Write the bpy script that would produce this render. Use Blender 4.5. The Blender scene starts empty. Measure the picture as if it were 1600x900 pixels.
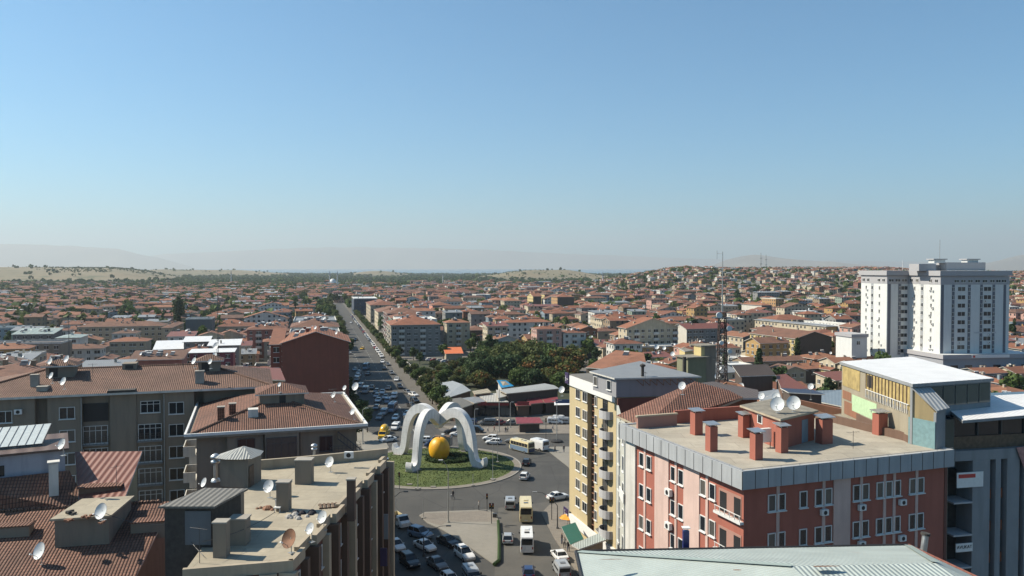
import bpy, math, random
import numpy as np
from mathutils import Vector, Matrix

R = math.radians
rnd = random.Random(7)
SC = bpy.context.scene
COL = SC.collection

# ---------------------------------------------------------------- camera
CAMZ = 44.0
FPX = 1256.0                      # focal length in photo pixels (1600 wide)
PITCH = math.atan(32 / FPX)
cam_data = bpy.data.cameras.new('camera')
cam_data.sensor_width = 36
cam_data.lens = FPX / 1600 * 36
cam_data.clip_start = 0.5
cam_data.clip_end = 120000
cam = bpy.data.objects.new('camera', cam_data)
cam.location = (0, 0, CAMZ)
cam.rotation_euler = (math.pi / 2 - PITCH, 0, 0)
COL.objects.link(cam)
SC.camera = cam

# ---------------------------------------------------------------- light
SUN_EL = R(43)
SUN_AZ = (-0.983, 0.184)          # horizontal direction towards the sun
w = bpy.data.worlds.new('World'); SC.world = w; w.use_nodes = True
nt = w.node_tree; nt.nodes.clear()
sky = nt.nodes.new('ShaderNodeTexSky'); sky.sky_type = 'NISHITA'
sky.sun_disc = False
sky.sun_elevation = SUN_EL
sky.sun_rotation = math.atan2(SUN_AZ[0], SUN_AZ[1])
sky.altitude = 900
sky.air_density = 1.0; sky.dust_density = 1.5; sky.ozone_density = 8.0
bg = nt.nodes.new('ShaderNodeBackground'); bg.inputs['Strength'].default_value = 0.086
out = nt.nodes.new('ShaderNodeOutputWorld')
tn = nt.nodes.new('ShaderNodeMix'); tn.data_type = 'RGBA'; tn.blend_type = 'MULTIPLY'; tn.inputs[0].default_value = 1; tn.inputs[7].default_value = (.67, 1.07, 1.01, 1)
nt.links.new(sky.outputs[0], tn.inputs[6]); nt.links.new(tn.outputs[2], bg.inputs[0]); nt.links.new(bg.outputs[0], out.inputs[0])
sl = bpy.data.lights.new('sun', 'SUN'); sl.energy = 5.0; sl.angle = R(0.5); sl.color = (1.0, 0.90, 0.74)
so = bpy.data.objects.new('sun', sl); COL.objects.link(so)
sd = Vector((SUN_AZ[0] * math.cos(SUN_EL), SUN_AZ[1] * math.cos(SUN_EL), math.sin(SUN_EL)))
so.rotation_euler = sd.to_track_quat('Z', 'Y').to_euler()
so.location = (0, 0, 300)
SC.view_settings.view_transform = 'Standard'
SC.view_settings.look = 'None'
SC.view_settings.exposure = 0.76
SC.view_settings.gamma = 1
SC.view_settings.use_curve_mapping = False
SC.cycles.max_bounces = 6
SC.cycles.diffuse_bounces = 2
SC.cycles.glossy_bounces = 2
SC.cycles.transmission_bounces = 2
SC.cycles.transparent_max_bounces = 6
SC.cycles.volume_bounces = 0
HAZE_DENSITY = 7.5e-5

# ---------------------------------------------------------------- photo measuring helpers
def G(px, py, z=0.0):
    """point at height z that the photograph shows at pixel (px, py)"""
    cp, sp = math.cos(PITCH), math.sin(PITCH)
    a, b = (px - 800) / FPX, (450 - py) / FPX
    dx, dy, dz = a, cp + b * sp, -sp + b * cp
    t = (z - CAMZ) / dz
    return Vector((dx * t, dy * t, z))
def GD(px, d):
    return Vector(((px - 800) / FPX * d, d, 0))
def GP(px, py, d):
    t = (450 - py) / FPX; c, s_ = math.cos(PITCH), math.sin(PITCH)
    z = CAMZ + d * (t * c - s_) / (c + t * s_)
    return Vector(((px - 800) / FPX * (d * c - (z - CAMZ) * s_), d, z))
def PX(p):
    cp, sp = math.cos(PITCH), math.sin(PITCH)
    x, y, z = p[0], p[1], p[2] - CAMZ
    f = y * cp - z * sp; u = y * sp + z * cp
    return 800 + FPX * x / f, 450 - FPX * u / f

# ---------------------------------------------------------------- materials
MATS = {}
def lin(c):
    return tuple(((v / 12.92) if v <= 0.04045 else ((v + 0.055) / 1.055) ** 2.4) for v in c)
ALB = 0.72
def sc_(c, k):
    m = max(c[:3]); f = k + (1 - k) * .45 * min(1, max(0, (m - .45) / .2))
    return tuple(v * f for v in c[:3])
class NT:
    def __init__(s, name, k=None):
        s.k = ALB if k is None else k
        m = bpy.data.materials.new(name); m.use_nodes = True
        s.m = m; s.t = m.node_tree; s.t.nodes.clear()
        s.o = s.n('ShaderNodeOutputMaterial'); s.b = s.n('ShaderNodeBsdfPrincipled')
        s.l(s.b.outputs[0], s.o.inputs[0])
    def n(s, k, **kw):
        x = s.t.nodes.new(k)
        for a, b in kw.items(): setattr(x, a, b)
        return x
    def l(s, a, b): s.t.links.new(a, b)
    def set(s, sock, v):
        if isinstance(v, (int, float)): sock.default_value = v
        elif isinstance(v, tuple): sock.default_value = v if len(v) == len(sock.default_value) else v + (1,)
        else: s.l(v, sock)
    def math(s, op, a, b=0.0, c=None):
        x = s.n('ShaderNodeMath', operation=op); s.set(x.inputs[0], a); s.set(x.inputs[1], b)
        if c is not None: s.set(x.inputs[2], c)
        return x.outputs[0]
    def mix(s, f, a, b, mode='MIX'):
        x = s.n('ShaderNodeMix', data_type='RGBA', blend_type=mode)
        a = sc_(a, s.k) if isinstance(a, tuple) else a; b = sc_(b, s.k) if isinstance(b, tuple) else b
        s.set(x.inputs[0], f); s.set(x.inputs[6], a); s.set(x.inputs[7], b)
        return x.outputs[2]
    def noise(s, vec, scale, detail=4, rough=0.6):
        x = s.n('ShaderNodeTexNoise'); s.l(vec, x.inputs['Vector'])
        x.inputs['Scale'].default_value = scale; x.inputs['Detail'].default_value = detail
        x.inputs['Roughness'].default_value = rough
        return x.outputs[0]
    def ramp(s, v, lo, hi):
        x = s.n('ShaderNodeMapRange'); s.set(x.inputs[0], v)
        x.inputs[1].default_value = lo; x.inputs[2].default_value = hi
        return x.outputs[0]
    def uv(s): return s.n('ShaderNodeTexCoord').outputs['UV']
    def obj(s): return s.n('ShaderNodeTexCoord').outputs['Object']
    def geo(s): return s.n('ShaderNodeNewGeometry').outputs['Position']
    def rand(s): return s.n('ShaderNodeObjectInfo').outputs['Random']
    def map(s, vec, sc=(1, 1, 1), loc=(0, 0, 0)):
        x = s.n('ShaderNodeMapping'); s.l(vec, x.inputs[0])
        x.inputs['Scale'].default_value = sc; x.inputs['Location'].default_value = loc
        return x.outputs[0]
    def fin(s, col, rough=0.85, bump=None, bs=0.3, bd=0.05, metal=0.0, spec=None):
        s.set(s.b.inputs['Base Color'], col); s.set(s.b.inputs['Roughness'], rough)
        s.b.inputs['Metallic'].default_value = metal
        if spec is not None: s.b.inputs['Specular IOR Level'].default_value = spec
        if bump is not None:
            x = s.n('ShaderNodeBump'); x.inputs['Strength'].default_value = bs
            x.inputs['Distance'].default_value = bd; s.l(bump, x.inputs['Height'])
            s.l(x.outputs[0], s.b.inputs['Normal'])
        MATS[s.m.name] = s.m
        return s.m

def m_plain(name, c, rough=0.6, metal=0.0, var=0.12, scale=3.0, spec=None):
    """paint, metal or plaster with faint unevenness"""
    k = NT(name); n = k.noise(k.obj(), scale)
    col = k.mix(k.ramp(n, 0.3, 0.7), tuple(v * (1 - var) for v in c), tuple(min(1, v * (1 + var)) for v in c))
    return k.fin(col, rough, metal=metal, spec=spec)

def m_wall(name, c, stain=0.35, windows=False, dark=(0.03, 0.035, 0.045), wu=3.1, rnd_amt=0.0):
    """plaster with rain streaks; far houses carry their windows as a dark pattern"""
    k = NT(name); uv = k.uv()
    streak = k.noise(k.map(uv, (1.4, 0.12, 1)), 1.0, 5)
    blot = k.noise(uv, 0.35, 5)
    col = k.mix(k.ramp(streak, 0.45, 0.8), c, tuple(v * (1 - stain) for v in c))
    col = k.mix(k.ramp(blot, 0.35, 0.75), col, tuple(v * (1 - stain * 0.6) for v in c))
    if rnd_amt:
        col = k.mix(k.math('MULTIPLY', k.rand(), rnd_amt), col, (0.30, 0.22, 0.15))
    rough = 0.9
    if windows:
        sx = k.n('ShaderNodeSeparateXYZ'); k.l(uv, sx.inputs[0])
        u = k.math('MODULO', k.math('ADD', sx.outputs[0], 3100.0), wu)
        v = k.math('MODULO', k.math('ADD', sx.outputs[1], 290.0), 2.9)
        cell = k.n('ShaderNodeTexWhiteNoise', noise_dimensions='2D')
        cx = k.n('ShaderNodeCombineXYZ')
        k.l(k.math('FLOOR', k.math('DIVIDE', k.math('ADD', sx.outputs[0], 3100.0), wu)), cx.inputs[0])
        k.l(k.math('FLOOR', k.math('DIVIDE', k.math('ADD', sx.outputs[1], 290.0), 2.9)), cx.inputs[1])
        k.l(cx.outputs[0], cell.inputs['Vector'])
        iu = k.math('MULTIPLY', k.math('GREATER_THAN', u, 0.9), k.math('LESS_THAN', u, k.math('MULTIPLY_ADD', cell.outputs['Value'], 0.9, 1.7)))
        iv = k.math('MULTIPLY', k.math('GREATER_THAN', v, 0.95), k.math('LESS_THAN', v, 2.3))
        on = k.math('GREATER_THAN', cell.outputs['Value'], 0.12)
        f = k.math('MULTIPLY', k.math('MULTIPLY', iu, iv), on)
        col = k.mix(f, col, k.mix(k.ramp(cell.outputs['Value'], 0.6, 1.0), dark, (0.18, 0.18, 0.17)))
    return k.fin(col, rough, bump=k.noise(uv, 8, 3), bs=0.15, bd=0.02)

def m_tile(name, c1, c2, near=True, tw=0.30, th=0.42, rnd_amt=0.25):
    """clay roof tiles: rows of curved tiles; UV is metric on the slope"""
    k = NT(name); uv = k.uv()
    blot = k.noise(uv, 0.22, 6, 0.7)
    blot2 = k.noise(uv, 1.7, 3)
    if near:
        br = k.n('ShaderNodeTexBrick'); k.l(uv, br.inputs['Vector'])
        br.offset = 0.0; br.inputs['Scale'].default_value = 1.0
        c1, c2 = sc_(c1, ALB * 1.05), sc_(c2, ALB * 1.05)
        br.inputs['Color1'].default_value = c1 + (1,); br.inputs['Color2'].default_value = c2 + (1,)
        br.inputs['Mortar'].default_value = tuple(v * 0.22 for v in c1) + (1,)
        br.inputs['Mortar Size'].default_value = 0.045; br.inputs['Mortar Smooth'].default_value = 0.6
        br.inputs['Brick Width'].default_value = tw; br.inputs['Row Height'].default_value = th
        col = br.outputs[0]
        sx = k.n('ShaderNodeSeparateXYZ'); k.l(uv, sx.inputs[0])
        h = k.math('ABSOLUTE', k.math('SINE', k.math('MULTIPLY', sx.outputs[0], math.pi / tw)))
        h2 = k.math('FRACT', k.math('DIVIDE', sx.outputs[1], -th))
        hh = k.math('ADD', h, k.math('MULTIPLY', h2, -0.8))
    else:
        wn = k.n('ShaderNodeTexVoronoi'); k.l(k.map(uv, (0.9, 1.2, 1)), wn.inputs['Vector']); wn.inputs['Scale'].default_value = 1.6
        col = k.mix(wn.outputs['Color'], c1, c2)
        x = k.n('ShaderNodeSeparateXYZ'); k.l(uv, x.inputs[0])
        hh = k.math('SINE', k.math('MULTIPLY', x.outputs[1], 2 * math.pi / 0.8))
        line = k.ramp(hh, -1.2, 0.6)
        col = k.mix(line, tuple(v * 0.75 for v in c1), col)
    col = k.mix(k.ramp(blot, 0.42, 0.72), col, tuple(v * 0.5 for v in c1))
    col = k.mix(k.math('MULTIPLY', k.ramp(blot2, 0.55, 0.8), 0.35), col, (0.33, 0.21, 0.14))
    if rnd_amt:
        r_ = k.rand()
        col = k.mix(k.math('MULTIPLY', k.math('GREATER_THAN', r_, 0.55), rnd_amt), col, (0.17, 0.085, 0.05))
        col = k.mix(k.math('MULTIPLY', k.math('LESS_THAN', r_, 0.25), rnd_amt), col, (0.36, 0.15, 0.075))
    return k.fin(col, 0.85, bump=hh, bs=0.9 if near else 0.5, bd=0.07)

def m_seam(name, c, step=0.5, rough=0.45, metal=0.0, stain=(0.30, 0.13, 0.06), amt=0.3, axis=0, lines=0.55):
    """folded or corrugated sheet metal"""
    k = NT(name); uv = k.uv()
    x = k.n('ShaderNodeSeparateXYZ'); k.l(uv, x.inputs[0])
    h = k.math('SINE', k.math('MULTIPLY', x.outputs[axis], 2 * math.pi / step))
    blot = k.noise(k.map(uv, (0.5, 0.12, 1) if axis == 0 else (0.12, 0.5, 1)), 1.3, 6, 0.7)
    n2 = k.noise(uv, 0.5, 4)
    col = k.mix(k.ramp(n2, 0.3, 0.7), tuple(v * 0.86 for v in c), c)
    col = k.mix(k.math('MULTIPLY', k.ramp(h, 0.6, 1.0), lines), col, tuple(v * 0.45 for v in c))
    col = k.mix(k.math('MULTIPLY', k.ramp(blot, 0.62, 0.85), amt), col, stain)
    return k.fin(col, rough, bump=h, bs=0.5, bd=0.05, metal=metal)

def m_ground(name, c1, c2, s1=0.08, s2=2.0, patch=0.3, rough=0.9, tiles=None):
    k = NT(name); p = k.geo()
    a = k.noise(p, s1, 6, 0.65); b = k.noise(p, s2, 4)
    col = k.mix(k.ramp(a, 0.35, 0.68), c1, c2)
    col = k.mix(k.math('MULTIPLY', k.ramp(b, 0.45, 0.75), patch), col, tuple(v * 0.6 for v in c1))
    bump = b
    if tiles:
        br = k.n('ShaderNodeTexBrick'); k.l(k.map(p, (1, 1, 0)), br.inputs['Vector']); br.inputs['Scale'].default_value = 1
        br.inputs['Brick Width'].default_value = tiles; br.inputs['Row Height'].default_value = tiles * 0.5
        br.inputs['Mortar Size'].default_value = 0.02
        br.inputs['Color1'].default_value = (1, 1, 1, 1); br.inputs['Color2'].default_value = (.82, .82, .82, 1)
        br.inputs['Mortar'].default_value = (.5, .5, .5, 1)
        col = k.mix(0.8, col, br.outputs[0], 'MULTIPLY')
    return k.fin(col, rough, bump=bump, bs=0.3, bd=0.03)

def m_glass(name, c=(0.02, 0.026, 0.034), curtain=0.32):
    k = NT(name); r_ = k.rand()
    col = k.mix(k.math('MULTIPLY', k.math('GREATER_THAN', r_, 1 - curtain), k.ramp(r_, 0.2, 1.3)), c, (0.18, 0.17, 0.15))
    return k.fin(col, 0.08, spec=0.6)

def m_leaf(name, c1, c2, c3=None):
    k = NT(name, 1.15); g = k.obj()
    n = k.noise(g, 0.9, 3); n2 = k.noise(g, 6.0, 2)
    col = k.mix(k.ramp(n, 0.35, 0.65), c1, c2)
    col = k.mix(k.math('MULTIPLY', n2, 0.5), col, tuple(v * 1.5 for v in c2))
    col = k.mix(k.math('MULTIPLY', k.rand(), 0.35), col, tuple(v * 0.65 for v in c1))
    if c3: col = k.mix(k.math('MULTIPLY', k.ramp(k.noise(g, 0.5, 2), 0.5, 0.62), 0.85), col, c3)
    k.b.inputs['Transmission Weight'].default_value = 0.0
    tr = k.n('ShaderNodeBsdfTranslucent'); k.l(col, tr.inputs[0])
    mx = k.n('ShaderNodeMixShader'); mx.inputs[0].default_value = 0.25
    m = k.fin(col, 0.75, spec=0.2)
    k.l(k.b.outputs[0], mx.inputs[1]); k.l(tr.outputs[0], mx.inputs[2]); k.l(mx.outputs[0], k.o.inputs[0])
    return m

def m_paint(name, c, rough=0.3):
    k = NT(name, .85)
    n = k.noise(k.obj(), 2.5, 3)
    m = k.fin(k.mix(k.ramp(n, 0.4, 0.8), c, tuple(v * 0.82 + 0.01 for v in c)), rough)
    k.b.inputs['Coat Weight'].default_value = 0.4; k.b.inputs['Coat Roughness'].default_value = 0.12
    return m

# ---------------------------------------------------------------- mesh building
class MB:
    def __init__(s): s.v = []; s.f = []; s.mi = []
    def face(s, pts, m=0):
        i = len(s.v); s.v += [tuple(p) for p in pts]; s.f.append(tuple(range(i, i + len(pts)))); s.mi.append(m); return s
    def raw(s, v, f, m=0):
        i = len(s.v); s.v += [tuple(p) for p in v]; s.f += [tuple(a + i for a in q) for q in f]; s.mi += [m] * len(f); return s
    def box(s, x0, x1, y0, y1, z0, z1, m=0, mt=None, bottom=True):
        v = [(x0, y0, z0), (x1, y0, z0), (x1, y1, z0), (x0, y1, z0), (x0, y0, z1), (x1, y0, z1), (x1, y1, z1), (x0, y1, z1)]
        f = [(0, 1, 5, 4), (1, 2, 6, 5), (2, 3, 7, 6), (3, 0, 4, 7)]
        s.raw(v, f, m); i = len(s.v) - 8
        s.f.append((i + 4, i + 5, i + 6, i + 7)); s.mi.append(m if mt is None else mt)
        if bottom: s.f.append((i + 3, i + 2, i + 1, i)); s.mi.append(m)
        return s
    def prism(s, poly, z0, z1, m=0, mt=None, bottom=True):
        """poly counter-clockwise (x,y)"""
        a = sum(poly[i][0] * poly[(i + 1) % len(poly)][1] - poly[(i + 1) % len(poly)][0] * poly[i][1] for i in range(len(poly)))
        if a < 0: poly = poly[::-1]
        n = len(poly)
        v = [(p[0], p[1], z0) for p in poly] + [(p[0], p[1], z1) for p in poly]
        s.raw(v, [(i, (i + 1) % n, (i + 1) % n + n, i + n) for i in range(n)], m)
        i = len(s.v) - 2 * n
        s.f.append(tuple(range(i + n, i + 2 * n))); s.mi.append(m if mt is None else mt)
        if bottom: s.f.append(tuple(range(i + n - 1, i - 1, -1))); s.mi.append(m)
        return s
    def tube(s, pts, rad, n=8, m=0, cap=True):
        """pts: list of 3D points, rad: one radius or a list"""
        pts = [Vector(p) for p in pts]; L = len(pts)
        if not isinstance(rad, (list, tuple)): rad = [rad] * L
        rings = []
        prev = None
        for i in range(L):
            d = (pts[min(i + 1, L - 1)] - pts[max(i - 1, 0)]).normalized()
            a = Vector((0, 0, 1)) if abs(d.z) < 0.9 else Vector((1, 0, 0))
            if prev is not None: a = prev
            x = (a - d * a.dot(d)).normalized(); prev = x; y = d.cross(x)
            rings.append([pts[i] + (x * math.cos(2 * math.pi * k / n) + y * math.sin(2 * math.pi * k / n)) * rad[i] for k in range(n)])
        v = [p for r_ in rings for p in r_]
        f = [(i * n + k, i * n + (k + 1) % n, (i + 1) * n + (k + 1) % n, (i + 1) * n + k) for i in range(L - 1) for k in range(n)]
        if cap: f += [tuple(range(n - 1, -1, -1)), tuple(range((L - 1) * n, L * n))]
        return s.raw(v, f, m)
    def lathe(s, prof, n=16, m=0, c=(0, 0)):
        v = []; L = len(prof)
        for r_, z in prof:
            for k in range(n):
                a = 2 * math.pi * k / n; v.append((c[0] + r_ * math.cos(a), c[1] + r_ * math.sin(a), z))
        f = [(i * n + k, i * n + (k + 1) % n, (i + 1) * n + (k + 1) % n, (i + 1) * n + k) for i in range(L - 1) for k in range(n)]
        return s.raw(v, f, m)
    def xf(s, M):
        s.v = [tuple(M @ Vector(p)) for p in s.v]; return s
    def mesh(s, name, mats, smooth=False):
        me = bpy.data.meshes.new(name)
        me.from_pydata(s.v, [], s.f)
        if not isinstance(mats, (list, tuple)): mats = [mats]
        for m in mats: me.materials.append(MATS[m] if isinstance(m, str) else m)
        if len(mats) > 1: me.polygons.foreach_set('material_index', s.mi)
        # metric UVs from each face's own plane
        uvl = me.uv_layers.new(name='UVMap')
        me.update()
        np_ = len(me.polygons); nl = len(me.loops)
        nor = np.empty(np_ * 3, np.float32); me.polygons.foreach_get('normal', nor); nor = nor.reshape(-1, 3)
        lt = np.empty(np_, np.int32); me.polygons.foreach_get('loop_total', lt)
        vi = np.empty(nl, np.int32); me.loops.foreach_get('vertex_index', vi)
        co = np.empty(len(me.vertices) * 3, np.float32); me.vertices.foreach_get('co', co); co = co.reshape(-1, 3)
        u = np.stack([-nor[:, 1], nor[:, 0], np.zeros(np_)], 1)
        ln = np.linalg.norm(u, axis=1)
        flat = ln < 0.02
        u[flat] = (1, 0, 0); ln[flat] = 1; u /= ln[:, None]
        v = np.cross(nor, u)
        P = np.repeat(np.arange(np_), lt)
        p = co[vi]
        uvd = np.stack([(p * u[P]).sum(1), (p * v[P]).sum(1)], 1).astype(np.float32)
        uvl.data.foreach_set('uv', uvd.ravel())
        if smooth: me.polygons.foreach_set('use_smooth', [True] * np_)
        return me
    def build(s, name, mats, parent=None, loc=None, rz=0, smooth=False, **kw):
        return inst(s.mesh(name, mats, smooth), name, parent, loc, rz, **kw)

def inst(me, name, parent=None, loc=None, rz=0, **kw):
    o = bpy.data.objects.new(name, me); COL.objects.link(o)
    if parent is not None: o.parent = parent
    if loc is not None: o.location = loc
    if rz: o.rotation_euler = (0, 0, rz)
    return tag(o, **kw)
def tag(o, label=None, cat=None, group=None, kind=None):
    if label: o['label'] = label
    if cat: o['category'] = cat
    if group: o['group'] = group
    if kind: o['kind'] = kind
    return o
def thing(name, label, cat, loc=(0, 0, 0), rz=0, group=None):
    o = bpy.data.objects.new(name, None); COL.objects.link(o)
    o.location = loc; o.rotation_euler = (0, 0, rz)
    return tag(o, label, cat, group)
KIDS = {}
def copy_thing(root, loc, rz=0, label=None, scale=None):
    """copy of a thing and of its parts and sub-parts"""
    def cp(o, par):
        c = o.copy(); COL.objects.link(c)
        if par is not None: c.parent = par
        for ch in o.children: cp(ch, c)
        return c
    c = cp(root, None)
    c.location = loc; c.rotation_euler = (0, 0, rz)
    if scale: c.scale = (scale, scale, scale) if isinstance(scale, (int, float)) else scale
    if label: c['label'] = label
    return c

# ---- colours and materials of the place
W_ = m_wall
for nm, c in dict(cream=(.60, .52, .38), beige=(.50, .42, .31), white=(.68, .66, .61), grey=(.30, .30, .29), pink=(.60, .36, .30),
                  ochre=(.50, .32, .13), brown=(.20, .12, .085), blue=(.28, .36, .42), green=(.32, .40, .32), brick=(.36, .17, .10),
                  tan=(.36, .27, .18), rose=(.36, .16, .13)).items():
    W_('wall_' + nm, c); W_('far_' + nm, c, windows=True)
TILES = [((.29, .112, .064), (.20, .075, .045)), ((.22, .10, .066), (.31, .15, .092)), ((.36, .135, .07), (.25, .09, .05)),
         ((.17, .09, .064), (.25, .13, .09)), ((.42, .18, .095), (.29, .115, .065))]
for i, (a, b) in enumerate(TILES):
    m_tile('tile_%d' % i, a, b, False)
m_tile('tile_near', (.31, .145, .095), (.225, .10, .066), True, tw=.24, th=.36, rnd_amt=0)
m_tile('tile_near_pale', (.35, .195, .135), (.25, .13, .09), True, tw=.24, th=.36, rnd_amt=0)
m_tile('tile_old', (.34, .165, .115), (.25, .105, .07), True, tw=.27, th=.38, rnd_amt=0)
m_seam('metal_white', (.72, .72, .70), .9, .5, amt=.15, lines=.18)
m_seam('metal_grey', (.30, .31, .32), .6, .5, amt=.25)
m_seam('metal_bright', (.80, .80, .80), .5, .45, amt=.04, lines=.15)
m_seam('metal_green', (.48, .54, .51), .25, .5, amt=.45, axis=0, lines=.22)
m_seam('metal_blue', (.25, .31, .36), .3, .5, amt=.3)
m_seam('metal_red', (.25, .085, .055), .55, .55, amt=.2)
m_seam('metal_maroon', (.30, .05, .06), .35, .55, amt=.1)
m_seam('metal_brown', (.13, .10, .085), .5, .6, amt=.2)
m_seam('tarp_blue', (.03, .33, .62), 1.6, .5, amt=.0, lines=.3)
m_plain('dark', (.02, .02, .022), .6)
m_plain('soot_and_shade', (.06, .055, .05), .9, var=.3)  # near-black, for sooty parts and for painted-in shade
m_plain('white_paint', (.75, .75, .73), .5, var=.06)
m_plain('frame_white', (.70, .70, .68), .45, var=.04)
m_plain('steel', (.55, .57, .58), .35, .7, var=.1)
m_plain('pole', (.42, .43, .42), .5, .3)
m_plain('rail', (.08, .08, .085), .5)
m_plain('dish', (.62, .64, .65), .45, var=.05)
m_plain('mast_brown', (.07, .045, .04), .8, var=.2)
m_plain('rust', (.26, .13, .075), .8, var=.4, scale=2)
m_plain('rubber', (.02, .02, .02), .85)
m_plain('concrete', (.40, .37, .32), .9, var=.18, scale=.8)
m_plain('solar', (.05, .055, .07), .25, spec=.4)
m_plain('wood', (.17, .11, .07), .8, var=.3)
m_plain('skin', (.40, .24, .16), .6)
m_plain('red_plastic', (.55, .05, .04), .5)
m_plain('amber', (.75, .32, .03), .4)
m_plain('bark', (.12, .085, .06), .9, var=.3)
m_plain('purple_sign', (.05, .03, .10), .5)
m_plain('cloth_dark', (.03, .03, .04), .9); m_plain('cloth_blue', (.05, .08, .16), .9)
m_plain('cloth_pale', (.45, .43, .40), .9); m_plain('cloth_red', (.35, .05, .05), .9)
m_glass('glass'); m_glass('car_glass', (.015, .018, .022), 0)
m_leaf('leaf', (.036, .066, .018), (.072, .105, .028)); m_leaf('leaf_dark', (.022, .044, .016), (.042, .068, .024))
m_leaf('leaf_olive', (.052, .070, .020), (.085, .10, .034)); m_leaf('leaf_autumn', (.040, .060, .018), (.075, .085, .022), (.20, .085, .03))

# ================================================================ the setting
def sstep(a, b, x):
    t = np.clip((x - a) / (b - a), 0, 1); return t * t * (3 - 2 * t)
def vnoise(x, y, s, seed=0):
    """smooth value noise, numpy"""
    x = np.asarray(x, float) / s + 1000.0; y = np.asarray(y, float) / s + 1000.0
    xi = np.floor(x).astype(np.int64); yi = np.floor(y).astype(np.int64); fx = x - xi; fy = y - yi
    def h(a, b):
        q = (a * 374761393 + b * 668265263 + seed * 982451653) & 0xffffffff
        q = ((q ^ (q >> 13)) * 1274126177) & 0xffffffff
        return ((q ^ (q >> 16)) & 0xffff) / 65535.0
    fx = fx * fx * (3 - 2 * fx); fy = fy * fy * (3 - 2 * fy)
    return (h(xi, yi) * (1 - fx) + h(xi + 1, yi) * fx) * (1 - fy) + (h(xi, yi + 1) * (1 - fx) + h(xi + 1, yi + 1) * fx) * fy
def terrain(x, y):
    x = np.asarray(x, float); y = np.asarray(y, float)
    d = np.hypot(x, y); front = (y > 50)
    p = np.where(front, 800 + FPX * x / np.maximum(y, 50), 0)
    n1 = vnoise(x, y, 260, 1); n2 = vnoise(x, y, 900, 2)
    right = sstep(850, 1090, p) * (1 - 0.25 * sstep(1345, 1500, p)) * sstep(760, 1550, d) * (1 - sstep(2600, 4000, d)) * (33 + 9 * n1)
    left = (1 - sstep(170, 330, p)) * sstep(1900, 3000, d) * (1 - sstep(3400, 4600, d)) * (36 + 7 * n2 + 3 * n1)
    mid = sstep(150, 260, p) * (1 - sstep(360, 500, p)) * sstep(3500, 4400, d) * (1 - sstep(4700, 5500, d)) * (30 + 6 * n2)
    cen = sstep(700, 840, p) * (1 - sstep(875, 960, p)) * sstep(2300, 2900, d) * (1 - sstep(3100, 3900, d)) * (32 + 9 * n2)
    bump = (np.abs(p - 590) < 60) * np.cos((p - 590) / 60 * 1.57) * sstep(3600, 4200, d) * (1 - sstep(4300, 5200, d)) * 26
    low = -12.0 * sstep(5600, 6300, d)
    z = np.where(front, right + left + mid + cen + bump, 0) + low
    return z
def zt(x, y): return float(terrain(x, y))

def make_ground():
    rad = [0.0, 30, 80] + list(np.arange(120, 700, 60.0))
    r_ = 700.0
    while r_ < 7700: rad.append(r_); r_ *= 1.035
    rad += [7800, 9000, 12000, 20000, 33500]
    ang = list(np.arange(-48, 48.01, 0.5)) + list(np.arange(54, 312, 6.0))
    rad = np.array(rad); ang = np.radians(np.array(ang))
    RR, AA = np.meshgrid(rad, ang, indexing='ij')
    X = RR * np.sin(AA); Y = RR * np.cos(AA)
    Y = np.maximum(Y, -1900)
    Z = terrain(X, Y)
    v = np.stack([X.ravel(), Y.ravel(), Z.ravel()], 1)
    na = len(ang); f = []
    for i in range(len(rad) - 1):
        for j in range(na):
            k = (j + 1) % na
            f.append((i * na + j, i * na + k, (i + 1) * na + k, (i + 1) * na + j))
    me = bpy.data.meshes.new('ground'); me.from_pydata(v.tolist(), [], f)
    D = np.hypot(X, Y).ravel(); Zr = Z.ravel(); P = 800 + FPX * X.ravel() / np.maximum(Y.ravel(), 30)
    tan = np.clip((Zr - 5) / 8, 0, 1) * (D > 1900) * ((P < 980) | (P > 1500))
    green = np.clip((D - 1500) / 500, 0, 1) * (1 - tan)
    at = me.attributes.new('tan', 'FLOAT', 'POINT'); at.data.foreach_set('value', tan.astype(np.float32))
    at = me.attributes.new('green', 'FLOAT', 'POINT'); at.data.foreach_set('value', green.astype(np.float32))
    me.polygons.foreach_set('use_smooth', [True] * len(me.polygons))
    k = NT('ground'); p = k.geo()
    a1 = k.n('ShaderNodeAttribute', attribute_name='tan').outputs['Fac']; a2 = k.n('ShaderNodeAttribute', attribute_name='green').outputs['Fac']
    c = k.mix(k.ramp(k.noise(p, .05, 6), .35, .65), (.20, .175, .15), (.13, .125, .12))
    c = k.mix(k.math('MULTIPLY', k.ramp(k.noise(p, .012, 5), .5, .7), .6), c, (.07, .085, .035))
    c = k.mix(a2, c, k.mix(k.ramp(k.noise(p, .004, 6), .4, .65), (.035, .055, .022), (.12, .12, .05)))
    fld = k.mix(k.ramp(k.noise(k.map(p, (1, .35, 1)), .003, 5), .4, .6), (.25, .20, .12), (.20, .175, .105))
    fld = k.mix(k.math('MULTIPLY', k.ramp(k.noise(k.map(p, (1, .5, 1)), .006, 6, .7), .5, .6), .6), fld, (.22, .17, .10))
    fld = k.mix(k.math('MULTIPLY', k.ramp(k.noise(p, .011, 6, .7), .53, .62), .85), fld, (.10, .11, .05))
    c = k.mix(a1, c, fld)
    k.fin(c, .95)
    me.materials.append(MATS['ground'])
    me.update()
    inst(me, 'ground', kind='structure')
make_ground()

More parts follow.
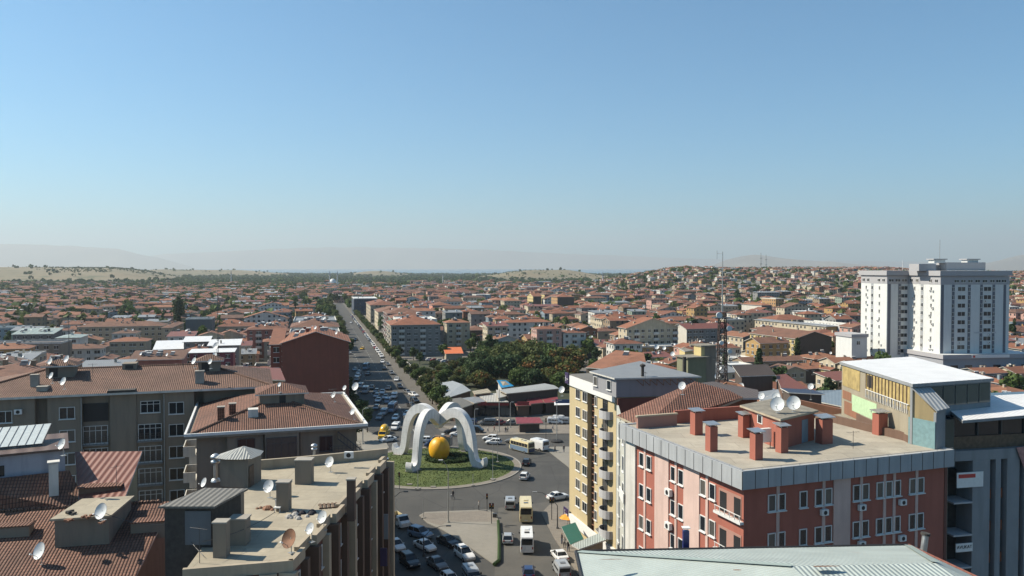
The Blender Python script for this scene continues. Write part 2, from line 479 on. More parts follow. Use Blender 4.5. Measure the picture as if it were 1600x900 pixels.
def m_asphalt(name, c1, c2):
    k = NT(name, 1.0); p = k.geo()
    n = k.noise(p, .1, 6, .65); col = k.mix(k.ramp(n, .35, .65), c1, c2)
    v = k.n('ShaderNodeTexVoronoi', feature='DISTANCE_TO_EDGE'); k.l(k.map(p, (1, .6, 0)), v.inputs['Vector']); v.inputs['Scale'].default_value = .16
    col = k.mix(k.math('MULTIPLY', k.math('LESS_THAN', v.outputs[0], .012), .55), col, (.02, .02, .02))
    v2 = k.n('ShaderNodeTexVoronoi'); k.l(k.map(p, (1, .5, 0)), v2.inputs['Vector']); v2.inputs['Scale'].default_value = .14; v2.distance = 'CHEBYCHEV'
    sx = k.n('ShaderNodeSeparateColor'); k.l(v2.outputs['Color'], sx.inputs[0])
    col = k.mix(k.math('MULTIPLY', k.math('GREATER_THAN', sx.outputs[0], .78), .35), col, (.035, .035, .035))
    col = k.mix(k.math('MULTIPLY', k.ramp(k.noise(k.map(p, (.8, .06, 1)), 1.2, 4), .5, .75), .3), col, (.03, .03, .03))
    k.fin(col, .85, bump=k.noise(p, 6, 3), bs=.2, bd=.02)
m_asphalt('asphalt', (.043, .042, .039), (.062, .060, .055))
m_ground('asphalt_old', (.055, .054, .051), (.08, .077, .072), .12, 3.0, .25)
m_ground('asphalt_pale', (.09, .086, .078), (.125, .118, .105), .15, 2.0, .25)
m_ground('paving', (.25, .22, .185), (.31, .275, .23), .2, 2.0, .25, tiles=.6)
m_ground('concrete_slab', (.26, .245, .21), (.31, .29, .25), .1, 1.2, .25)
m_ground('kerb', (.36, .34, .30), (.28, .26, .23), .3, 3.0, .2)
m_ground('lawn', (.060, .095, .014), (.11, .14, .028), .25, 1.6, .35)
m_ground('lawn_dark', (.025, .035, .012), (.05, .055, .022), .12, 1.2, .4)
m_ground('earth', (.12, .11, .09), (.16, .14, .115), .2, 2.0, .3)
m_ground('line_paint', (.5, .5, .48), (.4, .4, .38), 1.0, 6.0, .3)
m_ground('roof_concrete', (.50, .44, .33), (.38, .335, .255), .35, 2.2, .35, tiles=4.5)
m_ground('roof_concrete_k', (.52, .47, .38), (.41, .37, .30), .3, 2.5, .35, tiles=4.0)
m_ground('roof_grey', (.22, .21, .19), (.16, .155, .14), .4, 2.5, .35)
k = NT('water'); k.fin(k.mix(k.noise(k.geo(), .0008, 3), (.05, .13, .20), (.07, .16, .23)), .25)

def sheet(name, pts, z, m):
    MB().face([(p[0], p[1], z) for p in (pts if area(pts) > 0 else pts[::-1])]).build(name, m, kind='structure')
def area(p): return sum(p[i][0] * p[(i + 1) % len(p)][1] - p[(i + 1) % len(p)][0] * p[i][1] for i in range(len(p)))
def slab(name, pts, m='paving', h=.14, z=0.0):
    MB().prism([(p[0], p[1]) for p in pts], z - .05, z + h, 0).build(name, m, kind='structure')
def gp(*pts): return [G(a, b) for a, b in pts]

# ---- roads
AV = lambda Y, off=0.0: (-37.3 + off - 0.2434 * (Y - 289), Y)
sheet('avenue', [AV(196, -21), AV(196, 0), AV(400, 0), AV(985, -1), AV(985, -16), AV(420, -17.5), AV(400, -21)], .012, 'asphalt')
sheet('road', [(-62, 30), (-62, 215), (-38, 222), (-14, 214), (90, 209), (90, 166), (20, 160), (10, 100), (10, 30)], .008, 'asphalt')
sheet('side_road', [(-2.5, 30), (-2.5, 146), (7, 150), (14, 145), (8, 118), (8, 30)], .016, 'asphalt_pale')
# dashed lane lines along the avenue
mb = MB()
for Y in range(205, 620, 9):
    for off in (-7, -14):
        a = Vector((*AV(Y, off - .08), .018)); b = Vector((*AV(Y, off + .08), .018)); c = Vector((*AV(Y + 4, off + .08), .018)); d = Vector((*AV(Y + 4, off - .08), .018))
        mb.face([a, b, c, d])
mb.build('lane_markings', 'line_paint', kind='structure')
# pavements
slab('pavement', [AV(225, 0), AV(225, 4.5), AV(500, 4.5), AV(500, 0)], 'earth')
slab('pavement', [AV(500.2, 0), AV(500.2, 4), AV(1000, 4), AV(1000, 0)], 'earth')
slab('pavement', [AV(225, -24), AV(225, -21), AV(400, -21), AV(400, -24)], 'paving')
slab('pavement', [G(735, 681), G(893, 678), (90, 202.5), (90, 214), G(893, 664), G(735, 669), AV(222, 6), AV(222, 1)], 'paving', .13)
slab('traffic_island', gp((655, 806), (664, 801), (761, 797), (775, 803), (779, 816), (779, 878), (772, 883), (716, 843), (692, 829), (668, 818)), 'concrete_slab', .13)
slab('paved_strip', [G(656.5, 806, .13), G(664, 801.6, .13), G(760.5, 797.6, .13), G(774, 804, .13), G(777.5, 815, .13), G(701, 815, .13), G(688, 821, .13), G(668, 815, .13)], 'paving', .012, .13 )
slab('pavement', [G(846, 803), G(858, 790), G(884, 784), (14.0, 146), (16.0, 112), (11.3, 80), (9.0, 80), (9.8, 112), G(866, 842)], 'paving', .14)
slab('pavement', [G(850, 700), G(888, 730), (14, 156), (15.5, 170), (24, 196), (11, 196)], 'concrete_slab', .13)
slab('pavement', [(-45, 214), G(578, 712), G(590, 706), G(608, 700), G(600, 686), AV(222, -22), AV(222, -34)], 'concrete_slab', .13)
slab('pavement', [(-19.5, 30), (-17.4, 100), (-19.5, 128), (-24, 128), (-24, 30)], 'paving', .14)
sheet('forecourt', [G(690, 668), G(893, 663), (40, 226), (-20, 236)], .02, 'asphalt_pale')

# ---- the roundabout
RC = (-16.9, 177.0); RR_ = 19.0
def ring(r, n=72, a0=0, c=RC): return [(c[0] + r * math.cos(2 * math.pi * i / n + a0), c[1] + r * math.sin(2 * math.pi * i / n + a0)) for i in range(n)]
mb = MB().prism(ring(RR_), -.05, .16, 0)
mb.build('roundabout_kerb', 'kerb', kind='structure')
mb = MB()
o, i_ = ring(RR_ - .35), ring(RR_ - 1.6)
for a in range(72):
    b = (a + 1) % 72
    mb.face([(*i_[a], .166), (*o[a], .166), (*o[b], .166), (*i_[b], .166)])
mb.build('roundabout_path', 'paving', kind='structure')
mb = MB(); N = 72
for j in range(12):
    r0, r1 = (RR_ - 1.6) * j / 12, (RR_ - 1.6) * (j + 1) / 12
    z0, z1 = .17 + .9 * (1 - (j / 12) ** 2), .17 + .9 * (1 - ((j + 1) / 12) ** 2)
    for a in range(N):
        t0, t1 = 2 * math.pi * a / N, 2 * math.pi * (a + 1) / N
        q = [(RC[0] + r * math.cos(t), RC[1] + r * math.sin(t), z) for r, t, z in ((r0, t0, z0), (r1, t0, z1), (r1, t1, z1), (r0, t1, z0))]
        mb.face(q if j else q[1:] )
lawn = mb.build('roundabout_lawn', 'lawn', kind='structure')
def lawn_z(x, y):
    r_ = math.hypot(x - RC[0], y - RC[1]) / (RR_ - 1.6)
    return .17 + .9 * max(0, 1 - r_ * r_)
# grass blades over the lawn
gb = MB(); rg = random.Random(3)
for _ in range(9000):
    a = rg.random() * 6.283; r_ = (RR_ - 1.8) * math.sqrt(rg.random())
    x, y = RC[0] + r_ * math.cos(a), RC[1] + r_ * math.sin(a); z = lawn_z(x, y); t = rg.random() * 3.14
    s_ = rg.uniform(.06, .16); h = rg.uniform(.06, .18)
    gb.face([(x - s_ * math.cos(t), y - s_ * math.sin(t), z), (x + s_ * math.cos(t), y + s_ * math.sin(t), z), (x + rg.uniform(-.1, .1), y + rg.uniform(-.1, .1), z + h)])
gb.build('grass', 'lawn', label='short green grass covering the roundabout island', cat='grass', kind='stuff')
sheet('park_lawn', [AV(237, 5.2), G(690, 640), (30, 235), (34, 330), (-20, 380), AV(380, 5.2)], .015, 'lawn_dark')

# ---- lake, mountains, air
v = [(-33000, 5800, -3), (33000, 5800, -3), (33000, 31500, -3), (-33000, 31500, -3)]
MB().face(v).build('lake', 'water', kind='structure')
k = NT('mountain'); k.fin(k.mix(k.ramp(k.noise(k.geo(), .0005, 5), .4, .6), (.20, .17, .13), (.28, .24, .18)), 1)
def mountain(prof, D, name='mountain', depth=5000):
    """prof: (photo px, height m) along the ridge"""
    rg = random.Random(len(prof)); P = []
    for (a, ha), (b, hb) in zip(prof, prof[1:]):
        n = max(2, int((b - a) / 12))
        for i in range(n): P.append((a + (b - a) * i / n, ha + (hb - ha) * (i / n)))
    P.append(prof[-1])
    rows = [(-.9, 0), (-.5, .35), (-.2, .8), (0, 1), (.5, .6), (1, 0)]
    v = []
    for t, hh in rows:
        for a, h in P:
            n = float(vnoise(a * 40, t * 900, 600, 5)) - .5
            d = D + t * depth * .5
            z = -8 + (h + 8) * hh * (1 + (n * .35 if 0 < hh < 1 else 0)) + (n * h * .07 if hh == 1 else 0)
            v.append(((a - 800) / FPX * d, d, z))
    n = len(P); f = [(r_ * n + i, r_ * n + i + 1, (r_ + 1) * n + i + 1, (r_ + 1) * n + i) for r_ in range(len(rows) - 1) for i in range(n - 1)]
    MB().raw(v, f).build(name, 'mountain', kind='structure', smooth=True)
mt = lambda prof, D: mountain([(a, CAMZ + (418 - y) * D / FPX) for a, y in prof], D)
mt([(-500, 392), (-200, 382), (0, 380), (60, 382), (120, 385), (185, 389), (215, 396), (260, 406), (300, 417)], 22000)
mt([(180, 408), (260, 397), (420, 389), (560, 386), (700, 388), (820, 393), (950, 399), (1080, 404), (1300, 407), (1500, 410), (1700, 414)], 29500)
mt([(1110, 416), (1135, 406), (1158, 400), (1180, 398), (1206, 401), (1245, 406), (1300, 409), (1340, 413), (1400, 417)], 15000)
mt([(1500, 417), (1545, 410), (1575, 403), (1600, 398), (1700, 388), (1900, 384), (2300, 392)], 15500)
hz = MB().box(-34000, 34000, -2000, 34000, -16, 1250).mesh('haze', [])
k = NT('haze'); k.t.nodes.remove(k.b)
vol = k.n('ShaderNodeVolumePrincipled'); vol.inputs['Color'].default_value = (.74, .82, .87, 1)
vol.inputs['Density'].default_value = HAZE_DENSITY; vol.inputs['Anisotropy'].default_value = .2
k.l(vol.outputs[0], k.o.inputs['Volume']); hz.materials.append(k.m)
inst(hz, 'haze', kind='stuff')

# ================================================================ building kit
def v2(a): return Vector((a[0], a[1]))
class Front:
    """a building laid out from its front face. Local x runs along the front, y away behind it, z up."""
    def __init__(s, A, rot, w=None):
        s.A = v2(A); s.rot = rot; s.w = w
        s.u = Vector((math.cos(rot), math.sin(rot))); s.n = Vector((-math.sin(rot), math.cos(rot)))
    @classmethod
    def two(cls, pa, pb, z):
        a, b = G(*pa, z), G(*pb, z); d = b - a
        return cls(a, math.atan2(d.y, d.x), math.hypot(d.x, d.y))
    def loc(s, z=0): return (s.A.x, s.A.y, z)
    def to(s, x, y=0.0): p = s.A + s.u * x + s.n * y; return (p.x, p.y)
    def x(s, px, y=0.0):
        """local x where pixel column px meets the plane at local depth y"""
        k_ = (px - 800) / FPX * math.cos(PITCH)
        A = s.A + s.n * y
        # x = k*(Y) approx with pitch: f = Y*cp - (z-CAMZ)*sp ; use z about 25
        zz = (22 - CAMZ) * math.sin(PITCH)
        a = (px - 800) / FPX
        c = math.cos(PITCH)
        return (a * (A.y * c - zz) - A.x) / (s.u.x - a * c * s.u.y)
    def z(s, px, py, y=0.0):
        x = s.x(px, y); X, Y = s.to(x, y)
        # solve height whose projection is py
        t = (450 - py) / FPX; c, s_ = math.cos(PITCH), math.sin(PITCH)
        return CAMZ + Y * (t * c - s_) / (c + t * s_)
    def rect(s, x0, y0, x1, y1, y=0.0):
        xa, xb = s.x(x0, y), s.x(x1, y)
        return min(xa, xb), max(xa, xb), s.z((x0 + x1) / 2, y1, y), s.z((x0 + x1) / 2, y0, y)
    def side(s, right=False):
        """front of the left (or right) flank: local x runs away from (left) the corner"""
        if right: return Front(s.to(s.w), s.rot + math.pi / 2)
        return Front(s.A, s.rot + math.pi / 2)

# -- window meshes, shared.  Plane of the wall is y=0, outside is -y, origin bottom centre
WIN = {}
def win_mesh(w_, h, style='plain', frame='frame_white', sill=True):
    key = ('w', round(w_, 2), round(h, 2), style, frame)
    if key in WIN: return WIN[key]
    mb = MB(); t = .07; w2 = w_ / 2
    mb.box(-w2, w2, -.03, .0, 0, h, 1)
    for a, b, c, d in ((-w2 - t, w2 + t, -t, 0), (-w2 - t, w2 + t, h, h + t)): mb.box(a, b, -.09, 0, c, d)
    for a, b in ((-w2 - t, -w2), (w2, w2 + t)): mb.box(a, b, -.09, 0, 0, h)
    n = max(1, round(w_ / .75))
    for i in range(1, n): x = -w2 + w_ * i / n; mb.box(x - .03, x + .03, -.06, -.03, 0, h)
    if style == 'glazed': mb.box(-w2, w2, -.06, -.031, h * .72, h * .72 + .06)
    if sill: mb.box(-w2 - .14, w2 + .14, -.2, 0, -t - .07, -t - .003, 0)
    WIN[key] = mb.mesh('window', [frame, 'glass']); return WIN[key]
def win_simple(w_, h):
    key = ('s', round(w_, 1), round(h, 1))
    if key in WIN: return WIN[key]
    mb = MB(); w2 = w_ / 2
    mb.box(-w2, w2, -.05, 0, 0, h, 1)
    mb.box(-w2 - .1, w2 + .1, -.12, 0, -.16, -.002, 0); mb.box(-w2 - .1, w2 + .1, -.09, 0, h + .002, h + .1, 0)
    mb.box(-.05, .05, -.09, -.052, 0, h, 0)
    WIN[key] = mb.mesh('window', ['frame_white', 'glass']); return WIN[key]
def put(me, name, root, x, y, z, rz=0):
    """place a shared mesh as a part"""
    o = bpy.data.objects.new(name, me); COL.objects.link(o); o.parent = root
    o.location = (x, y, z); o.rotation_euler = (0, 0, rz); return o
def ac_mesh():
    if 'ac' in WIN: return WIN['ac']
    mb = MB(); mb.box(-.42, .42, -.42, -.08, 0, .6, 0); mb.tube([(0, -.425, .3), (0, -.44, .3)], .22, 12, 1)
    mb.box(-.36, -.30, -.40, 0, -.06, -.002, 1); mb.box(.30, .36, -.40, 0, -.06, -.002, 1)
    WIN['ac'] = mb.mesh('air_conditioner', ['white_paint', 'dark']); return WIN['ac']
def balcony_mesh(w_, d=1.2, h=1.0, style='solid', m='wall_white'):
    key = ('b', round(w_, 1), d, style, m)
    if key in WIN: return WIN[key]
    mb = MB(); w2 = w_ / 2
    mb.box(-w2, w2, -d, 0, -.16, 0)
    if style == 'solid':
        mb.box(-w2, w2, -d, -d + .1, 0, h); mb.box(-w2, -w2 + .1, -d + .1, 0, 0, h); mb.box(w2 - .1, w2, -d + .1, 0, 0, h)
    elif style == 'round':
        pts = [(-w2, 0)] + [(w2 * math.cos(math.pi + math.pi * i / 8), -d * math.sin(math.pi * i / 8)) for i in range(9)] + [(w2, 0)]
        mb = MB().prism(pts[1:-1], -.18, 0, 0); n = len(pts)
        for a, b in zip(pts[1:-1], pts[2:-1]): mb.raw([(a[0], a[1], 0), (b[0], b[1], 0), (b[0], b[1], h), (a[0], a[1], h), (a[0] * .94, a[1] * .94, 0), (b[0] * .94, b[1] * .94, 0), (b[0] * .94, b[1] * .94, h), (a[0] * .94, a[1] * .94, h)], [(0, 1, 2, 3), (5, 4, 7, 6), (3, 2, 6, 7)])
    else:
        for z in (.35, .7, 1.0): mb.box(-w2, w2, -d, -d + .04, z - .03, z, 1); mb.box(-w2, -w2 + .04, -d, 0, z - .03, z, 1); mb.box(w2 - .04, w2, -d, 0, z - .03, z, 1)
        n = max(3, int(w_ / .4))
        for i in range(n + 1): x = -w2 + w_ * i / n; mb.box(x - .015, x + .015, -d + .005, -d + .035, 0, .97, 1)
    WIN[key] = mb.mesh('balcony', [m, 'rail']); return WIN[key]

def heater_mesh():
    if 'wh' in WIN: return WIN['wh']
    mb = MB()
    mb.raw([(-1, -.9, .15), (1, -.9, .15), (1, .5, 1.1), (-1, .5, 1.1), (-1, -.9, .07), (1, -.9, .07), (1, .5, 1.02), (-1, .5, 1.02)],
           [(0, 1, 2, 3), (7, 6, 5, 4), (0, 4, 5, 1), (3, 2, 6, 7), (0, 3, 7, 4), (1, 5, 6, 2)], 1)
    mb.tube([(-.9, .65, 1.35), (.9, .65, 1.35)], .27, 10, 0)
    for x in (-.8, .8): mb.tube([(x, .65, 0), (x, .65, 1.1)], .03, 4, 2); mb.tube([(x, -.8, 0), (x, -.8, .15)], .03, 4, 2)
    WIN['wh'] = mb.mesh('solar_water_heater', ['white_paint', 'solar', 'pole']); return WIN['wh']
def dish_meshes(rusty=False):
    key = 'dish%d' % rusty
    if key in WIN: return WIN[key]
    mb = MB(); n = 20; v = []; rings = [(0, 0), (.16, .02), (.32, .07), (.46, .135), (.5, .16)]
    for r_, z in rings:
        for k_ in range(n): a = 2 * math.pi * k_ / n; v.append((r_ * math.cos(a), -z, r_ * math.sin(a) * 1.08))
    f = [(i * n + (j + 1) % n, i * n + j, (i + 1) * n + j, (i + 1) * n + (j + 1) % n) for i in range(len(rings) - 1) for j in range(n)]
    back = [(x, y + .02, z) for x, y, z in v]; nb = len(v)
    f2 = [tuple(a + nb for a in q[::-1]) for q in f]
    rim = [((len(rings) - 1) * n + j, (len(rings) - 1) * n + (j + 1) % n, (len(rings) - 1) * n + (j + 1) % n + nb, (len(rings) - 1) * n + j + nb) for j in range(n)]
    mb.raw(v + back, f + f2 + rim)
    mb.xf(Matrix.Rotation(R(-24), 4, 'X'))
    disc = mb.mesh('reflector', 'rust' if rusty else 'dish', True)
    mb = MB(); mb.tube([(0, -.02, -.47), (0, -.62, -.02)], .018, 5, 0); mb.tube([(0, -.58, -.06), (0, -.72, .03)], .05, 8, 1)
    arm = mb.mesh('receiver_arm', ['pole', 'white_paint'])
    mb = MB(); mb.tube([(0, .06, -.95), (0, .06, 0)], .03, 6, 0); mb.box(-.18, .18, -.12, .24, -.97, -.93, 0); mb.box(-.04, .04, 0, .1, -.08, .08)
    mast = mb.mesh('mast', ['pole'])
    WIN[key] = (disc, arm, mast); return WIN[key]
def dish(px, py, z, d=.9, az=195, label='', rusty=False, pole=1.0, loc=None):
    """satellite dish whose reflector centre the photo shows at px,py standing on something at height z"""
    p = Vector(loc) if loc else G(px, py, z + pole * .95)
    t = thing('satellite_dish', label, 'satellite dish', p, R(az - 228), 'satellite dishes on the roofs')
    disc, arm, mast = dish_meshes(rusty)
    for n_, me in (('reflector', disc), ('receiver_arm', arm)):
        o = inst(me, n_, t); o.scale = (d, d, d)
    o = inst(mast, 'mast', t); o.scale = (1, 1, pole)
    return t

# -- roofs ( local coordinates, box x0..x1, y0..y1 at height z )
def roof_hip(x0, x1, y0, y1, z, slope=.28, ov=.5, th=.16):
    x0 -= ov; x1 += ov; y0 -= ov; y1 += ov
    w_, d = x1 - x0, y1 - y0; h = min(w_, d) / 2 * slope; mb = MB()
    if w_ >= d: a, b = (x0 + d / 2, (y0 + y1) / 2, z + h), (x1 - d / 2 + .001, (y0 + y1) / 2, z + h)
    else: a, b = ((x0 + x1) / 2, y0 + w_ / 2, z + h), ((x0 + x1) / 2, y1 - w_ / 2 + .001, z + h)
    c = [(x0, y0, z), (x1, y0, z), (x1, y1, z), (x0, y1, z)]
    if w_ >= d: fs = [(c[0], c[1], b, a), (c[1], c[2], b), (c[2], c[3], a, b), (c[3], c[0], a)]
    else: fs = [(c[0], c[1], a), (c[1], c[2], b, a), (c[2], c[3], b), (c[3], c[0], a, b)]
    for q in fs: mb.face(q)
    mb.box(x0, x1, y0, y1, z - th, z - .003, 1)
    return mb, h
def roof_gable(x0, x1, y0, y1, z, slope=.28, ov=.5, axis='x', th=.14, wallm=None):
    """ridge along the axis; gable triangles go to the wall mesh"""
    mb = MB(); tri = MB()
    if axis == 'x':
        ym = (y0 + y1) / 2; h = (y1 - y0) / 2 * slope; e = ov * slope
        for a, b, zz in ((y0 - ov, ym, 1), (y1 + ov, ym, -1)):
            q = [(x0 - ov, a, z - e), (x1 + ov, a, z - e), (x1 + ov, b, z + h), (x0 - ov, b, z + h)]
            if zz < 0: q = [q[1], q[0], q[3], q[2]]
            mb.face([(p[0], p[1], p[2] + th) for p in q]); mb.face([p for p in q[::-1]], 1)
            mb.face([q[0], q[1], (q[1][0], q[1][1], q[1][2] + th), (q[0][0], q[0][1], q[0][2] + th)], 1)
            mb.face([q[1], q[2], (q[2][0], q[2][1], q[2][2] + th), (q[1][0], q[1][1], q[1][2] + th)], 1)
            mb.face([q[3], q[0], (q[0][0], q[0][1], q[0][2] + th), (q[3][0], q[3][1], q[3][2] + th)], 1)
        tri.face([(x0, y1, z), (x0, y0, z), (x0, ym, z + h)]); tri.face([(x1, y0, z), (x1, y1, z), (x1, ym, z + h)])
    else:
        m2, t2, h = roof_gable(y0, y1, -x1, -x0, z, slope, ov, 'x', th)
        mb, tri = m2, t2
        for q in (mb, tri): q.v = [(-p[1], p[0], p[2]) for p in q.v]
    return mb, tri, h
def roof_flat(x0, x1, y0, y1, z, ph=.5, t=.25, ov=0.0):
    """deck with a parapet round it: slot 0 deck, slot 1 parapet"""
    x0 -= ov; x1 += ov; y0 -= ov; y1 += ov
    mb = MB(); mb.box(x0 + t, x1 - t, y0 + t, y1 - t, z - .2, z + .004, 0)
    for a in ((x0, x1, y0, y0 + t), (x0, x1, y1 - t, y1), (x0, x0 + t, y0 + t, y1 - t), (x1 - t, x1, y0 + t, y1 - t)): mb.box(*a, z - .2, z + ph, 1)
    return mb
def chimney(root, x, y, z, h=1.3, w_=.6, m='concrete', d=None, cap='concrete', name='chimney'):
    d = d or w_
    mb = MB(); mb.box(-w_ / 2, w_ / 2, -d / 2, d / 2, -.8, h, 0); mb.box(-w_ / 2 - .06, w_ / 2 + .06, -d / 2 - .06, d / 2 + .06, h + .02, h + .12, 1)
    mb.box(-w_ / 2 + .1, w_ / 2 - .1, -d / 2 + .1, d / 2 - .1, h - .05, h + .018, 2)
    return mb.build(name, [m, cap, 'soot_and_shade'], root, (x, y, z))

def house(name, label, cat, F, w_, d, h, roof='hip', wall='wall_cream', rm='tile_0', slope=.28, ov=.6, base=0.0,
          windows=True, wins='FL', group=None, chim=2, balc=None, fh=2.9, detail=1, seed=0, heaters=0, under='wall_white', ww=1.5, lw=None):
    """generic block of flats or house; F is a Front (world) or tuple(x, y, rot)"""
    if not isinstance(F, Front): F = Front((F[0], F[1]), F[2])
    F.w = w_
    rg = random.Random(seed or int(F.A.x * 31 + F.A.y * 17))
    t = thing(name, label, cat, F.loc(base), F.rot, group)
    mb = MB(); top = h
    if roof in ('gable', 'gabley'):
        rmb, tri, rh = roof_gable(0, w_, 0, d, h, slope, ov, 'x' if roof == 'gable' else 'y')
        mb.box(0, w_, 0, d, -3, h, 0, bottom=False); mb.raw(tri.v, tri.f)
    else:
        mb.box(0, w_, 0, d, -3, h - .25 if roof != 'flat' else h - .21, 0, bottom=False)
        if roof == 'hip': rmb, rh = roof_hip(0, w_, 0, d, h, slope, ov)
        elif roof == 'flat': rmb, rh = roof_flat(0, w_, 0, d, h), 0
        elif roof == 'shed':
            rh = d * slope; mb.raw([(0, d, h - .3), (0, 0, h - .3), (0, d, h + rh - .2)], [(0, 1, 2)]); mb.raw([(w_, 0, h - .3), (w_, d, h - .3), (w_, d, h + rh - .2)], [(0, 1, 2)]); mb.raw([(w_, d, h - .3), (0, d, h - .3), (0, d, h + rh - .2), (w_, d, h + rh - .2)], [(0, 1, 2, 3)])
            rmb = MB(); q = [(-ov, -ov, h - ov * slope), (w_ + ov, -ov, h - ov * slope), (w_ + ov, d + ov, h + rh + ov * slope), (-ov, d + ov, h + rh + ov * slope)]
            lo = [(a, b, c - .18) for a, b, c in q]
            rmb.raw(q + lo, [(0, 1, 2, 3)], 0); rmb.raw(q + lo, [(7, 6, 5, 4), (0, 4, 5, 1), (1, 5, 6, 2), (2, 6, 7, 3), (3, 7, 4, 0)], 1)
    if lw:
        for i_ in (3,): mb.mi[i_] = 1
        if roof == 'gable': mb.mi[-2] = 1
    mb.build('wall', [wall, lw] if lw else wall, t)
    rmb.build('roof', [rm, under], t)
    zr = lambda x, y: h + (min(x + ov, w_ + ov - x, y + ov, d + ov - y) * slope if roof == 'hip' else (min(y, d - y) * slope if roof == 'gable' else (min(x, w_ - x) * slope if roof == 'gabley' else (y * slope if roof == 'shed' else 0))))
    for _ in range(chim):
        x, y = rg.uniform(.15, .85) * w_, rg.uniform(.25, .8) * d
        chimney(t, x, y, zr(x, y), rg.uniform(.7, 1.3), rg.choice((.5, .6, .9)), rg.choice(('concrete', wall)))
    for _ in range(heaters):
        x, y = rg.uniform(.15, .85) * w_, rg.uniform(.2, .6) * d
        put(heater_mesh(), 'solar_water_heater', t, x, y, zr(x, y) + .05, rg.uniform(-.3, .3) - F.rot).scale = (.72,) * 3
        if rg.random() < .7:
            x, y = rg.uniform(.15, .85) * w_, rg.uniform(.2, .6) * d; q = put(dish_meshes()[0], 'satellite_dish', t, x, y, zr(x, y) + .75, -F.rot + rg.uniform(-1.1, -.3)); put(dish_meshes()[2], 'mast', q, 0, 0, 0)
    if windows and detail:
        n = max(1, int((h - .6) / fh))
        for sd_ in wins:
            L = w_ if sd_ in 'FB' else d
            k_ = max(1, int(L / 3.3)); st = L / k_
            bal = set()
            if balc and sd_ in balc: bal = {i for i in range(k_) if i % 3 == 1}
            for i in range(k_):
                wd = rg.choice((1.2, 1.5, ww)) if i not in bal else 2.2
                for fl in range(n):
                    z = h - .5 - fh * (fl + 1) + 1.1
                    if z < .6: continue
                    a = (i + .5) * st
                    if sd_ == 'F': x, y, rz = a, 0, 0
                    elif sd_ == 'L': x, y, rz = 0, a, -math.pi / 2
                    elif sd_ == 'R': x, y, rz = w_, a, math.pi / 2
                    else: x, y, rz = a, d, math.pi
                    put(win_simple(wd, 1.35), 'window', t, x, y, z, rz)
                    if i in bal: put(balcony_mesh(2.8, 1.1, .95, 'solid', rg.choice(('wall_white', wall)) if fl == 0 and False else 'wall_white'), 'balcony', t, x, y, z - 1.0, rz)
    return t

def lettering(txt, size, parent, loc, m, rz=0, depth=.012):
    tc = bpy.data.curves.new('lettering', 'FONT'); tc.body = txt; tc.size = size; tc.extrude = depth; tc.align_x = 'CENTER'; tc.align_y = 'CENTER'
    o = bpy.data.objects.new('lettering', tc); COL.objects.link(o)
    dg = bpy.context.evaluated_depsgraph_get(); me = bpy.data.meshes.new_from_object(o.evaluated_get(dg))
    bpy.data.objects.remove(o); me.materials.clear(); me.materials.append(MATS[m])
    o = bpy.data.objects.new('lettering', me); COL.objects.link(o); o.parent = parent; o.location = loc; o.rotation_euler = (R(90), 0, rz); return o

# -- foliage
def crown_mesh(name, seed, rx, rz_, n=1500, leaf=.34, mat='leaf', lobes=14, flat=0.0, cone=False):
    rg = np.random.default_rng(seed)
    # lobes scattered in an ellipsoid; leaves on the shell and inside of every lobe
    L = rg.normal(size=(lobes, 3)); L /= np.linalg.norm(L, axis=1)[:, None]
    L *= (rg.random(lobes) ** .4)[:, None] * .62
    if cone: L[:, 2] = rg.uniform(-.8, .9, lobes); L[:, :2] *= (1 - (L[:, 2:3] + .9) / 2.1)
    lr = rg.uniform(.28, .48, lobes) * (1 if not cone else .7)
    who = rg.integers(0, lobes, n)
    dr = rg.normal(size=(n, 3)); dr /= np.linalg.norm(dr, axis=1)[:, None]
    rad = lr[who] * (rg.random(n) ** .33)
    P = L[who] + dr * rad[:, None]
    P[:, 2] = np.where(P[:, 2] < -.75, -.75 - (P[:, 2] + .75) * .2, P[:, 2])
    P *= np.array([rx, rx, rz_])
    s = leaf * rg.uniform(.6, 1.35, n)
    nrm = dr + rg.normal(scale=.55, size=(n, 3)); nrm /= np.linalg.norm(nrm, axis=1)[:, None]
    a = np.cross(nrm, rg.normal(size=(n, 3))); a /= np.linalg.norm(a, axis=1)[:, None] + 1e-9
    b = np.cross(nrm, a)
    c = np.stack([P - a * s[:, None] - b * s[:, None] * .6, P + a * s[:, None] * .9 - b * s[:, None] * .7, P + a * s[:, None] + b * s[:, None] * .6, P - a * s[:, None] * .8 + b * s[:, None] * .75], 1)
    me = bpy.data.meshes.new(name)
    me.vertices.add(n * 4); me.vertices.foreach_set('co', c.astype(np.float32).ravel())
    me.loops.add(n * 4); me.loops.foreach_set('vertex_index', np.arange(n * 4, dtype=np.int32))
    me.polygons.add(n); me.polygons.foreach_set('loop_start', np.arange(0, n * 4, 4, dtype=np.int32)); me.polygons.foreach_set('loop_total', np.full(n, 4, np.int32))
    me.materials.append(MATS[mat]); me.update(); me.validate()
    return me
def trunk_mesh(h, r_, limbs=5, seed=1):
    rg = random.Random(seed); mb = MB()
    mb.tube([(0, 0, -.2), (.05, 0, h * .35), (0, .08, h * .7), (.1, 0, h)], [r_ * 1.25, r_, r_ * .75, r_ * .4], 7)
    for i in range(limbs):
        a = 6.28 * i / limbs + rg.random(); z = h * rg.uniform(.45, .8); l = h * rg.uniform(.3, .5)
        mb.tube([(0, 0, z), (l * .45 * math.cos(a), l * .45 * math.sin(a), z + l * .5), (l * .8 * math.cos(a), l * .8 * math.sin(a), z + l * 1.1)], [r_ * .5, r_ * .3, r_ * .12], 5)
    return mb.mesh('trunk', 'bark', True)
CROWN = {}
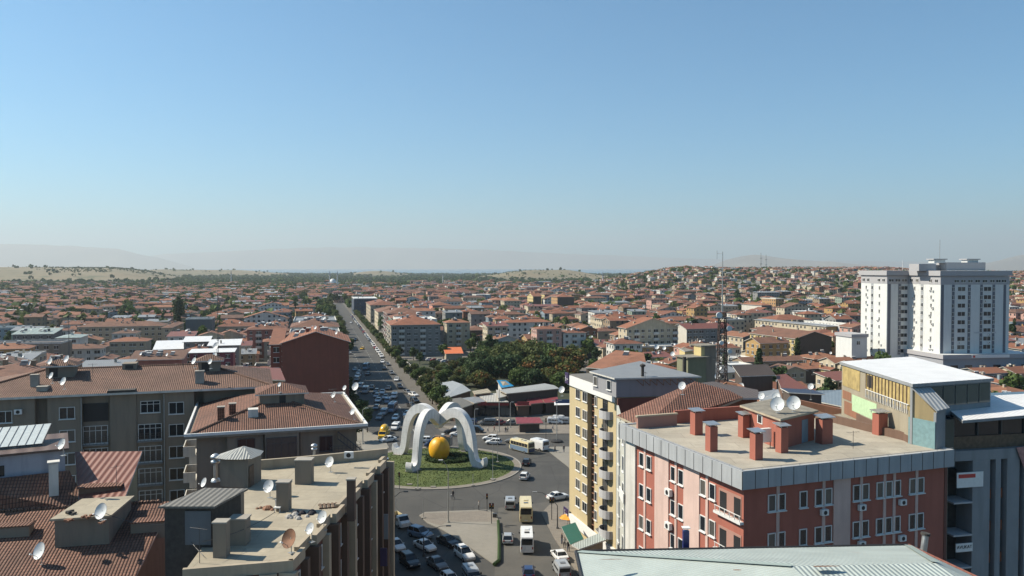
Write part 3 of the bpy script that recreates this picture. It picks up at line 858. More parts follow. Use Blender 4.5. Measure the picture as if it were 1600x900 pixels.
for i in range(4):
    CROWN['park', i] = crown_mesh('crown', 10 + i, 5.2, 4.6, 3600, .30, ['leaf', 'leaf_olive', 'leaf_autumn', 'leaf_dark'][i], 24)
    CROWN['round', i] = crown_mesh('crown', 30 + i, 2.6, 2.1, 1500, .20, ['leaf_olive', 'leaf', 'leaf_olive', 'leaf_dark'][i], 14)
    CROWN['mid', i] = crown_mesh('crown', 50 + i, 3.6, 3.4, 800, .42, ['leaf', 'leaf_dark', 'leaf', 'leaf_olive'][i], 14)
CROWN['tall', 0] = crown_mesh('crown', 70, 4.4, 11, 2600, .5, 'leaf_dark', 26)
CROWN['tall', 1] = crown_mesh('crown', 71, 2.6, 8, 1500, .4, 'leaf_dark', 20)
CROWN['cone', 0] = crown_mesh('crown', 72, 3.2, 7, 2200, .3, 'leaf_dark', 30, cone=True)
CROWN['bush', 0] = crown_mesh('crown', 73, 1.4, .9, 600, .14, 'leaf_dark', 9)
CROWN['bush', 1] = crown_mesh('crown', 74, 1.4, .9, 600, .14, 'leaf', 9)
TRUNK = {'park': trunk_mesh(5.5, .28, 6, 1), 'round': trunk_mesh(2.2, .12, 5, 2), 'mid': trunk_mesh(3.6, .18, 5, 3), 'tall': trunk_mesh(12, .35, 6, 4), 'cone': trunk_mesh(9, .2, 4, 5), 'bush': trunk_mesh(.7, .05, 4, 6)}
CZ = {'park': 5.2, 'round': 3.5, 'mid': 5.2, 'tall': 12.5, 'cone': 7.0, 'bush': .8}
TREES = []
def tree(kind, var, x, y, s=1.0, label=None, sz=1.0, name='tree', cat='tree', group=None, look='green tree'):
    t = thing(name, label, cat, (x, y, zt(x, y)), rnd.uniform(0, 6.28), group)
    t.scale = (s, s, s * sz)
    inst(TRUNK[kind], 'trunk', t); inst(CROWN[kind, var], 'crown', t, (0, 0, CZ[kind]))
    if label is None: TREES.append((t, look))
    return t

# ---- materials of the near buildings
m_wall('panel_dull', (.17, .19, .21)); m_wall('wall_maroon', (.20, .085, .065)); m_wall('wall_brown2', (.15, .095, .07))
m_seam('metal_white2', (.42, .43, .41), .35, .6, amt=.5); m_seam('metal_brown2', (.20, .19, .17), .4, .7, amt=.3)
m_plain('brick_bits', (.30, .15, .09), .9, var=.4)
m_wall('wall_lilac', (.46, .46, .52)); m_seam('metal_brown3', (.14, .085, .065), 1.2, .6, amt=.1, lines=.2); m_plain('skylight', (.62, .66, .64), .25, var=.08)
m_wall('wall_ochre2', (.42, .36, .22))
m_wall('wall_brickred', (.30, .085, .055), .3)
m_wall('wall_cream2', (.56, .46, .27), .12); m_wall('wall_pale', (.52, .52, .53), .15); m_wall('wall_grey2', (.34, .34, .36), .15)
m_wall('wall_terracotta', (.45, .15, .105), .3); m_wall('wall_pink2', (.66, .48, .42), .25); m_wall('wall_pink3', (.45, .25, .20), .1)
m_wall('panel', (.45, .47, .49), .3)
m_ground('roof_hut', (.34, .31, .25), (.16, .145, .12), .9, 3.0, .4)
m_wall('wall_greenwhite', (.56, .56, .50), .2)
m_plain('rust_patch', (.22, .12, .07), .8, var=.4)
m_seam('metal_green2', (.36, .43, .40), 2.0, .5, amt=.6, lines=.1)
m_wall('wall_slate', (.32, .335, .35), .3); m_wall('wall_orange', (.38, .14, .07), .1); m_plain('ochre_panel', (.45, .34, .14), .7, var=.25, scale=1.5); m_wall('ochre_wall', (.38, .30, .16), .4)
m_plain('green_plaster', (.46, .62, .38), .9, var=.08); m_wall('wall_beige2', (.40, .35, .26), .3); m_seam('metal_grey2', (.45, .47, .48), .4, .5, amt=.2); m_plain('teal_panel', (.22, .36, .38), .5, var=.15)
m_plain('cloth_rose', (.42, .22, .20), .9, var=.3); m_glass('glass_green', (.05, .09, .09), 0)
m_plain('pipe_blue', (.16, .19, .27), .5); m_plain('blue_paint', (.02, .03, .16), .4)
k = NT('wall_tan2'); uv = k.uv()
k.fin(k.mix(k.ramp(k.noise(k.map(uv, (1.2, .15, 1)), 1.0, 5), .45, .8), (.30, .25, .195), (.215, .18, .145)), .95)

# ================================================================ near buildings, left side
# ---- long tiled block (W)
def long_tiled_block():
    B = G(310, 607, 28); rot = R(18)
    A = (B.x - 30 * math.cos(rot), B.y - 30 * math.sin(rot))
    F = Front(A, rot, 38)
    t = thing('apartment_block', 'long grey apartment block under a weathered tiled roof, behind the red metal roof', 'building', F.loc(), F.rot)
    e = 28.0; X1 = 39.0
    mb = MB()
    xr = F.x(55), F.x(75), F.x(130), F.x(172), F.x(213)
    # wall in bays: recessed strips where the photo shows them
    def bay(px0, px1, y0, ztop=e - .3):
        mb.box(F.x(px0) if px0 > -900 else F.x(75, 9.5) - 8.9, F.x(px1) if px1 < 900 else X1 - .6, y0, 14, 0, ztop, 0, bottom=False)
    bay(-999, 55, 0); bay(55, 75, 1.2); bay(75, 127, 0); bay(127, 172, .9); bay(172, 213, .35); bay(213, 256, .5); bay(256, 304, 0); bay(304, 318, 2.0); bay(318, 999, 1.0)
    mb.build('wall', 'wall_tan2', t)
    # roof: low gable with a hipped right end; small steps along the eave
    rmb = MB(); yr = 9.5; rh = 2.15; o = .7; L = F.x(75, 9.5) - 9.5; Rx = X1 + .5; pl_ = (L + 9.5, yr, e + rh)
    pr = (Rx - 9, yr, e + rh)
    rmb.face([(L, -o, e), (Rx, -o, e), pr, pl_]); rmb.face([(L, 2 * yr, e), (L, -o, e), pl_]); rmb.face([(Rx, -o, e), (Rx, 2 * yr, e), pr]); rmb.face([(Rx, 2 * yr, e), (L, 2 * yr, e), pl_, pr])
    rmb.box(L, Rx, -o, 2 * yr, e - .28, e - .004, 1)
    rmb.box(F.x(170), F.x(213), -o - .05, .9, e + .02, e + .3, 2)
    ro = rmb.build('roof', ['tile_near_pale', 'wall_white', 'soot_and_shade'], t)
    mb = MB(); mb.tube([pl_, pr], .16, 6, 0); mb.tube([pl_, (L, -o, e + .08)], .16, 6, 0); mb.tube([pr, (Rx, -o, e + .08)], .16, 6, 0); mb.build('ridge_tiles', 'tile_near_pale', t)
    # windows, floor by floor from the top
    def col(x0, y0, x1, y1, yoff, style='plain', n=5, fh=2.9, rail=False, skip=()):
        a, b, c, d = F.rect(x0, y0, x1, y1, yoff)
        for i in range(n):
            if i in skip: continue
            put(win_mesh(b - a, d - c, style), 'window', t, (a + b) / 2, yoff, c - fh * i)
            if rail: put(balcony_mesh(b - a + .3, .5, .9, 'rail', 'wall_grey'), 'balcony', t, (a + b) / 2, yoff, c - fh * i - .15)
    col(0, 643, 19, 660, 0); col(94, 637, 117, 654, 0)
    col(131, 666, 168, 692, .9, 'glazed', 4, rail=True)
    col(221, 627, 250, 644, .5, 'glazed', 1); col(217, 663, 252, 686, .5, 'glazed', 5, rail=True)
    col(265, 629, 287, 646, 0)
    for x in (F.x(128), F.x(257)): MB().tube([(0, 0, 0), (0, 0, 26.5)], .07, 6).build('downpipe', 'pole', t, (x, -.12, 1))
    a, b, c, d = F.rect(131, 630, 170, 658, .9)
    MB().box(a, b, .80, .897, c, d).build('loggia', 'dark', t)  # flat dark sheet painted in for the shade inside the loggia
    put(ac_mesh(), 'air_conditioner', t, F.x(30), 0, e - 2.2)
    # rooftop huts and chimneys
    def hut(px0, px1, y, h, zb, roof=True, nm='roof_hut'):
        x0, x1 = F.x(px0, y), F.x(px1, y); m2 = MB().box(x0, x1, y, y + 2.4, zb - 1.2, zb + h, 0)
        hh = m2.build(nm, 'wall_tan2', t)
        if roof:
            r2, _ = roof_hip(x0, x1, y, y + 2.4, zb + h + .1, .45, .5); r2.build('hut_roof', ['tile_near_pale', 'wall_white'], hh)
        MB().box(x0 + .4, x0 + 1.4, y - .02, y - .003, zb + .1, zb + h - .2).build('hut_door', 'dark', hh)
    hut(73, 117, 6.0, 1.5, e + 1.4); hut(311, 345, 6.2, 1.5, e + 1.4)
    hut(192, 214, 8.3, .8, e + 1.9, False)
    for px_, y_, w2, h2 in ((56, 3.2, .9, 1.5), (313, 2.0, 1.1, 1.6), (68, 1.6, 1.2, .5)):
        chimney(t, F.x(px_, y_), y_, e + y_ * .21, h2, w2)
    return F
WF = long_tiled_block()

# red standing seam wing behind the villa
def simple_roof(name, label, cat, pts, m, thick=.2, under='wall_white', walls=None, zb=0.0, wm='wall_beige', group=None, inset=.4, wallname='wall'):
    """roof sheet through the given world points on walls of the same outline"""
    c = sum((Vector(p) for p in pts), Vector()) / len(pts)
    t = thing(name, label, cat, (c.x, c.y, zb), 0, group)
    q = [Vector((p[0] - c.x, p[1] - c.y, p[2] - zb)) for p in pts]
    a = sum(q[i].x * q[(i + 1) % len(q)].y - q[(i + 1) % len(q)].x * q[i].y for i in range(len(q)))
    if a < 0: q = q[::-1]
    n = len(q); mb = MB()
    lo = [p - Vector((0, 0, thick)) for p in q]
    mb.raw(q + lo, [tuple(range(n))], 0); mb.raw(q + lo, [tuple(range(2 * n - 1, n - 1, -1))] + [(i, i + n, (i + 1) % n + n, (i + 1) % n) for i in range(n)], 1)
    mb.build('roof', [m, under], t)
    if walls is not False:
        s_ = 1 - inset / max(2.0, max(p.xy.length for p in q)) * 2
        wq = [Vector((p.x * s_, p.y * s_, p.z - thick - .01)) for p in q]; wb = [Vector((p.x, p.y, -3)) for p in wq]
        mb = MB(); mb.raw(wq + wb, [(i, i + n, (i + 1) % n + n, (i + 1) % n) for i in range(n)]); mb.build(wallname, wm, t)
    return t, c
simple_roof('annex', 'annex under a dark red seamed metal roof, behind the villa penthouse', 'building',
            [G(370, 572, 26.5), G(438, 575, 26.5), G(446, 594, 26), G(402, 592, 26)], 'metal_red', wm='wall_tan2')

# ---- villa with the white gutter line (V)
def villa():
    B = G(575, 661, 26); rot = R(18); w_ = 19.8; d = 25
    A = (B.x - w_ * math.cos(rot), B.y - w_ * math.sin(rot))
    F = Front(A, rot, w_); e = 25.65
    t = thing('apartment_block', 'apartment block with low hipped tile roof edged by a white gutter, behind the flat roof', 'building', F.loc(), F.rot)
    mb = MB(); mb.box(1.2, w_ - 1.2, 1.2, d - 1, 0, e - .25, 0, bottom=False)
    mb.box(F.x(355), F.x(412), .55, 1.3, 0, e - .25, 0, bottom=False)
    mb.box(F.x(414), F.x(468), .15, 1.3, 0, e - .25, 0, bottom=False)
    mb.box(F.x(470), F.x(523), .7, 1.3, 0, e - .25, 0, bottom=False)
    mb.build('wall', 'wall_tan2', t)
    mb = MB(); mb.box(0, w_, 0, d, e - .24, e, 0); g = .22
    for q in ((0, w_, 0, g), (0, w_, d - g, d), (0, g, g, d - g), (w_ - g, w_, g, d - g)): mb.box(*q, e + .002, e + .3, 1)
    mb.build('eave_slab', ['wall_tan2', 'white_paint'], t)
    mb, rh = roof_hip(.9, w_ - .9, .9, d - .9, e + .12, .24, .3); mb.build('roof', ['tile_near', 'wall_white'], t)
    mb = MB(); o = .6; hh = (w_ - 2 * o) / 2 * .24
    for a in ((o, o), (w_ - o, o)): mb.tube([(a[0], a[1], e + .16), (w_ / 2, w_ / 2, e + .14 + hh)], .14, 6)
    mb.build('ridge_tiles', 'tile_near_pale', t)
    # penthouse
    x0, x1 = F.x(406, 8), F.x(476, 8)
    p = MB().box(x0, x1, 8, 13, e + 1, e + 3.0, 0).build('penthouse', 'wall_tan2', t)
    m2, _ = roof_hip(x0, x1, 8, 13, e + 3.1, .32, .5); m2.build('penthouse_roof', ['tile_near', 'wall_white'], p)
    MB().box(F.x(437, 8), F.x(447, 8), 7.95, 7.997, e + 1.9, e + 2.8).build('penthouse_window', 'dark', p)
    for px_, y_ in ((346, 4.5), (364, 6.5)): chimney(t, F.x(px_, y_), y_, e + 1.0, 1.3, .75, 'tile_near')
    m2 = MB().box(F.x(388, 5), F.x(404, 5), 4.2, 5.6, e + .9, e + 1.9, 0); m2.build('skylight', 'wall_white', t)
    for (a, b, c, d_), y, st in (((372, 686, 398, 707), .55, 'plain'), ((500, 682, 519, 704), .7, 'plain'), ((417, 684, 463, 716), .15, 'glazed')):
        q = F.rect(a, b, c, d_, y)
        for i in range(4): put(win_mesh(q[1] - q[0], q[3] - q[2], st, 'rail'), 'window', t, (q[0] + q[1]) / 2, y, q[2] - 2.95 * i)
    for i in range(5):
        z = e - 2.9 - 2.95 * i
        put(balcony_mesh(3.4, 1.3, 1.0, 'rail', 'wall_tan2'), 'balcony', t, w_ - 2.6, .5, z)
        put(balcony_mesh(4.0, 1.3, 1.0, 'solid', 'wall_white'), 'balcony', t, .9, 6, z, -math.pi / 2)
        put(balcony_mesh(4.0, 1.3, 1.0, 'solid', 'wall_white'), 'balcony', t, .9, 15, z, -math.pi / 2)
    # outside stair stringers on the right
    mb = MB()
    mb.tube([(w_ - 3.4, .3, e - .5), (w_ - .6, .3, e - 2.9)], .06, 5); mb.tube([(w_ - 3.4, .3, e - 1.3), (w_ - .6, .3, e - 3.7)], .06, 5)
    for i in range(9): s_ = i / 8; mb.tube([(w_ - 3.4 + 2.8 * s_, .3, e - .5 - 2.4 * s_), (w_ - 3.4 + 2.8 * s_, .3, e - 1.4 - 2.4 * s_)], .03, 4)
    mb.build('stair_rail', 'rail', t)
    return F, e
VF, VE = villa()

# hidden-behind block whose shadow falls on the parked cars (stands behind the villa)
F_ = Front((-41.2, 111), R(13.7), 17)
house('apartment_block', 'mostly hidden low block between the villa and the red gable block', 'building', F_, 17, 20, 19.3, 'flat', 'wall_tan', 'roof_concrete', windows=True, wins='R', chim=1)

# ---- flat roofed building with the bay facade (F)
def flat_block():
    Z = 25.0
    pts = [G(285, 897, Z), G(440, 882, Z), G(600, 714, Z), G(487, 726, Z), G(405, 733, Z)]
    pl = [(p.x, p.y) for p in pts]
    F = Front(pl[1], math.atan2(pl[2][1] - pl[1][1], pl[2][0] - pl[1][0]), math.hypot(pl[2][0] - pl[1][0], pl[2][1] - pl[1][1]))
    t = thing('office_block', 'flat-roofed brown block with pilastered street facade, cream roof and many dishes', 'building', (0, 0, 0))
    MB().prism([(p[0], p[1]) for p in pl], 0, Z - .5, 0).build('wall', 'wall_maroon', t)
    # stepped slab edge and pilasters along the right facade
    n = 12; L = F.w; edge = []
    mbp = MB(); 
    for i in range(n):
        a, b = L * i / n, L * (i + 1) / n; dpt = -.75 if i % 2 == 0 else -.3
        edge += [F.to(a, dpt), F.to(b, dpt)]
        q = [F.to(a, .1), F.to(b, .1), F.to(b, dpt + .25), F.to(a, dpt + .25)]
        if i % 2 == 0: mbp.prism(q, 0, Z - .45, 0)
    mbp.build('bay', 'wall_maroon', t)
    for i in range(n + 1):
        a = L * i / n
        MB().prism([F.to(a - .28, .1), F.to(a + .28, .1), F.to(a + .28, -1.0), F.to(a - .28, -1.0)], 0, Z - .46).build('pilaster', 'wall_beige' if i % 3 == 0 else 'wall_brown2', t)
    for i in range(n):
        for fl in range(8):
            a = L * (i + .5) / n; dpt = -.5 if i % 2 == 0 else 0
            x, y = F.to(a, dpt); put(win_mesh(1.3, 1.5), 'window', t, x, y, Z - 2.6 - 2.9 * fl, F.rot)
    poly = [pl[0]] + edge + [pl[3], pl[4]]
    MB().prism(poly, Z - .45, Z, 0, 1).build('roof_slab', ['wall_beige', 'roof_concrete'], t)
    # parapet: low raised edge pieces
    mb = MB()
    def curb(a, b, wd=.3, h=.45):
        a = Vector(a); b = Vector(b); d_ = (b - a).normalized(); n_ = Vector((-d_.y, d_.x)) * wd
        mb.prism([tuple(a), tuple(b), tuple(b + n_), tuple(a + n_)], Z + .004, Z + h, 0, 0)
    for a, b in zip(edge[::2], edge[1::2]): curb(a, b, .32, .28)
    curb(edge[-1], pl[3], .3, .9); curb(pl[3], pl[4], .3, .9); curb(pl[0], edge[0], .3, .28)
    mb.build('parapet', 'wall_beige', t)
    # front wall panels under the lower edge
    FF = Front(pl[0], math.atan2(pl[1][1] - pl[0][1], pl[1][0] - pl[0][0]), (v2(pl[1]) - v2(pl[0])).length)
    for i in range(4):
        a = FF.w * i / 4
        MB().prism([FF.to(a + .1, 0), FF.to(a + 1.2, 0), FF.to(a + 1.2, -.35), FF.to(a + .1, -.35)], 0, Z - .46).build('pilaster', 'wall_beige' if i % 2 else 'wall_maroon', t)
    # chimneys placed where they stand on the deck
    def ch(px, py, w_, h, d=None, m='wall_tan2'):
        p = G(px, py, Z); chimney(t, p.x, p.y + .5, Z, h, w_, m, d)
    ch(473.5, 757, 1.4, 2.05, 1.1); ch(441, 800, .95, 2.2, .9); ch(342, 873, .85, 2.25, .8); ch(371, 853, 1.15, 1.75, 1.0)
    ch(547, 800, .6, 2.4, .6, 'wall_brown2')
    # stair hut with the fan shaped sheet roof
    p = G(372, 760, Z)
    h = MB().prism([(-2.2, 0), (1.5, -.6), (2.0, 2.2), (-1.6, 3.0)], 0, 3.0).build('stair_hut', 'wall_tan2', t, (p.x, p.y, Z)); h.scale = (.70, .9, .84)
    mb = MB(); apex = (.2, 1.3, 3.9); rim = [(-2.7, -.4), (-1.0, -1.0), (.8, -1.0), (2.0, -.7), (2.5, .8), (2.2, 2.6), (-1.9, 3.3), (-2.8, 1.4)]
    for a, b in zip(rim, rim[1:] + rim[:1]): mb.face([(*a, 3.05), (*b, 3.05), apex]); mb.face([(*b, 3.05), (*a, 3.05), (0, 1, 3.0)])
    mb.build('hut_roof', 'metal_white2', h)
    MB().box(1.1, 1.15, 0, 0, 0, 0)
    MB().prism([(1.62, -.5), (1.72, .6), (1.76, .6), (1.66, -.52)], .05, 2.2).build('hut_door', 'wood', h)
    # shed on the left edge, walls near-black to paint a shaded void
    p = G(308, 862, Z)
    s_ = MB().prism([(-1.9, .8), (1.3, .8), (2.0, 4.6), (-.6, 4.8)], -2.5, 2.75).build('shed', 'soot_and_shade', t, (p.x - .6, p.y, Z))
    MB().prism([(-2.2, .5), (1.6, .5), (2.4, 4.9), (-.8, 5.1)], 2.76, 2.9).build('shed_roof', 'metal_brown2', s_)
    MB().prism([(-.5, .78), (1.25, .78), (1.25, .74), (-.5, .74)], .2, 2.5).build('shed_panel', 'panel_dull', s_)
    p = G(352, 822, Z); MB().box(-.9, .9, 0, 1.5, 0, 2.2).build('shed_box', 'wall_tan2', t, (p.x, p.y, Z))
    return t, Z
FT, FZ = flat_block()
def roof_vent(px, py, z, lbl, s=1.0):
    p = G(px, py, z); mb = MB(); mb.lathe([(.18, 0), (.18, 1.6)], 12, 0); mb.lathe([(.18, 1.6), (.42, 1.75), (.42, 1.95), (.2, 2.0), (.2, 2.1), (.46, 2.2), (.46, 2.4), (.15, 2.6), (0, 2.62)], 14, 0); mb.lathe([(.45, 0), (.36, .25), (.19, .3)], 10, 0)
    mb.xf(Matrix.Scale(s, 4)); return mb.build('roof_ventilator', 'steel', loc=(p.x, p.y, z), smooth=True, label=lbl, cat='ventilator')
roof_vent(337, 752, FZ, 'steel turbine ventilator beside the fan-roofed stair hut', .95)
roof_vent(491, 722, FZ, 'small grey vent cowl on the back parapet of the flat roof', .7)
# things lying on the flat roof
p = G(546, 722, FZ + .45); o = inst(ac_mesh(), 'air_conditioner', loc=(p.x, p.y, FZ + .9), label='white air conditioner on the back parapet of the flat roof', cat='air conditioner')
p = G(434, 800, FZ); mb = MB(); mb.box(-.25, .25, -.25, .25, .35, .42); mb.box(-.25, .25, .2, .27, .42, .9)
for a in (-.22, .2):
    for b in (-.22, .2): mb.box(a, a + .04, b, b + .04, 0, .35)
mb.build('plastic_chair', 'white_paint', loc=(p.x, p.y, FZ), label='white plastic chair beside a roof chimney', cat='chair')
def rag(px, py, m, lbl, nm='cloth_heap', n=7, s=.5):
    p = G(px, py, FZ); rg = random.Random(px); mb = MB()
    for i in range(n):
        a, b = rg.uniform(-s, s) * 1.6, rg.uniform(-s, s); c = rg.uniform(.1, .3)
        mb.lathe([(c * 1.3, 0), (c * 1.1, c * .5), (c * .5, c), (0, c * 1.05)], 7, 0, (a, b))
    mb.build(nm, m, loc=(p.x, p.y, FZ), smooth=False, label=lbl, cat='debris')
rag(467, 808, 'cloth_pale', 'crumpled pale tarpaulin heap in the middle of the flat roof')
rag(412, 795, 'rust', 'rusty scrap heap against the shaded middle chimney', 'scrap_heap')
rag(473, 803, 'cloth_dark', 'dark rag heap beside the pale tarpaulin on the flat roof')
p = G(517, 791, FZ); mb = MB()
for i in range(6): mb.box(-.9 + i * .32, -.72 + i * .32, -.6, .6, .08, .12)
mb.box(-.95, .95, -.55, -.45, 0, .078); mb.box(-.95, .95, .45, .55, 0, .078)
mb.build('wooden_pallet', 'wood', loc=(p.x, p.y, FZ), rz=.3, label='weathered wooden pallet lying flat on the cream roof', cat='pallet')
dish(516, 722, FZ, .95, 200, 'white dish near the back parapet of the flat roof')
dish(421, 760, FZ, 1.0, 205, 'white dish left of the shaded middle chimney on the flat roof')
dish(441, 757, FZ, .7, 160, 'small dish half hidden behind the middle roof chimney')
dish(505, 808, FZ, .85, 195, 'white dish on a dark mast near the facade edge')
dish(486, 826, FZ, .75, 190, 'low white dish between the rusty dish and the masted dish')
dish(454, 842, FZ, 1.2, 195, 'large rusty brown dish near the corner of the flat roof', rusty=True)
dish(320, 754, FZ, .75, 185, 'white dish at the left foot of the fan-roofed hut')

# ---- bottom left: tiled roof with the concrete box (A)
def tile_house():
    zr = 24.3
    A, B = G(-60, 803, zr), G(270, 783, zr)
    F = Front((A.x, A.y), math.atan2(B.y - A.y, B.x - A.x), (B - A).xy.length)
    t = thing('tiled_house', 'nearest tiled roof with a concrete box on it, bottom left corner', 'building', F.loc(), F.rot)
    w_ = F.w; sl = .24; dn = 13
    z0 = zr - dn * sl
    mb = MB(); th = .15
    q = [(-2, -dn, z0), (w_ - .9, -dn, z0), (w_, 0, zr), (-2, 0, zr)]
    lo = [(a, b, c - th) for a, b, c in q]
    mb.raw(q + lo, [(0, 1, 2, 3)], 0); mb.raw(q + lo, [(7, 6, 5, 4), (0, 4, 5, 1), (1, 5, 6, 2), (3, 7, 4, 0)], 1)
    q2 = [(-2, 0, zr), (w_, 0, zr), (w_, 5, zr - 1.4), (-2, 5, zr - 1.4)]
    mb.raw(q2, [(0, 1, 2, 3)], 0)
    mb.build('roof', ['tile_near', 'wall_white'], t)
    mb = MB()
    for i in range(int(w_ / .42)): x = -1.8 + i * .45; mb.tube([(x, 0, zr + .02), (x + .40, 0, zr + .06)], [.15, .17], 7)
    mb.build('ridge_tiles', 'tile_near_pale', t)
    mb = MB(); mb.prism([(-2, -dn + .4), (w_ - 1.6, -dn + .4), (w_ - .7, 4.6), (-2, 4.6)], 0, z0 - .3, 0); 
    mb.raw([(w_ - 1.5, -dn + .4, z0 - .3), (w_ - .7, 0, z0 - .3), (w_ - .7, 0, zr - .2)], [(0, 1, 2)]); mb.build('wall', 'wall_tan2', t)
    zs = lambda y: zr + y * sl
    # concrete box, dormer strips
    def loc(px, py, z):
        p = G(px, py, z); d_ = p.xy - F.A; return d_.dot(F.u), d_.dot(F.n)
    x0, y0 = loc(86, 862, 22.6); x1, _ = loc(166, 862, 22.6)
    c_ = MB().prism([(x0, y0), (x1, y0), (x1 + .5, y0 + 4.9), (x0 + .7, y0 + 4.9)], zs(y0) - .8, 25.0, 0, 1).build('concrete_box', ['wall_tan2', 'roof_concrete'], t)
    MB().prism([(x0 - .25, y0 - .25), (x1 + .2, y0 - .25), (x1 + .7, y0 + 5.1), (x0 + .5, y0 + 5.1)], 25.01, 25.15, 0, 1).build('box_slab', ['wall_beige', 'roof_concrete'], c_)
    def dorm(xa, xb, ya, h, m='wall_tan2', dd=1.1):
        d_ = MB().box(xa, xb, ya, ya + dd, zs(ya) - .5, zs(ya) + h, 0).build('dormer', m, t)
        MB().box(xa - .1, xb + .1, ya - .12, ya + dd + .1, zs(ya) + h + .01, zs(ya) + h + .09).build('dormer_cap', 'tile_near', d_)
    a, b = loc(-60, 846, 23.3); c, _ = loc(42, 842, 23.3); dorm(a, c, b, .8)
    a, b = loc(204, 824, 23.7); c, _ = loc(261, 818, 23.7); dorm(a, c, b, .8)
    a, b = loc(122, 792, 24.2); c, _ = loc(189, 786, 24.2); dorm(a, c, .5, 1.25, 'wall_brown')
    # rubble on the box
    rg = random.Random(5)
    for nm, m, fx, fy, s_ in (('bucket', 'soot_and_shade', .2, .85, .35), ('brick_pile', 'brick_bits', .5, .6, .3), ('rubble', 'brick_bits', .22, .3, .22), ('rubble', 'brick_bits', .8, .35, .2), ('rubble', 'brick_bits', .6, .28, .12)):
        pass
    return F, t
AF, AT = tile_house()
for px_, py_, m, s_, lbl, nm in ((110, 803, 'soot_and_shade', .34, 'black bundle on the concrete roof box', 'bundle'), (137, 809, 'brick_bits', .28, 'brick rubble heap on the concrete roof box', 'brick_heap'),
                         (108, 815, 'brick_bits', .2, 'small brick pieces left of the brick heap on the box', 'brick_heap'), (157, 818, 'brick_bits', .2, 'broken bricks near the dish on the concrete box', 'brick_heap')):
    p = G(px_, py_, 25.15); mb = MB(); rg = random.Random(px_)
    for i in range(9):
        a, b, c = rg.uniform(-s_, s_) * 1.2, rg.uniform(-s_, s_), rg.uniform(.08, .16)
        m2 = MB().box(-c, c, -c * .6, c * .6, 0, c * .9); m2.xf(Matrix.Translation((a, b, rg.uniform(0, s_ * .3))) @ Matrix.Rotation(rg.uniform(0, 3), 4, 'Z')); mb.raw(m2.v, m2.f)
    mb.build(nm, m, loc=(p.x, p.y, 25.15), label=lbl, cat='debris')
dish(160, 799, 25.15, 1.12, 205, 'white dish standing on the concrete roof box', pole=.7)
dish(64, 861, 22.4, 1.15, 200, 'white dish with square foot on the nearest tiled slope', pole=1.0)

# ---- tiled roofs between (A2): lower tiled slope, red seamed slope, white penthouse
def mid_left():
    t, c = simple_roof('tiled_house', 'tiled roof directly behind the nearest roof, below the white penthouse', 'building',
                       [G(-90, 806, 24.2), G(118, 795, 24.2), G(136, 786, 24.6), G(108, 735, 26.6), G(-90, 757, 26.6)], 'tile_near', wm='wall_tan2')
    t2, c = simple_roof('tiled_house', 'steep dark red seamed metal roof between the white penthouse and grey block', 'building',
                        [G(117, 706, 27.4), G(222, 705, 27.4), G(191, 789, 24.7), G(124, 789, 24.7)], 'metal_red', wm='wall_ochre2')
    # white penthouse
    A, B = G(-60, 760, 26.2), G(102, 742, 26.2)
    F = Front((A.x, A.y), math.atan2(B.y - A.y, B.x - A.x), (B - A).xy.length)
    t3 = thing('penthouse', 'pale plastered penthouse with a brown roof carrying white panels', 'building', F.loc(0), F.rot)
    MB().box(0, F.w, .3, 7, 22, 28.3).build('wall', 'wall_lilac', t3)
    MB().box(-.3, F.w + .3, -.1, 7.4, 28.31, 28.5).build('roof', 'metal_brown3', t3)
    x0 = F.x(-40, 2.5); x1 = F.x(68, 2.5)
    mb = MB(); q = [(x0, 1.9, 28.75), (x1, 1.9, 28.75), (x1 + .7, 5.6, 29.8), (x0 + .7, 5.6, 29.8)]; lo = [(a, b, c_ - .15) for a, b, c_ in q]
    mb.raw(q + lo, [(0, 1, 2, 3)], 0); mb.raw(q + lo, [(7, 6, 5, 4), (0, 4, 5, 1), (1, 5, 6, 2), (2, 6, 7, 3), (3, 7, 4, 0)], 1)
    mb.build('skylight_panel', ['skylight', 'rail'], t3)
    for i in range(9): x = x0 + (x1 - x0) * i / 8; MB().face([(x - .03, 1.88, 28.77), (x + .03, 1.88, 28.77), (x + .73, 5.6, 29.83), (x + .67, 5.6, 29.83)]).build('panel_bar', 'rail', t3)
    MB().box(F.x(0) - .8, F.x(8), .26, .297, 26.6, 27.5).build('window', 'glass', t3)
    dish(98, 694, 28.5, .85, 200, 'white dish at the far corner of the brown penthouse roof')
    p = G(84, 757, 26); mb = MB(); mb.box(-.35, .35, -.35, .35, -1, 1.8, 0); mb.box(-.45, .45, -.45, .45, 1.85, 1.95, 0); ch = mb.build('chimney', 'wall_white', t3, None)
    d_ = p.xy - F.A; ch.location = (d_.dot(F.u), d_.dot(F.n), 26)
mid_left()
dish(100, 596, 29.2, .95, 200, 'larger dish below the left tiled roof hut'); dish(81, 587, 29.6, .8, 195, 'smaller dish at the left tiled roof hut')
dish(105, 561, 30.9, .95, 200, 'dish standing right behind the left roof hut'); dish(79, 565, 30.6, .9, 200, 'dish standing left behind the left roof hut')
dish(338, 541, 30.9, 1.1, 200, 'upper dish of the pair over the right roof hut'); dish(336, 555, 30.6, .85, 200, 'lower dish of the pair over the right roof hut')
dish(304, 564, 30.4, .9, 190, 'dish at the left corner of the right roof hut'); dish(329, 565, 30.5, .7, 200, 'small dish just in front of the right roof hut')
dish(556, 604, 26.2, 1.1, 200, 'larger dish on the villa roof corner near the avenue'); dish(539, 606, 26.2, .7, 190, 'small dish left of the larger one at the villa back corner')
dish(552, 643, 25.9, .8, 185, 'dish on the right eave of the villa roof'); dish(437, 601, 28.9, .5, 200, 'tiny white dish on the villa penthouse ridge')
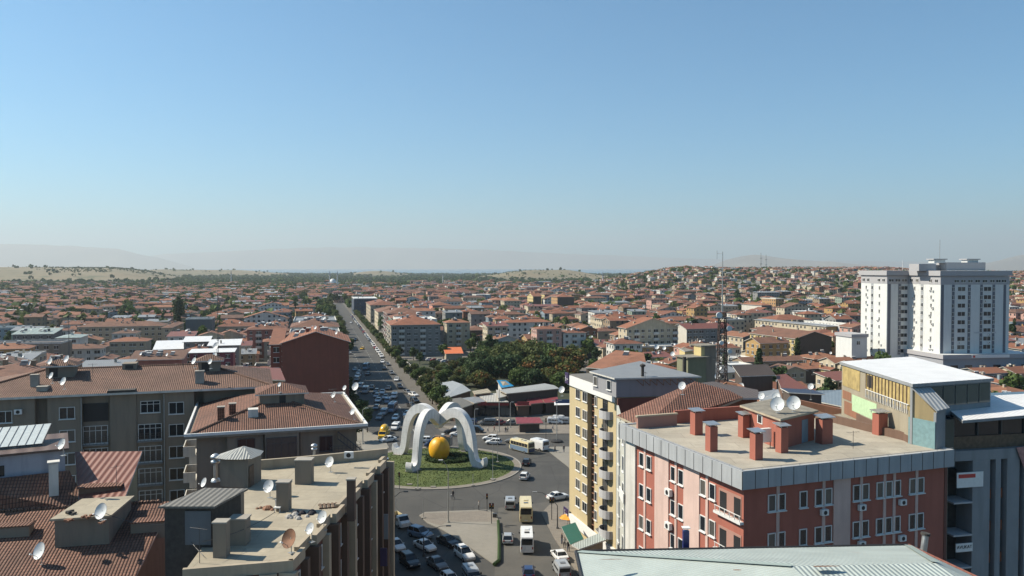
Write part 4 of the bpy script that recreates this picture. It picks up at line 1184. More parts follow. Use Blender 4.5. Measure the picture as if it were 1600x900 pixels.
dish(522, 617, 26.2, .8, 185, 'dish on the villa right slope behind the gutter')

# ---- red brick gable block (E) beside the avenue
def red_block():
    B = G(545, 534, 22.7); rot = R(13.7); w_ = 18.5
    A = (B.x - w_ * math.cos(rot), B.y - w_ * math.sin(rot)); F = Front(A, rot, w_)
    t = house('apartment_block', 'tall windowless brick-red gable wall beside the avenue', 'building', F, w_, 24, 22.7, 'gabley', 'wall_brickred', 'tile_2', .33, .7, wins='LR', balc='L', chim=4, heaters=5)
    F2 = Front(F.to(-3.2, 3), rot, 4)
    house('apartment_block', 'red wing with white balconies at the left of the red gable wall', 'building', F2, 3.1, 26, 22.2, 'shed', 'wall_brickred', 'tile_2', .1, .5, wins='LF', balc='LF', chim=0)
    return F
EF = red_block()

# ================================================================ near buildings, right side
def cream_block():
    z = 26.0
    L_, N_ = G(890, 587, z), G(963, 613, z)
    # front plane runs from the far left corner to the near corner
    F = Front((L_.x, L_.y), math.atan2(N_.y - L_.y, N_.x - L_.x), (N_ - L_).xy.length)
    t = thing('apartment_tower', 'cream tower with brown strip and curved grey balconies, right of the roundabout', 'building', F.loc(), F.rot)
    w_ = F.w; D = 15
    mb = MB(); xa, xb = F.x(918), F.x(929)
    mb.box(0, xa, 0, D, 0, z, 0, bottom=False); mb.box(xa, xb, .9, D, 0, z, 1, bottom=False); mb.box(xb, w_, 0, D, 0, z, 0, bottom=False)
    mb.build('wall', ['wall_cream2', 'wall_brown'], t)
    MB().box(-.3, w_ + .1, -.12, D + .1, z + .02, z + .25, 0).build('roof', 'roof_grey', t)
    MB().box(-.25, w_ + .06, -.3, -.01, z - 1.5, z + .15).build('fascia_sign', 'white_paint', t)
    s_ = MB().box(-.9, .6, -.5, -.31, z - 1.3, z + .5).build('logo_sign', 'purple_sign', t)
    def logo(par, x, y, z_, s):
        mb = MB(); mb.box(x - .07 * s, x + .07 * s, y - .02, y, z_, z_ + .55 * s); mb.box(x - .07 * s, x + .07 * s, y - .02, y, z_ + .65 * s, z_ + .8 * s); mb.box(x - .2 * s, x - .075 * s, y - .02, y, z_ + .42 * s, z_ + .52 * s)
        for i in range(4): mb.box(x + (.3 + i * .16) * s, x + (.41 + i * .16) * s, y - .02, y, z_ + .3 * s, z_ + .42 * s)
        mb.build('logo', 'white_paint', par)
    logo(s_, -.4, -.511, z - .9, 1.1)
    # strip with service ladder and cables
    mb = MB(); rg = random.Random(2)
    for i in range(24):
        mb.box(xa + .1, xb - .1, .6, .86, 1.5 + i, 1.56 + i, 0)
    for _ in range(5): x = rg.uniform(xa + .2, xb - .2); mb.tube([(x, .7, 1), (x + rg.uniform(-.3, .3), .7, 12), (x, .7, z - .5)], .07, 5)
    mb.build('cable_run', 'rust', t)
    fh = 2.93
    cols = [(900.5, 906.5), (911, 917.5)]
    for a, b in cols:
        xa_, xb_ = F.x(a), F.x(b)
        for fl in range(7):
            put(win_mesh(max(.9, xb_ - xa_), 1.45), 'window', t, (xa_ + xb_) / 2, 0, z - 3.2 - fl * fh)
    for fl in range(7):
        zz = z - 3.3 - fl * fh
        put(win_mesh(.8, 1.4), 'window', t, F.x(931.5), 0, zz + .1)
        put(win_mesh(1.6, 2.0, 'glazed', 'rail'), 'window', t, F.x(946), 0, zz - .3)
        put(balcony_mesh(3.6, 1.25, 1.0, 'round', 'wall_pale'), 'balcony', t, F.x(950), 0, zz - .75)
        put(balcony_mesh(3.0, 1.4, 1.0, 'round', 'wall_pale'), 'balcony', t, 0, 1.8, zz - .75, -math.pi / 2)
        put(win_mesh(1.2, 1.9, 'glazed', 'rail'), 'window', t, 0, 1.8, zz - .3, -math.pi / 2)
    # lower sign band and purple sign
    MB().box(.8, w_ + .1, -.45, -.01, z - 24.2, z - 22.8).build('shop_fascia', 'white_paint', t)
    s2 = MB().box(-1.2, .75, -.6, -.455, z - 24.0, z - 22.2).build('logo_sign', 'purple_sign', t)
    logo(s2, -.5, -.612, z - 23.6, 1.3)
    return F, t, z
CF, CT, CZt = cream_block()
def rel(t, p):
    return t.matrix_basis.inverted() @ Vector(p)
def add_sheet(t, pts, nm, m, thick=.2, under='wall_white'):
    Mi = (Matrix.Translation(t.location) @ Matrix.Rotation(t.rotation_euler[2], 4, 'Z')).inverted()
    q = [Mi @ Vector(p) for p in pts]
    a = sum(q[i].x * q[(i + 1) % len(q)].y - q[(i + 1) % len(q)].x * q[i].y for i in range(len(q)))
    if a < 0: q = q[::-1]
    n = len(q); lo = [p - Vector((0, 0, thick)) for p in q]; mb = MB()
    mb.raw(q + lo, [tuple(range(n))], 0); mb.raw(q + lo, [tuple(range(2 * n - 1, n - 1, -1))] + [(i, i + n, (i + 1) % n + n, (i + 1) % n) for i in range(n)], 1)
    return mb.build(nm, [m, under], t)
def add_wall(t, pts, zb, nm, m, thick=.25):
    """wall under a sloping edge: pts are top corners in order (open line)"""
    Mi = (Matrix.Translation(t.location) @ Matrix.Rotation(t.rotation_euler[2], 4, 'Z')).inverted()
    mb = MB(); q = [Mi @ Vector(p) for p in pts]
    for a, b in zip(q, q[1:]):
        d_ = (b - a).xy.normalized(); n_ = Vector((-d_.y, d_.x, 0)) * thick
        a0, b0 = Vector((a.x, a.y, zb - t.location.z)), Vector((b.x, b.y, zb - t.location.z))
        v = [a0, b0, b, a, a0 + n_, b0 + n_, b + n_, a + n_]
        mb.raw(v, [(0, 1, 2, 3), (5, 4, 7, 6), (3, 2, 6, 7), (1, 5, 6, 2), (4, 0, 3, 7)])
    return mb.build(nm, m, t)
def attic():
    a, b, c, d = G(921, 580, 28.9), G(960, 591, 28.9), G(1096, 588, 28.9), G(1000, 563, 30.4)
    e_ = G(1045, 572, 29.8)
    n_ = (b - a).cross(c - a); o_ = Vector((0, 0, CAMZ)); r_ = G(1000, 564, 20) - o_; dd_ = o_ + r_ * ((a - o_).dot(n_) / r_.dot(n_))
    add_sheet(CT, [a, b, c, dd_], 'attic_roof', 'metal_grey')
    add_wall(CT, [b + Vector((.3, .4, -.22)), c + Vector((-.8, .4, -.22))], 26.2, 'attic_wall', 'wall_grey2')
    add_wall(CT, [a + Vector((.5, -.1, -.22)), b + Vector((.3, .4, -.22))], 26.2, 'attic_wall', 'wall_grey2')
    add_wall(CT, [b + Vector((.5, .2, -2.8)), c + Vector((-.8, .2, -2.8))], 0, 'rear_wall', 'wall_maroon')
    AF_ = Front((a.x + .5, a.y - .1), math.atan2(b.y - a.y, b.x - a.x))
    Mi = (Matrix.Translation(CT.location) @ Matrix.Rotation(CT.rotation_euler[2], 4, 'Z')).inverted()
    for px_ in (931, 952):
        x = AF_.x(px_); p = Mi @ Vector((*AF_.to(x, -.02), 27.0)); put(win_mesh(1.1, 1.2), 'window', CT, p.x, p.y, p.z, AF_.rot - CT.rotation_euler[2])
    # exposed roof truss on the shaded side
    mb = MB(); n = 9
    for i in range(n):
        s0, s1 = i / n, (i + 1) / n
        p0 = b.lerp(c, .25 + .7 * s0) + Vector((0, -.1, -.3)); p1 = b.lerp(c, .25 + .7 * s1) + Vector((0, -.1, -1.1))
        mb.tube([Mi @ p0, Mi @ p1], .05, 4); mb.tube([Mi @ p1, Mi @ (b.lerp(c, .25 + .7 * s1) + Vector((0, -.1, -.3)))], .05, 4)
    mb.build('truss', 'rust', CT)
    p = Mi @ G(1004, 598, 28); mb = MB(); mb.tube([(0, 0, -1.2), (0, 0, 2.2)], .22, 8); mb.lathe([(.22, 2.2), (.4, 2.3), (.4, 2.5), (0, 2.7)], 10); mb.build('flue_pipe', 'soot_and_shade', CT, p)
attic()

# ---- pink and brick-red office block (K)
def office_block():
    Cc = (18.0, 62.0); rot = R(20)
    F = Front(Cc, rot, 20.6); D = 19.0; z = 28.35; t = thing('office_block', 'brick-red and pink office block with grey metal parapet and flat roof', 'building', F.loc(), F.rot)
    w_ = F.w; S = Front(Cc, rot + math.pi / 2)     # left flank: local x runs away
    MB().box(0, w_, 0, D, 0, z - 1.3, 0, bottom=False).build('wall', 'wall_terracotta', t)
    # parapet panels
    mb = MB(); o = .55; t_ = .35
    for q in ((-o, w_ + o, -o, -o + t_), (-o, w_ + o, D + o - t_, D + o), (-o, -o + t_, -o + t_, D + o - t_), (w_ + o - t_, w_ + o, -o + t_, D + o - t_)): mb.box(*q, z - 1.45, z, 0)
    mb.box(-o + t_, w_ + o - t_, -o + t_, D + o - t_, z - 1.44, z - .22, 2, 2)
    MB().box(-o + t_, w_ + o - t_, -o + t_, D + o - t_, z - .218, z - .1, 0).build('roof_deck', 'roof_concrete_k', t)
    n = 18
    for i in range(n + 1): x = -o + (w_ + 2 * o) * i / n; mb.box(x - .02, x + .02, -o - .025, -o - .002, z - 1.43, z - .02, 3)
    n = 15
    for i in range(n + 1): y = -o + (D + 2 * o) * i / n; mb.box(-o - .025, -o - .002, y - .02, y + .02, z - 1.43, z - .02, 3)
    mb.build('parapet', ['panel', 'panel', 'wall_terracotta', 'rail'], t)
    mb = MB()
    for a, b in (((-o + .1, -o + .1), (w_ + o - .1, -o + .1)), ((-o + .1, -o + .1), (-o + .1, D + o))):
        mb.tube([(*a, z + .14), (*b, z + .14)], .02, 5)
        for i in range(13): s_ = i / 12; mb.tube([(a[0] + (b[0] - a[0]) * s_, a[1] + (b[1] - a[1]) * s_, z), (a[0] + (b[0] - a[0]) * s_, a[1] + (b[1] - a[1]) * s_, z + .14)], .02, 4)
    mb.build('rail', 'steel', t)
    # pink bands on the left flank (plane x = 0, facing -x). y measured with S
    def yS(px): return S.x(px)
    for a, b in ((1024, 1045.5), (1069, 1093.5)):
        y0, y1 = sorted((yS(a), yS(b))); MB().box(-.10, -.002, y0, y1, 0, z - 1.46).build('pink_band', 'wall_pink2', t)
    for a in (1008, 1056.5, 1105):
        y0 = yS(a); MB().box(-.08, -.002, y0 - .17, y0 + .17, 0, z - 1.46).build('pilaster', 'wall_pink2', t)
    MB().box(-.16, -.002, yS(992) - .3, D, 0, z - 1.46).build('corner_strip', 'wall_white', t)
    fh = 3.05
    for px_ in (1003, 1014.5, 1052.5, 1064.5, 1099, 1113.5):
        y = yS(px_)
        for fl in range(6): put(win_mesh(.72, 1.2), 'window', t, 0, y, z - 3.45 - fl * fh, -math.pi / 2)
    for fl, ys_ in ((0, 1048), (1, 1048), (2, 1048)): put(ac_mesh(), 'air_conditioner', t, 0, yS(ys_), z - 4.9 - fl * fh, -math.pi / 2)
    # corner loggias: white rail boxes
    for fl in range(6):
        zz = z - 4.15 - fl * fh
        c_ = MB().box(-.9, 3.2, -.0, 0, 0, 0)
        mb = MB(); mb.box(-.35, -.01, -.02, 3.6, zz - .2, zz, 0); mb.build('loggia_floor', 'frame_white', t)
        mb = MB(); mb.box(-.33, -.28, 0, 3.5, zz + .45, zz + .5, 0)
        for i in range(6): mb.box(-.33, -.28, .1 + i * .65, .15 + i * .65, zz, zz + .45)
        mb.build('loggia_rail', 'frame_white', t)
        MB().box(-.03, -.004, .25, 3.3, zz + .02, zz + 1.9).build('loggia_opening', 'wall_pink3', t)
        MB().box(-.05, -.031, .35, 1.2, zz + .1, zz + 1.7).build('loggia_door', 'dark', t)
        MB().box(-.05, -.031, 2.2, 3.1, zz + .1, zz + 1.7).build('loggia_door', 'dark', t)
    # front face (shaded): windows and pale strips
    for a, b in ((1301, 1327),):
        MB().box(F.x(a), F.x(b), -.10, -.002, 0, z - 1.46).build('pink_band', 'wall_pink2', t)
    for a in (1214.5, 1286, 1344.5, 1381, 1431, 1396):
        x = F.x(a); MB().box(x - .14, x + .14, -.07, -.002, 0, z - 1.46).build('pilaster', 'wall_pink2', t)
    for px_, acn in ((1205, 0), (1220, 0), (1254, 0), (1278, 1), (1293, 0), (1337, 1), (1351, 0), (1373.5, 0), (1387.5, 0), (1400.5, 1), (1424.5, 0), (1437, 0)):
        x = F.x(px_)
        for fl in range(6):
            put(win_mesh(.6, 1.2), 'window', t, x, 0, z - 3.5 - fl * fh)
            if acn and fl < 3: put(ac_mesh(), 'air_conditioner', t, x + .45, 0, z - 4.35 - fl * fh).scale = (.8, .8, .8)
    MB().box(w_ + .01, w_ + .3, -.05, 6, 0, z - 1.46).build('side_return', 'wall_maroon', t)
    return F, S, t, z
KF, KS, KT, KZ = office_block()
dz = KZ - .1
def on_office(px, py, z=None):
    z = dz if z is None else z
    p = G(px, py, z); d_ = p.xy - KF.A; return d_.dot(KF.u), d_.dot(KF.n)
def k_chim(px, py, w_=.75, h=2.1, d=None, lbl=None):
    x, y = on_office(px, py); c_ = MB().box(-w_ / 2, w_ / 2, 0, d or w_, 0, h).build('chimney', 'wall_terracotta', KT, (x, y, dz + .003))
    mb = MB()
    for a in (-w_ / 2 + .05, w_ / 2 - .1): mb.box(a, a + .05, .05, .1, h + .002, h + .2); mb.box(a, a + .05, w_ - .1, w_ - .05, h + .002, h + .2)
    q = [(-w_ / 2 - .2, -.15, h + .2), (w_ / 2 + .2, -.15, h + .2), (w_ / 2 + .2, (d or w_) + .15, h + .34), (-w_ / 2 - .2, (d or w_) + .15, h + .34)]; lo = [(a, b, c - .05) for a, b, c in q]
    mb.raw(q + lo, [(0, 1, 2, 3), (7, 6, 5, 4), (0, 4, 5, 1), (1, 5, 6, 2), (2, 6, 7, 3), (3, 7, 4, 0)]); mb.build('chimney_cap', 'steel', c_)
k_chim(1092, 680, .85, 2.1); k_chim(1115.5, 706, .75, 2.15); k_chim(1166, 684, .75, 2.0); k_chim(1186, 719, .75, 2.15); k_chim(1226, 708, .75, 2.15); k_chim(1293, 694, 1.15, 2.2, .9); k_chim(1380, 680, 1.1, 2.0, .8)
MB().box(20.25, 20.55, 2.5, 18.9, 0, .75).build('side_wall', 'wall_brown', KT, (0, 0, dz + .003))
def k_hut():
    zz = 31.0
    a, b, c = G(1156, 633, zz), G(1219.5, 655, zz), G(1279, 641, zz)
    d = a + (c - b)
    h = add_sheet(KT, [a, b, c, d], 'hut_roof', 'roof_hut', .18, 'wall_beige')
    cc = (a + b + c + d) / 4
    q = [cc + (p - cc) * .9 for p in (a, b, c, d)]
    w_ = add_wall(KT, [p - Vector((0, 0, .19)) for p in (q[0], q[1], q[2], q[3], q[0])], dz + .003, 'stair_hut', 'wall_terracotta')
    Mi = (Matrix.Translation(KT.location) @ Matrix.Rotation(KT.rotation_euler[2], 4, 'Z')).inverted()
    def onwall(p0, p1, s0, s1, z0, z1, m, nm, out=.03):
        A, B = Mi @ p0, Mi @ p1; dd = (B - A).xy; L = dd.length; dd /= L; n_ = Vector((dd.y, -dd.x))
        x0, x1 = A.xy + dd * L * s0, A.xy + dd * L * s1
        MB().prism([tuple(x0 + n_ * .002), tuple(x1 + n_ * .002), tuple(x1 + n_ * out), tuple(x0 + n_ * out)], z0, z1).build(nm, m, KT)
    onwall(q[1], q[2], .62, .80, dz + .05, dz + 2.1, 'wall_blue', 'hut_door')
    onwall(q[0], q[1], .40, .54, dz + 1.6, dz + 2.4, 'frame_white', 'hut_window'); onwall(q[0], q[1], .42, .52, dz + 1.68, dz + 2.32, 'dark', 'hut_window', .04)
    x, y = on_office(1198, 700); MB().box(-.5, .5, 0, .35, .5, 1.7).build('meter_cabinet', 'white_paint', KT, (x, y, dz)); 
    mb = MB()
    for a_ in (-.45, .4): mb.box(a_, a_ + .05, .05, .1, 0, .498)
    mb.build('cabinet_leg', 'rail', KT, (x, y, dz))
    # low walls at the back of the deck
    x0, y0 = on_office(1003, 672); x1, y1 = on_office(1075, 660)
    MB().box(.2, 4.6, 17.2, 17.5, 0, 1.1).build('back_wall', 'wall_pink3', KT, (0, 0, dz)); MB().box(.1, 4.7, 17.15, 17.55, 1.102, 1.25).build('coping', 'wall_beige', KT, (0, 0, dz))
    MB().box(4.9, 15, 18.1, 18.4, 0, 1.3).build('back_wall', 'wall_terracotta', KT, (0, 0, dz))
    MB().box(15.2, 20.5, 18.0, 18.4, 0, .6).build('back_wall', 'wall_brown', KT, (0, 0, dz))
    # stains on the deck
k_hut()
dish(1215, 632, 31.0, 1.22, 200, 'left of the two big white dishes on the brick-red roof hut', pole=.8); dish(1240, 630, 31.0, 1.22, 205, 'right of the two big white dishes on the brick-red roof hut', pole=.8)
dish(1213, 620, 30.9, .75, 190, 'dish just behind the two big ones on the brick-red roof hut')
dish(1190, 619, 29.5, .7, 190, 'small grey dish left behind the brick-red roof hut')
dish(1463, 679, 28.3, .95, 200, 'white dish at the right end of the grey metal parapet', pole=.8)

# ---- big weathered tiled roof between the cream tower and the office block, its pale windowed wall
def weathered():
    L_, c2, m_, R_, T, Tb = G(963, 649, 27.2), G(1003, 667, 27.0), G(1071, 656, 27.2), G(1161, 621, 29.0), G(1086, 596, 30.6), G(1060, 604, 30.2)
    t = thing('tiled_house', 'pale building under a big faded orange tiled slope, behind the office block', 'building', (L_.x, L_.y, 0))
    add_sheet(t, [L_, c2, m_, R_, G(1140, 610, 29.6), T], 'roof', 'tile_old', .25, 'wall_beige')
    w0, w1 = L_ + Vector((.4, 0, -.3)), Vector((12.3, 80.5, 26.7))
    add_wall(t, [Vector((L_.x + 1.2, L_.y + 9, 26.8)), w0, w1], 0, 'wall', 'wall_greenwhite')
    F = Front((w0.x, w0.y), math.atan2(w1.y - w0.y, w1.x - w0.x), (w1 - w0).xy.length)
    for px_ in (968, 974.5, 987):
        x = F.x(px_) if px_ < 980 else F.w - .9
        X, Y = F.to(x, -.02)
        for fl in range(7):
            put(win_mesh(.95, 1.6), 'window', t, X - L_.x, Y - L_.y, 24.6 - fl * 2.95, F.rot)
    for s_ in (.01, .42, .72, .98):
        X, Y = F.to(F.w * s_, -.02); MB().prism([(-.14, -.1), (.14, -.1), (.14, .1), (-.14, .1)], 0, 26.5).build('pilaster', 'frame_white', t, (X - L_.x, Y - L_.y, 0))
    X, Y = F.to(F.w * .35, -.35)
    s_ = MB().box(-1.6, 1.6, 0, .12, 0, 1.1).build('sign', 'white_paint', t, (X - L_.x, Y - L_.y, 18.6), F.rot)
    X, Y = F.to(F.w * .55, -.4)
    MB().box(-4.6, 4.6, 0, .15, 0, 1.3).build('shop_sign', 'dark', t, (X - L_.x, Y - L_.y, 11.5), F.rot)
weathered()
# ribbed grey-green sheet roof at the bottom of the picture
def bottom_roof():
    z = 27.0; a, b = G(900, 862, z), G(1418, 852, z)
    a = Vector((a.x, a.y, z)); rise = 2.3
    nx = Vector(((b - a).x, (b - a).y, 0)).normalized(); ny = Vector((-nx.y, nx.x, 0))
    L = (b - a).length
    A, B = a, b
    a2, b2 = a - ny * 22 + Vector((-1.2, 0, 0)), b - ny * 22 + Vector((4.2, 0, 0))
    r0, r1 = a + nx * 9.5 - ny * 9 + Vector((0, 0, rise)), b - nx * 3.6 - ny * 9 + Vector((0, 0, rise))
    r0b, r1b = a + nx * 9.5 - ny * 13 + Vector((0, 0, rise)), b - nx * 3.6 - ny * 13 + Vector((0, 0, rise))
    t = thing('workshop', 'grey-green ribbed metal hip roof with rust spots, nearest at bottom right', 'building', (0, 0, 0))
    mb = MB(); mb.face([b, a, r0, r1]); mb.face([a, a2, r0b, r0]); mb.face([b2, b, r1, r1b]); mb.face([a2, b2, r1b, r0b]); mb.face([r0, r0b, r1b, r1])
    mb.build('roof', 'metal_green', t)
    mb = MB(); mb.tube([a, b], .11, 8); mb.tube([a2, a], .11, 8); mb.build('gutter', 'dark', t)
    mb = MB(); mb.tube([b + Vector((.05, 0, 0)), b2], .1, 6); mb.build('verge', 'metal_red', t)
    mb = MB(); 
    for p, q in ((a, r0), (b, r1)):
        n_ = (q - p).normalized(); s_ = Vector((-n_.y, n_.x, 0)) * .22
        MB().face([p - s_ + Vector((0, 0, .04)), p + s_ + Vector((0, 0, .04)), q + s_ + Vector((0, 0, .06)), q - s_ + Vector((0, 0, .06))]).build('hip_flashing', 'metal_green2', t)
    in_ = .4
    MB().prism([(a.x + in_, a.y - in_), (b.x - in_, b.y - in_), (b2.x - in_, b2.y), (a2.x + in_, a2.y)], 0, z - .15).build('wall', 'wall_beige', t)
    for px_, py_, s1, s2 in ((1288, 887, .75, .3), (955, 876, .7, .16), (1152, 893, .22, .2)):
        N_ = (r0 - a).cross(b - a); o_ = Vector((0, 0, CAMZ)); rr = G(px_, py_, 20) - o_; c_ = o_ + rr * ((a - o_).dot(N_) / rr.dot(N_)); N_.normalize()
        if N_.z < 0: N_ = -N_
        u_ = nx; v_ = N_.cross(u_).normalized(); rg_ = random.Random(px_)
        MB().face([c_ + u_ * math.cos(k_ * .785) * s1 * rg_.uniform(.7, 1.2) + v_ * math.sin(k_ * .785) * s2 * rg_.uniform(.7, 1.2) + N_ * .07 for k_ in range(8)]).build('rust_patch', 'rust_patch', t)
    return t
bottom_roof()
p = G(1071, 852, 27.0); t = thing('flue', 'blue sheet metal chimney with a white cap at the back gutter', 'chimney', (p.x, p.y - .1, 27))
MB().box(-.18, .18, -.16, .16, -.2, .95).build('duct', 'blue_paint', t); mb = MB(); mb.box(-.24, .24, -.2, .2, 1.12, 1.16); mb.box(-.14, -.11, 0, .03, .952, 1.118); mb.box(.11, .14, 0, .03, .952, 1.118); mb.build('cap', 'white_paint', t)

p = G(1441, 872, 26.2); t = thing('flue', 'slanted silver flue pipe at the right verge of the ribbed roof', 'chimney', (p.x, p.y, 26.0))
MB().tube([(0, 0, 0), (.18, 0, 1.6)], .19, 14).build('pipe', 'steel', t, smooth=False); MB().tube([(.17, 0, 1.62), (.19, 0, 1.76)], .27, 14).build('cap', 'soot_and_shade', t)

# ---- right edge building with the white sheet roofs (D)
def white_roofs():
    t = thing('apartment_block', 'tall grey block with brick-orange recesses under white metal roofs, right edge', 'building', (0, 0, 0))
    Fw = Front(G(1482, 706, 27.7).xy, R(12), 22)
    zt_ = 27.7
    X = Fw.x
    t.location = Fw.loc(); t.rotation_euler = (0, 0, Fw.rot)
    mb = MB(); mb.box(0, 22, 2.2, 16, 0, zt_, 0, bottom=False)
    mb.box(0, 22, 0, 2.2, zt_ - .9, zt_, 0)                      # slab edge
    mb.build('wall', 'wall_slate', t)
    for a, b in ((1519, 1546), (1555, 1563), (1573, 1592), (1600, 1640)):
        MB().box(X(a), X(b), 0, 2.19, 0, zt_ - .91).build('pier', 'wall_slate', t)
    fh = 2.92
    for fl in range(9):
        z = zt_ - 3.7 - fl * fh
        for a, b in ((1546.2, 1554.8), (1563.2, 1572.8), (1592.2, 1599.8)):
            MB().box(X(a), X(b), .5, 2.19, z - .9, z).build('spandrel', 'wall_orange', t)
            MB().box(X(a), X(b), 1.2, 2.18, z + .01, z + 1.99).build('window', 'glass', t)
        mb = MB(); mb.box(X(1489), X(1518), -.1, 2.19, z - 1.0, z - .85); mb.build('balcony', 'wall_pale', t)
        MB().box(X(1490), X(1518.5), 1.9, 2.18, z - .85, z + 1.6).build('loggia', 'soot_and_shade', t)  # loggia back painted near-black for the shade inside
    MB().box(-.6, X(1488), .6, 2.2, 0, zt_ - .95).build('corner_pier', 'wall_tan2', t)
    # two name boards
    s_ = MB().box(0, X(1534) - X(1493), -.12, -.02, 0, 1.35).build('sign', 'white_paint', t, (X(1493), 0, zt_ - 3.25))
    MB().box(.15, (X(1534) - X(1493)) * .7, -.125, -.121, .85, 1.2).build('sign_header', 'red_plastic', s_)
    s2 = MB().box(0, X(1519) - X(1493), -.12, -.02, 0, .75).build('sign', 'white_paint', t, (X(1493), 0, zt_ - 9.0))
    lettering('AVUKAT', .40, s2, ((X(1519) - X(1493)) / 2, -.135, .42), 'dark')
    # banner hanging over the edge at the right
    mb = MB(); mb.face([(X(1584), -.2, zt_ + .1), (X(1606), -.2, zt_ - 3.4), (X(1640), -.2, zt_ - 2.6), (X(1640), -.2, zt_ + .3)]); mb.face([(X(1584), -.16, zt_ + .1), (X(1640), -.16, zt_ + .3), (X(1640), -.16, zt_ - 2.6), (X(1606), -.16, zt_ - 3.4)]); mb.build('banner', 'cloth_rose', t)
    # glazed upper storey
    MB().box(1.0, 22, .6, 12, zt_ + .003, zt_ + 1.15).build('upper_parapet', 'wood', t)
    MB().box(1.1, 22, .75, 12, zt_ + 1.152, zt_ + 2.9).build('upper_glazing', 'glass', t)
    for i in range(9): MB().box(1.0 + i * 2.5, 1.1 + i * 2.5, .58, .74, zt_ + 1.152, zt_ + 2.9).build('mullion', 'rail', t)
    MB().box(-.1, 1.0, .55, 3.8, zt_ + .003, zt_ + 2.75).build('corner_glazing', 'glass_green', t)
    e = lambda *a: G(*a)
    # roof 2
    add_sheet(t, [e(1504, 657, 30.8), e(1600, 649, 30.8), e(1720, 640, 30.8), e(1700, 610, 31.4), e(1552, 618, 31.4), e(1478, 636, 31.0)], 'lower_roof', 'metal_bright', .25, 'wall_slate')
    # roof 1
    a, b, c, d = e(1312, 565, 33.7), e(1426, 600, 33.7), e(1553, 591, 33.7), e(1424, 557, 33.9)
    add_sheet(t, [a, b, c, d], 'upper_roof', 'metal_bright', .3, 'wall_slate')
    cc = (a + b + c + d) / 4; q = [cc + (p - cc) * .965 for p in (a, b, c, d)]; dn = Vector((0, 0, -.31))
    Mi = (Matrix.Translation(t.location) @ Matrix.Rotation(t.rotation_euler[2], 4, 'Z')).inverted()
    add_wall(t, [q[0] + dn, q[1] + dn], 27, 'west_wall', 'wall_beige2'); add_wall(t, [q[1] + dn, q[2] + dn], 27, 'south_wall', 'wall_slate')
    A, B = Mi @ q[0], Mi @ q[1]; dd = (B - A).xy; L = dd.length; dd /= L; n_ = Vector((dd.y, -dd.x))
    def panel(s0, s1, z0, z1, m, nm, out=.05, base=.002):
        x0, x1 = A.xy + dd * L * s0, A.xy + dd * L * s1
        MB().prism([tuple(x0 + n_ * base), tuple(x1 + n_ * base), tuple(x1 + n_ * out), tuple(x0 + n_ * out)], z0, z1).build(nm, m, t)
    panel(.02, .30, 31.2, 33.3, 'ochre_panel', 'upper_panel'); panel(.40, .985, 31.2, 33.3, 'ochre_panel', 'upper_panel')
    panel(.42, .50, 32.0, 33.2, 'dark', 'window', .09, .051)
    for i in range(13):
        s0 = .4 + .585 * i / 13
        panel(s0, s0 + .006, 30.9, 33.3, 'wood', 'frame_post', .12, .051)
    for i in range(26): s0 = .41 + .57 * i / 26; panel(s0, s0 + .0045, 30.9, 31.7, 'frame_white', 'balustrade', .2, .15)
    panel(.41, .98, 31.7, 31.76, 'frame_white', 'balustrade_rail', .2, .15)
    panel(.18, .55, 28.9, 30.6, 'green_plaster', 'plaster_patch', .03)
    panel(.05, .30, 28.2, 29.6, 'wall_brick', 'brick_patch', .028); panel(.02, .16, 29.8, 30.7, 'wall_brick', 'brick_patch', .028)
    panel(.25, .62, 27.9, 28.8, 'wall_brown', 'brown_patch', .034); panel(.68, .99, 27.9, 28.9, 'wall_brown', 'brown_patch', .034)
    # sloping lean-to at the near end
    A2, B2 = q[1] + dn, q[1].lerp(q[2], .28) + Vector((1.0, -3.6, -2.6))
    p1, p2, p3, p4 = GP(1418, 599, 71.6), GP(1450, 600, 72.2), GP(1484, 637, 69.6), GP(1464, 642, 69.2)
    for i in range(5):
        s0 = .22 + .155 * i; a_ = q[1].lerp(q[2], s0); b_ = q[1].lerp(q[2], s0 + .14)
        add_wall(t, [a_ + Vector((.02, -.1, -.45)), b_ + Vector((.02, -.1, -.45))], 31.5, 'upper_window', 'glass_green', .06)
    add_sheet(t, [p1, p4, p3, p2], 'lean_to_roof', 'metal_grey2', .12, 'wall_slate')
    add_wall(t, [p1 + Vector((.2, .1, -.2)), p4 + Vector((0, .2, -.2))], 27.9, 'lean_to_wall', 'ochre_wall')
    add_wall(t, [p1 + Vector((.12, .0, -3.0)), p4 + Vector((-.1, .1, -1.0))], 27.9, 'lean_to_panel', 'teal_panel', .08)
    add_wall(t, [p4 + Vector((0, .1, -.2)), p3 + Vector((-.2, .3, -.2))], 27.9, 'lean_to_front', 'wall_slate')

white_roofs()
# blue vertical pipes in the gap
Fp = Front(G(1456, 712, 27).xy, R(20)); t = thing('utility_shaft', 'blue ribbed shaft of vertical pipes between the office block and the grey block', 'building', Fp.loc(), Fp.rot)
MB().box(.2, 3.4, 1.2, 4, 0, 27).build('wall', 'wall_grey2', t)
for i in range(9): MB().tube([(.35 + i * .3, 1.1, 0), (.35 + i * .3, 1.1, 25.5)], .09, 6).build('pipe', 'pipe_blue', t)

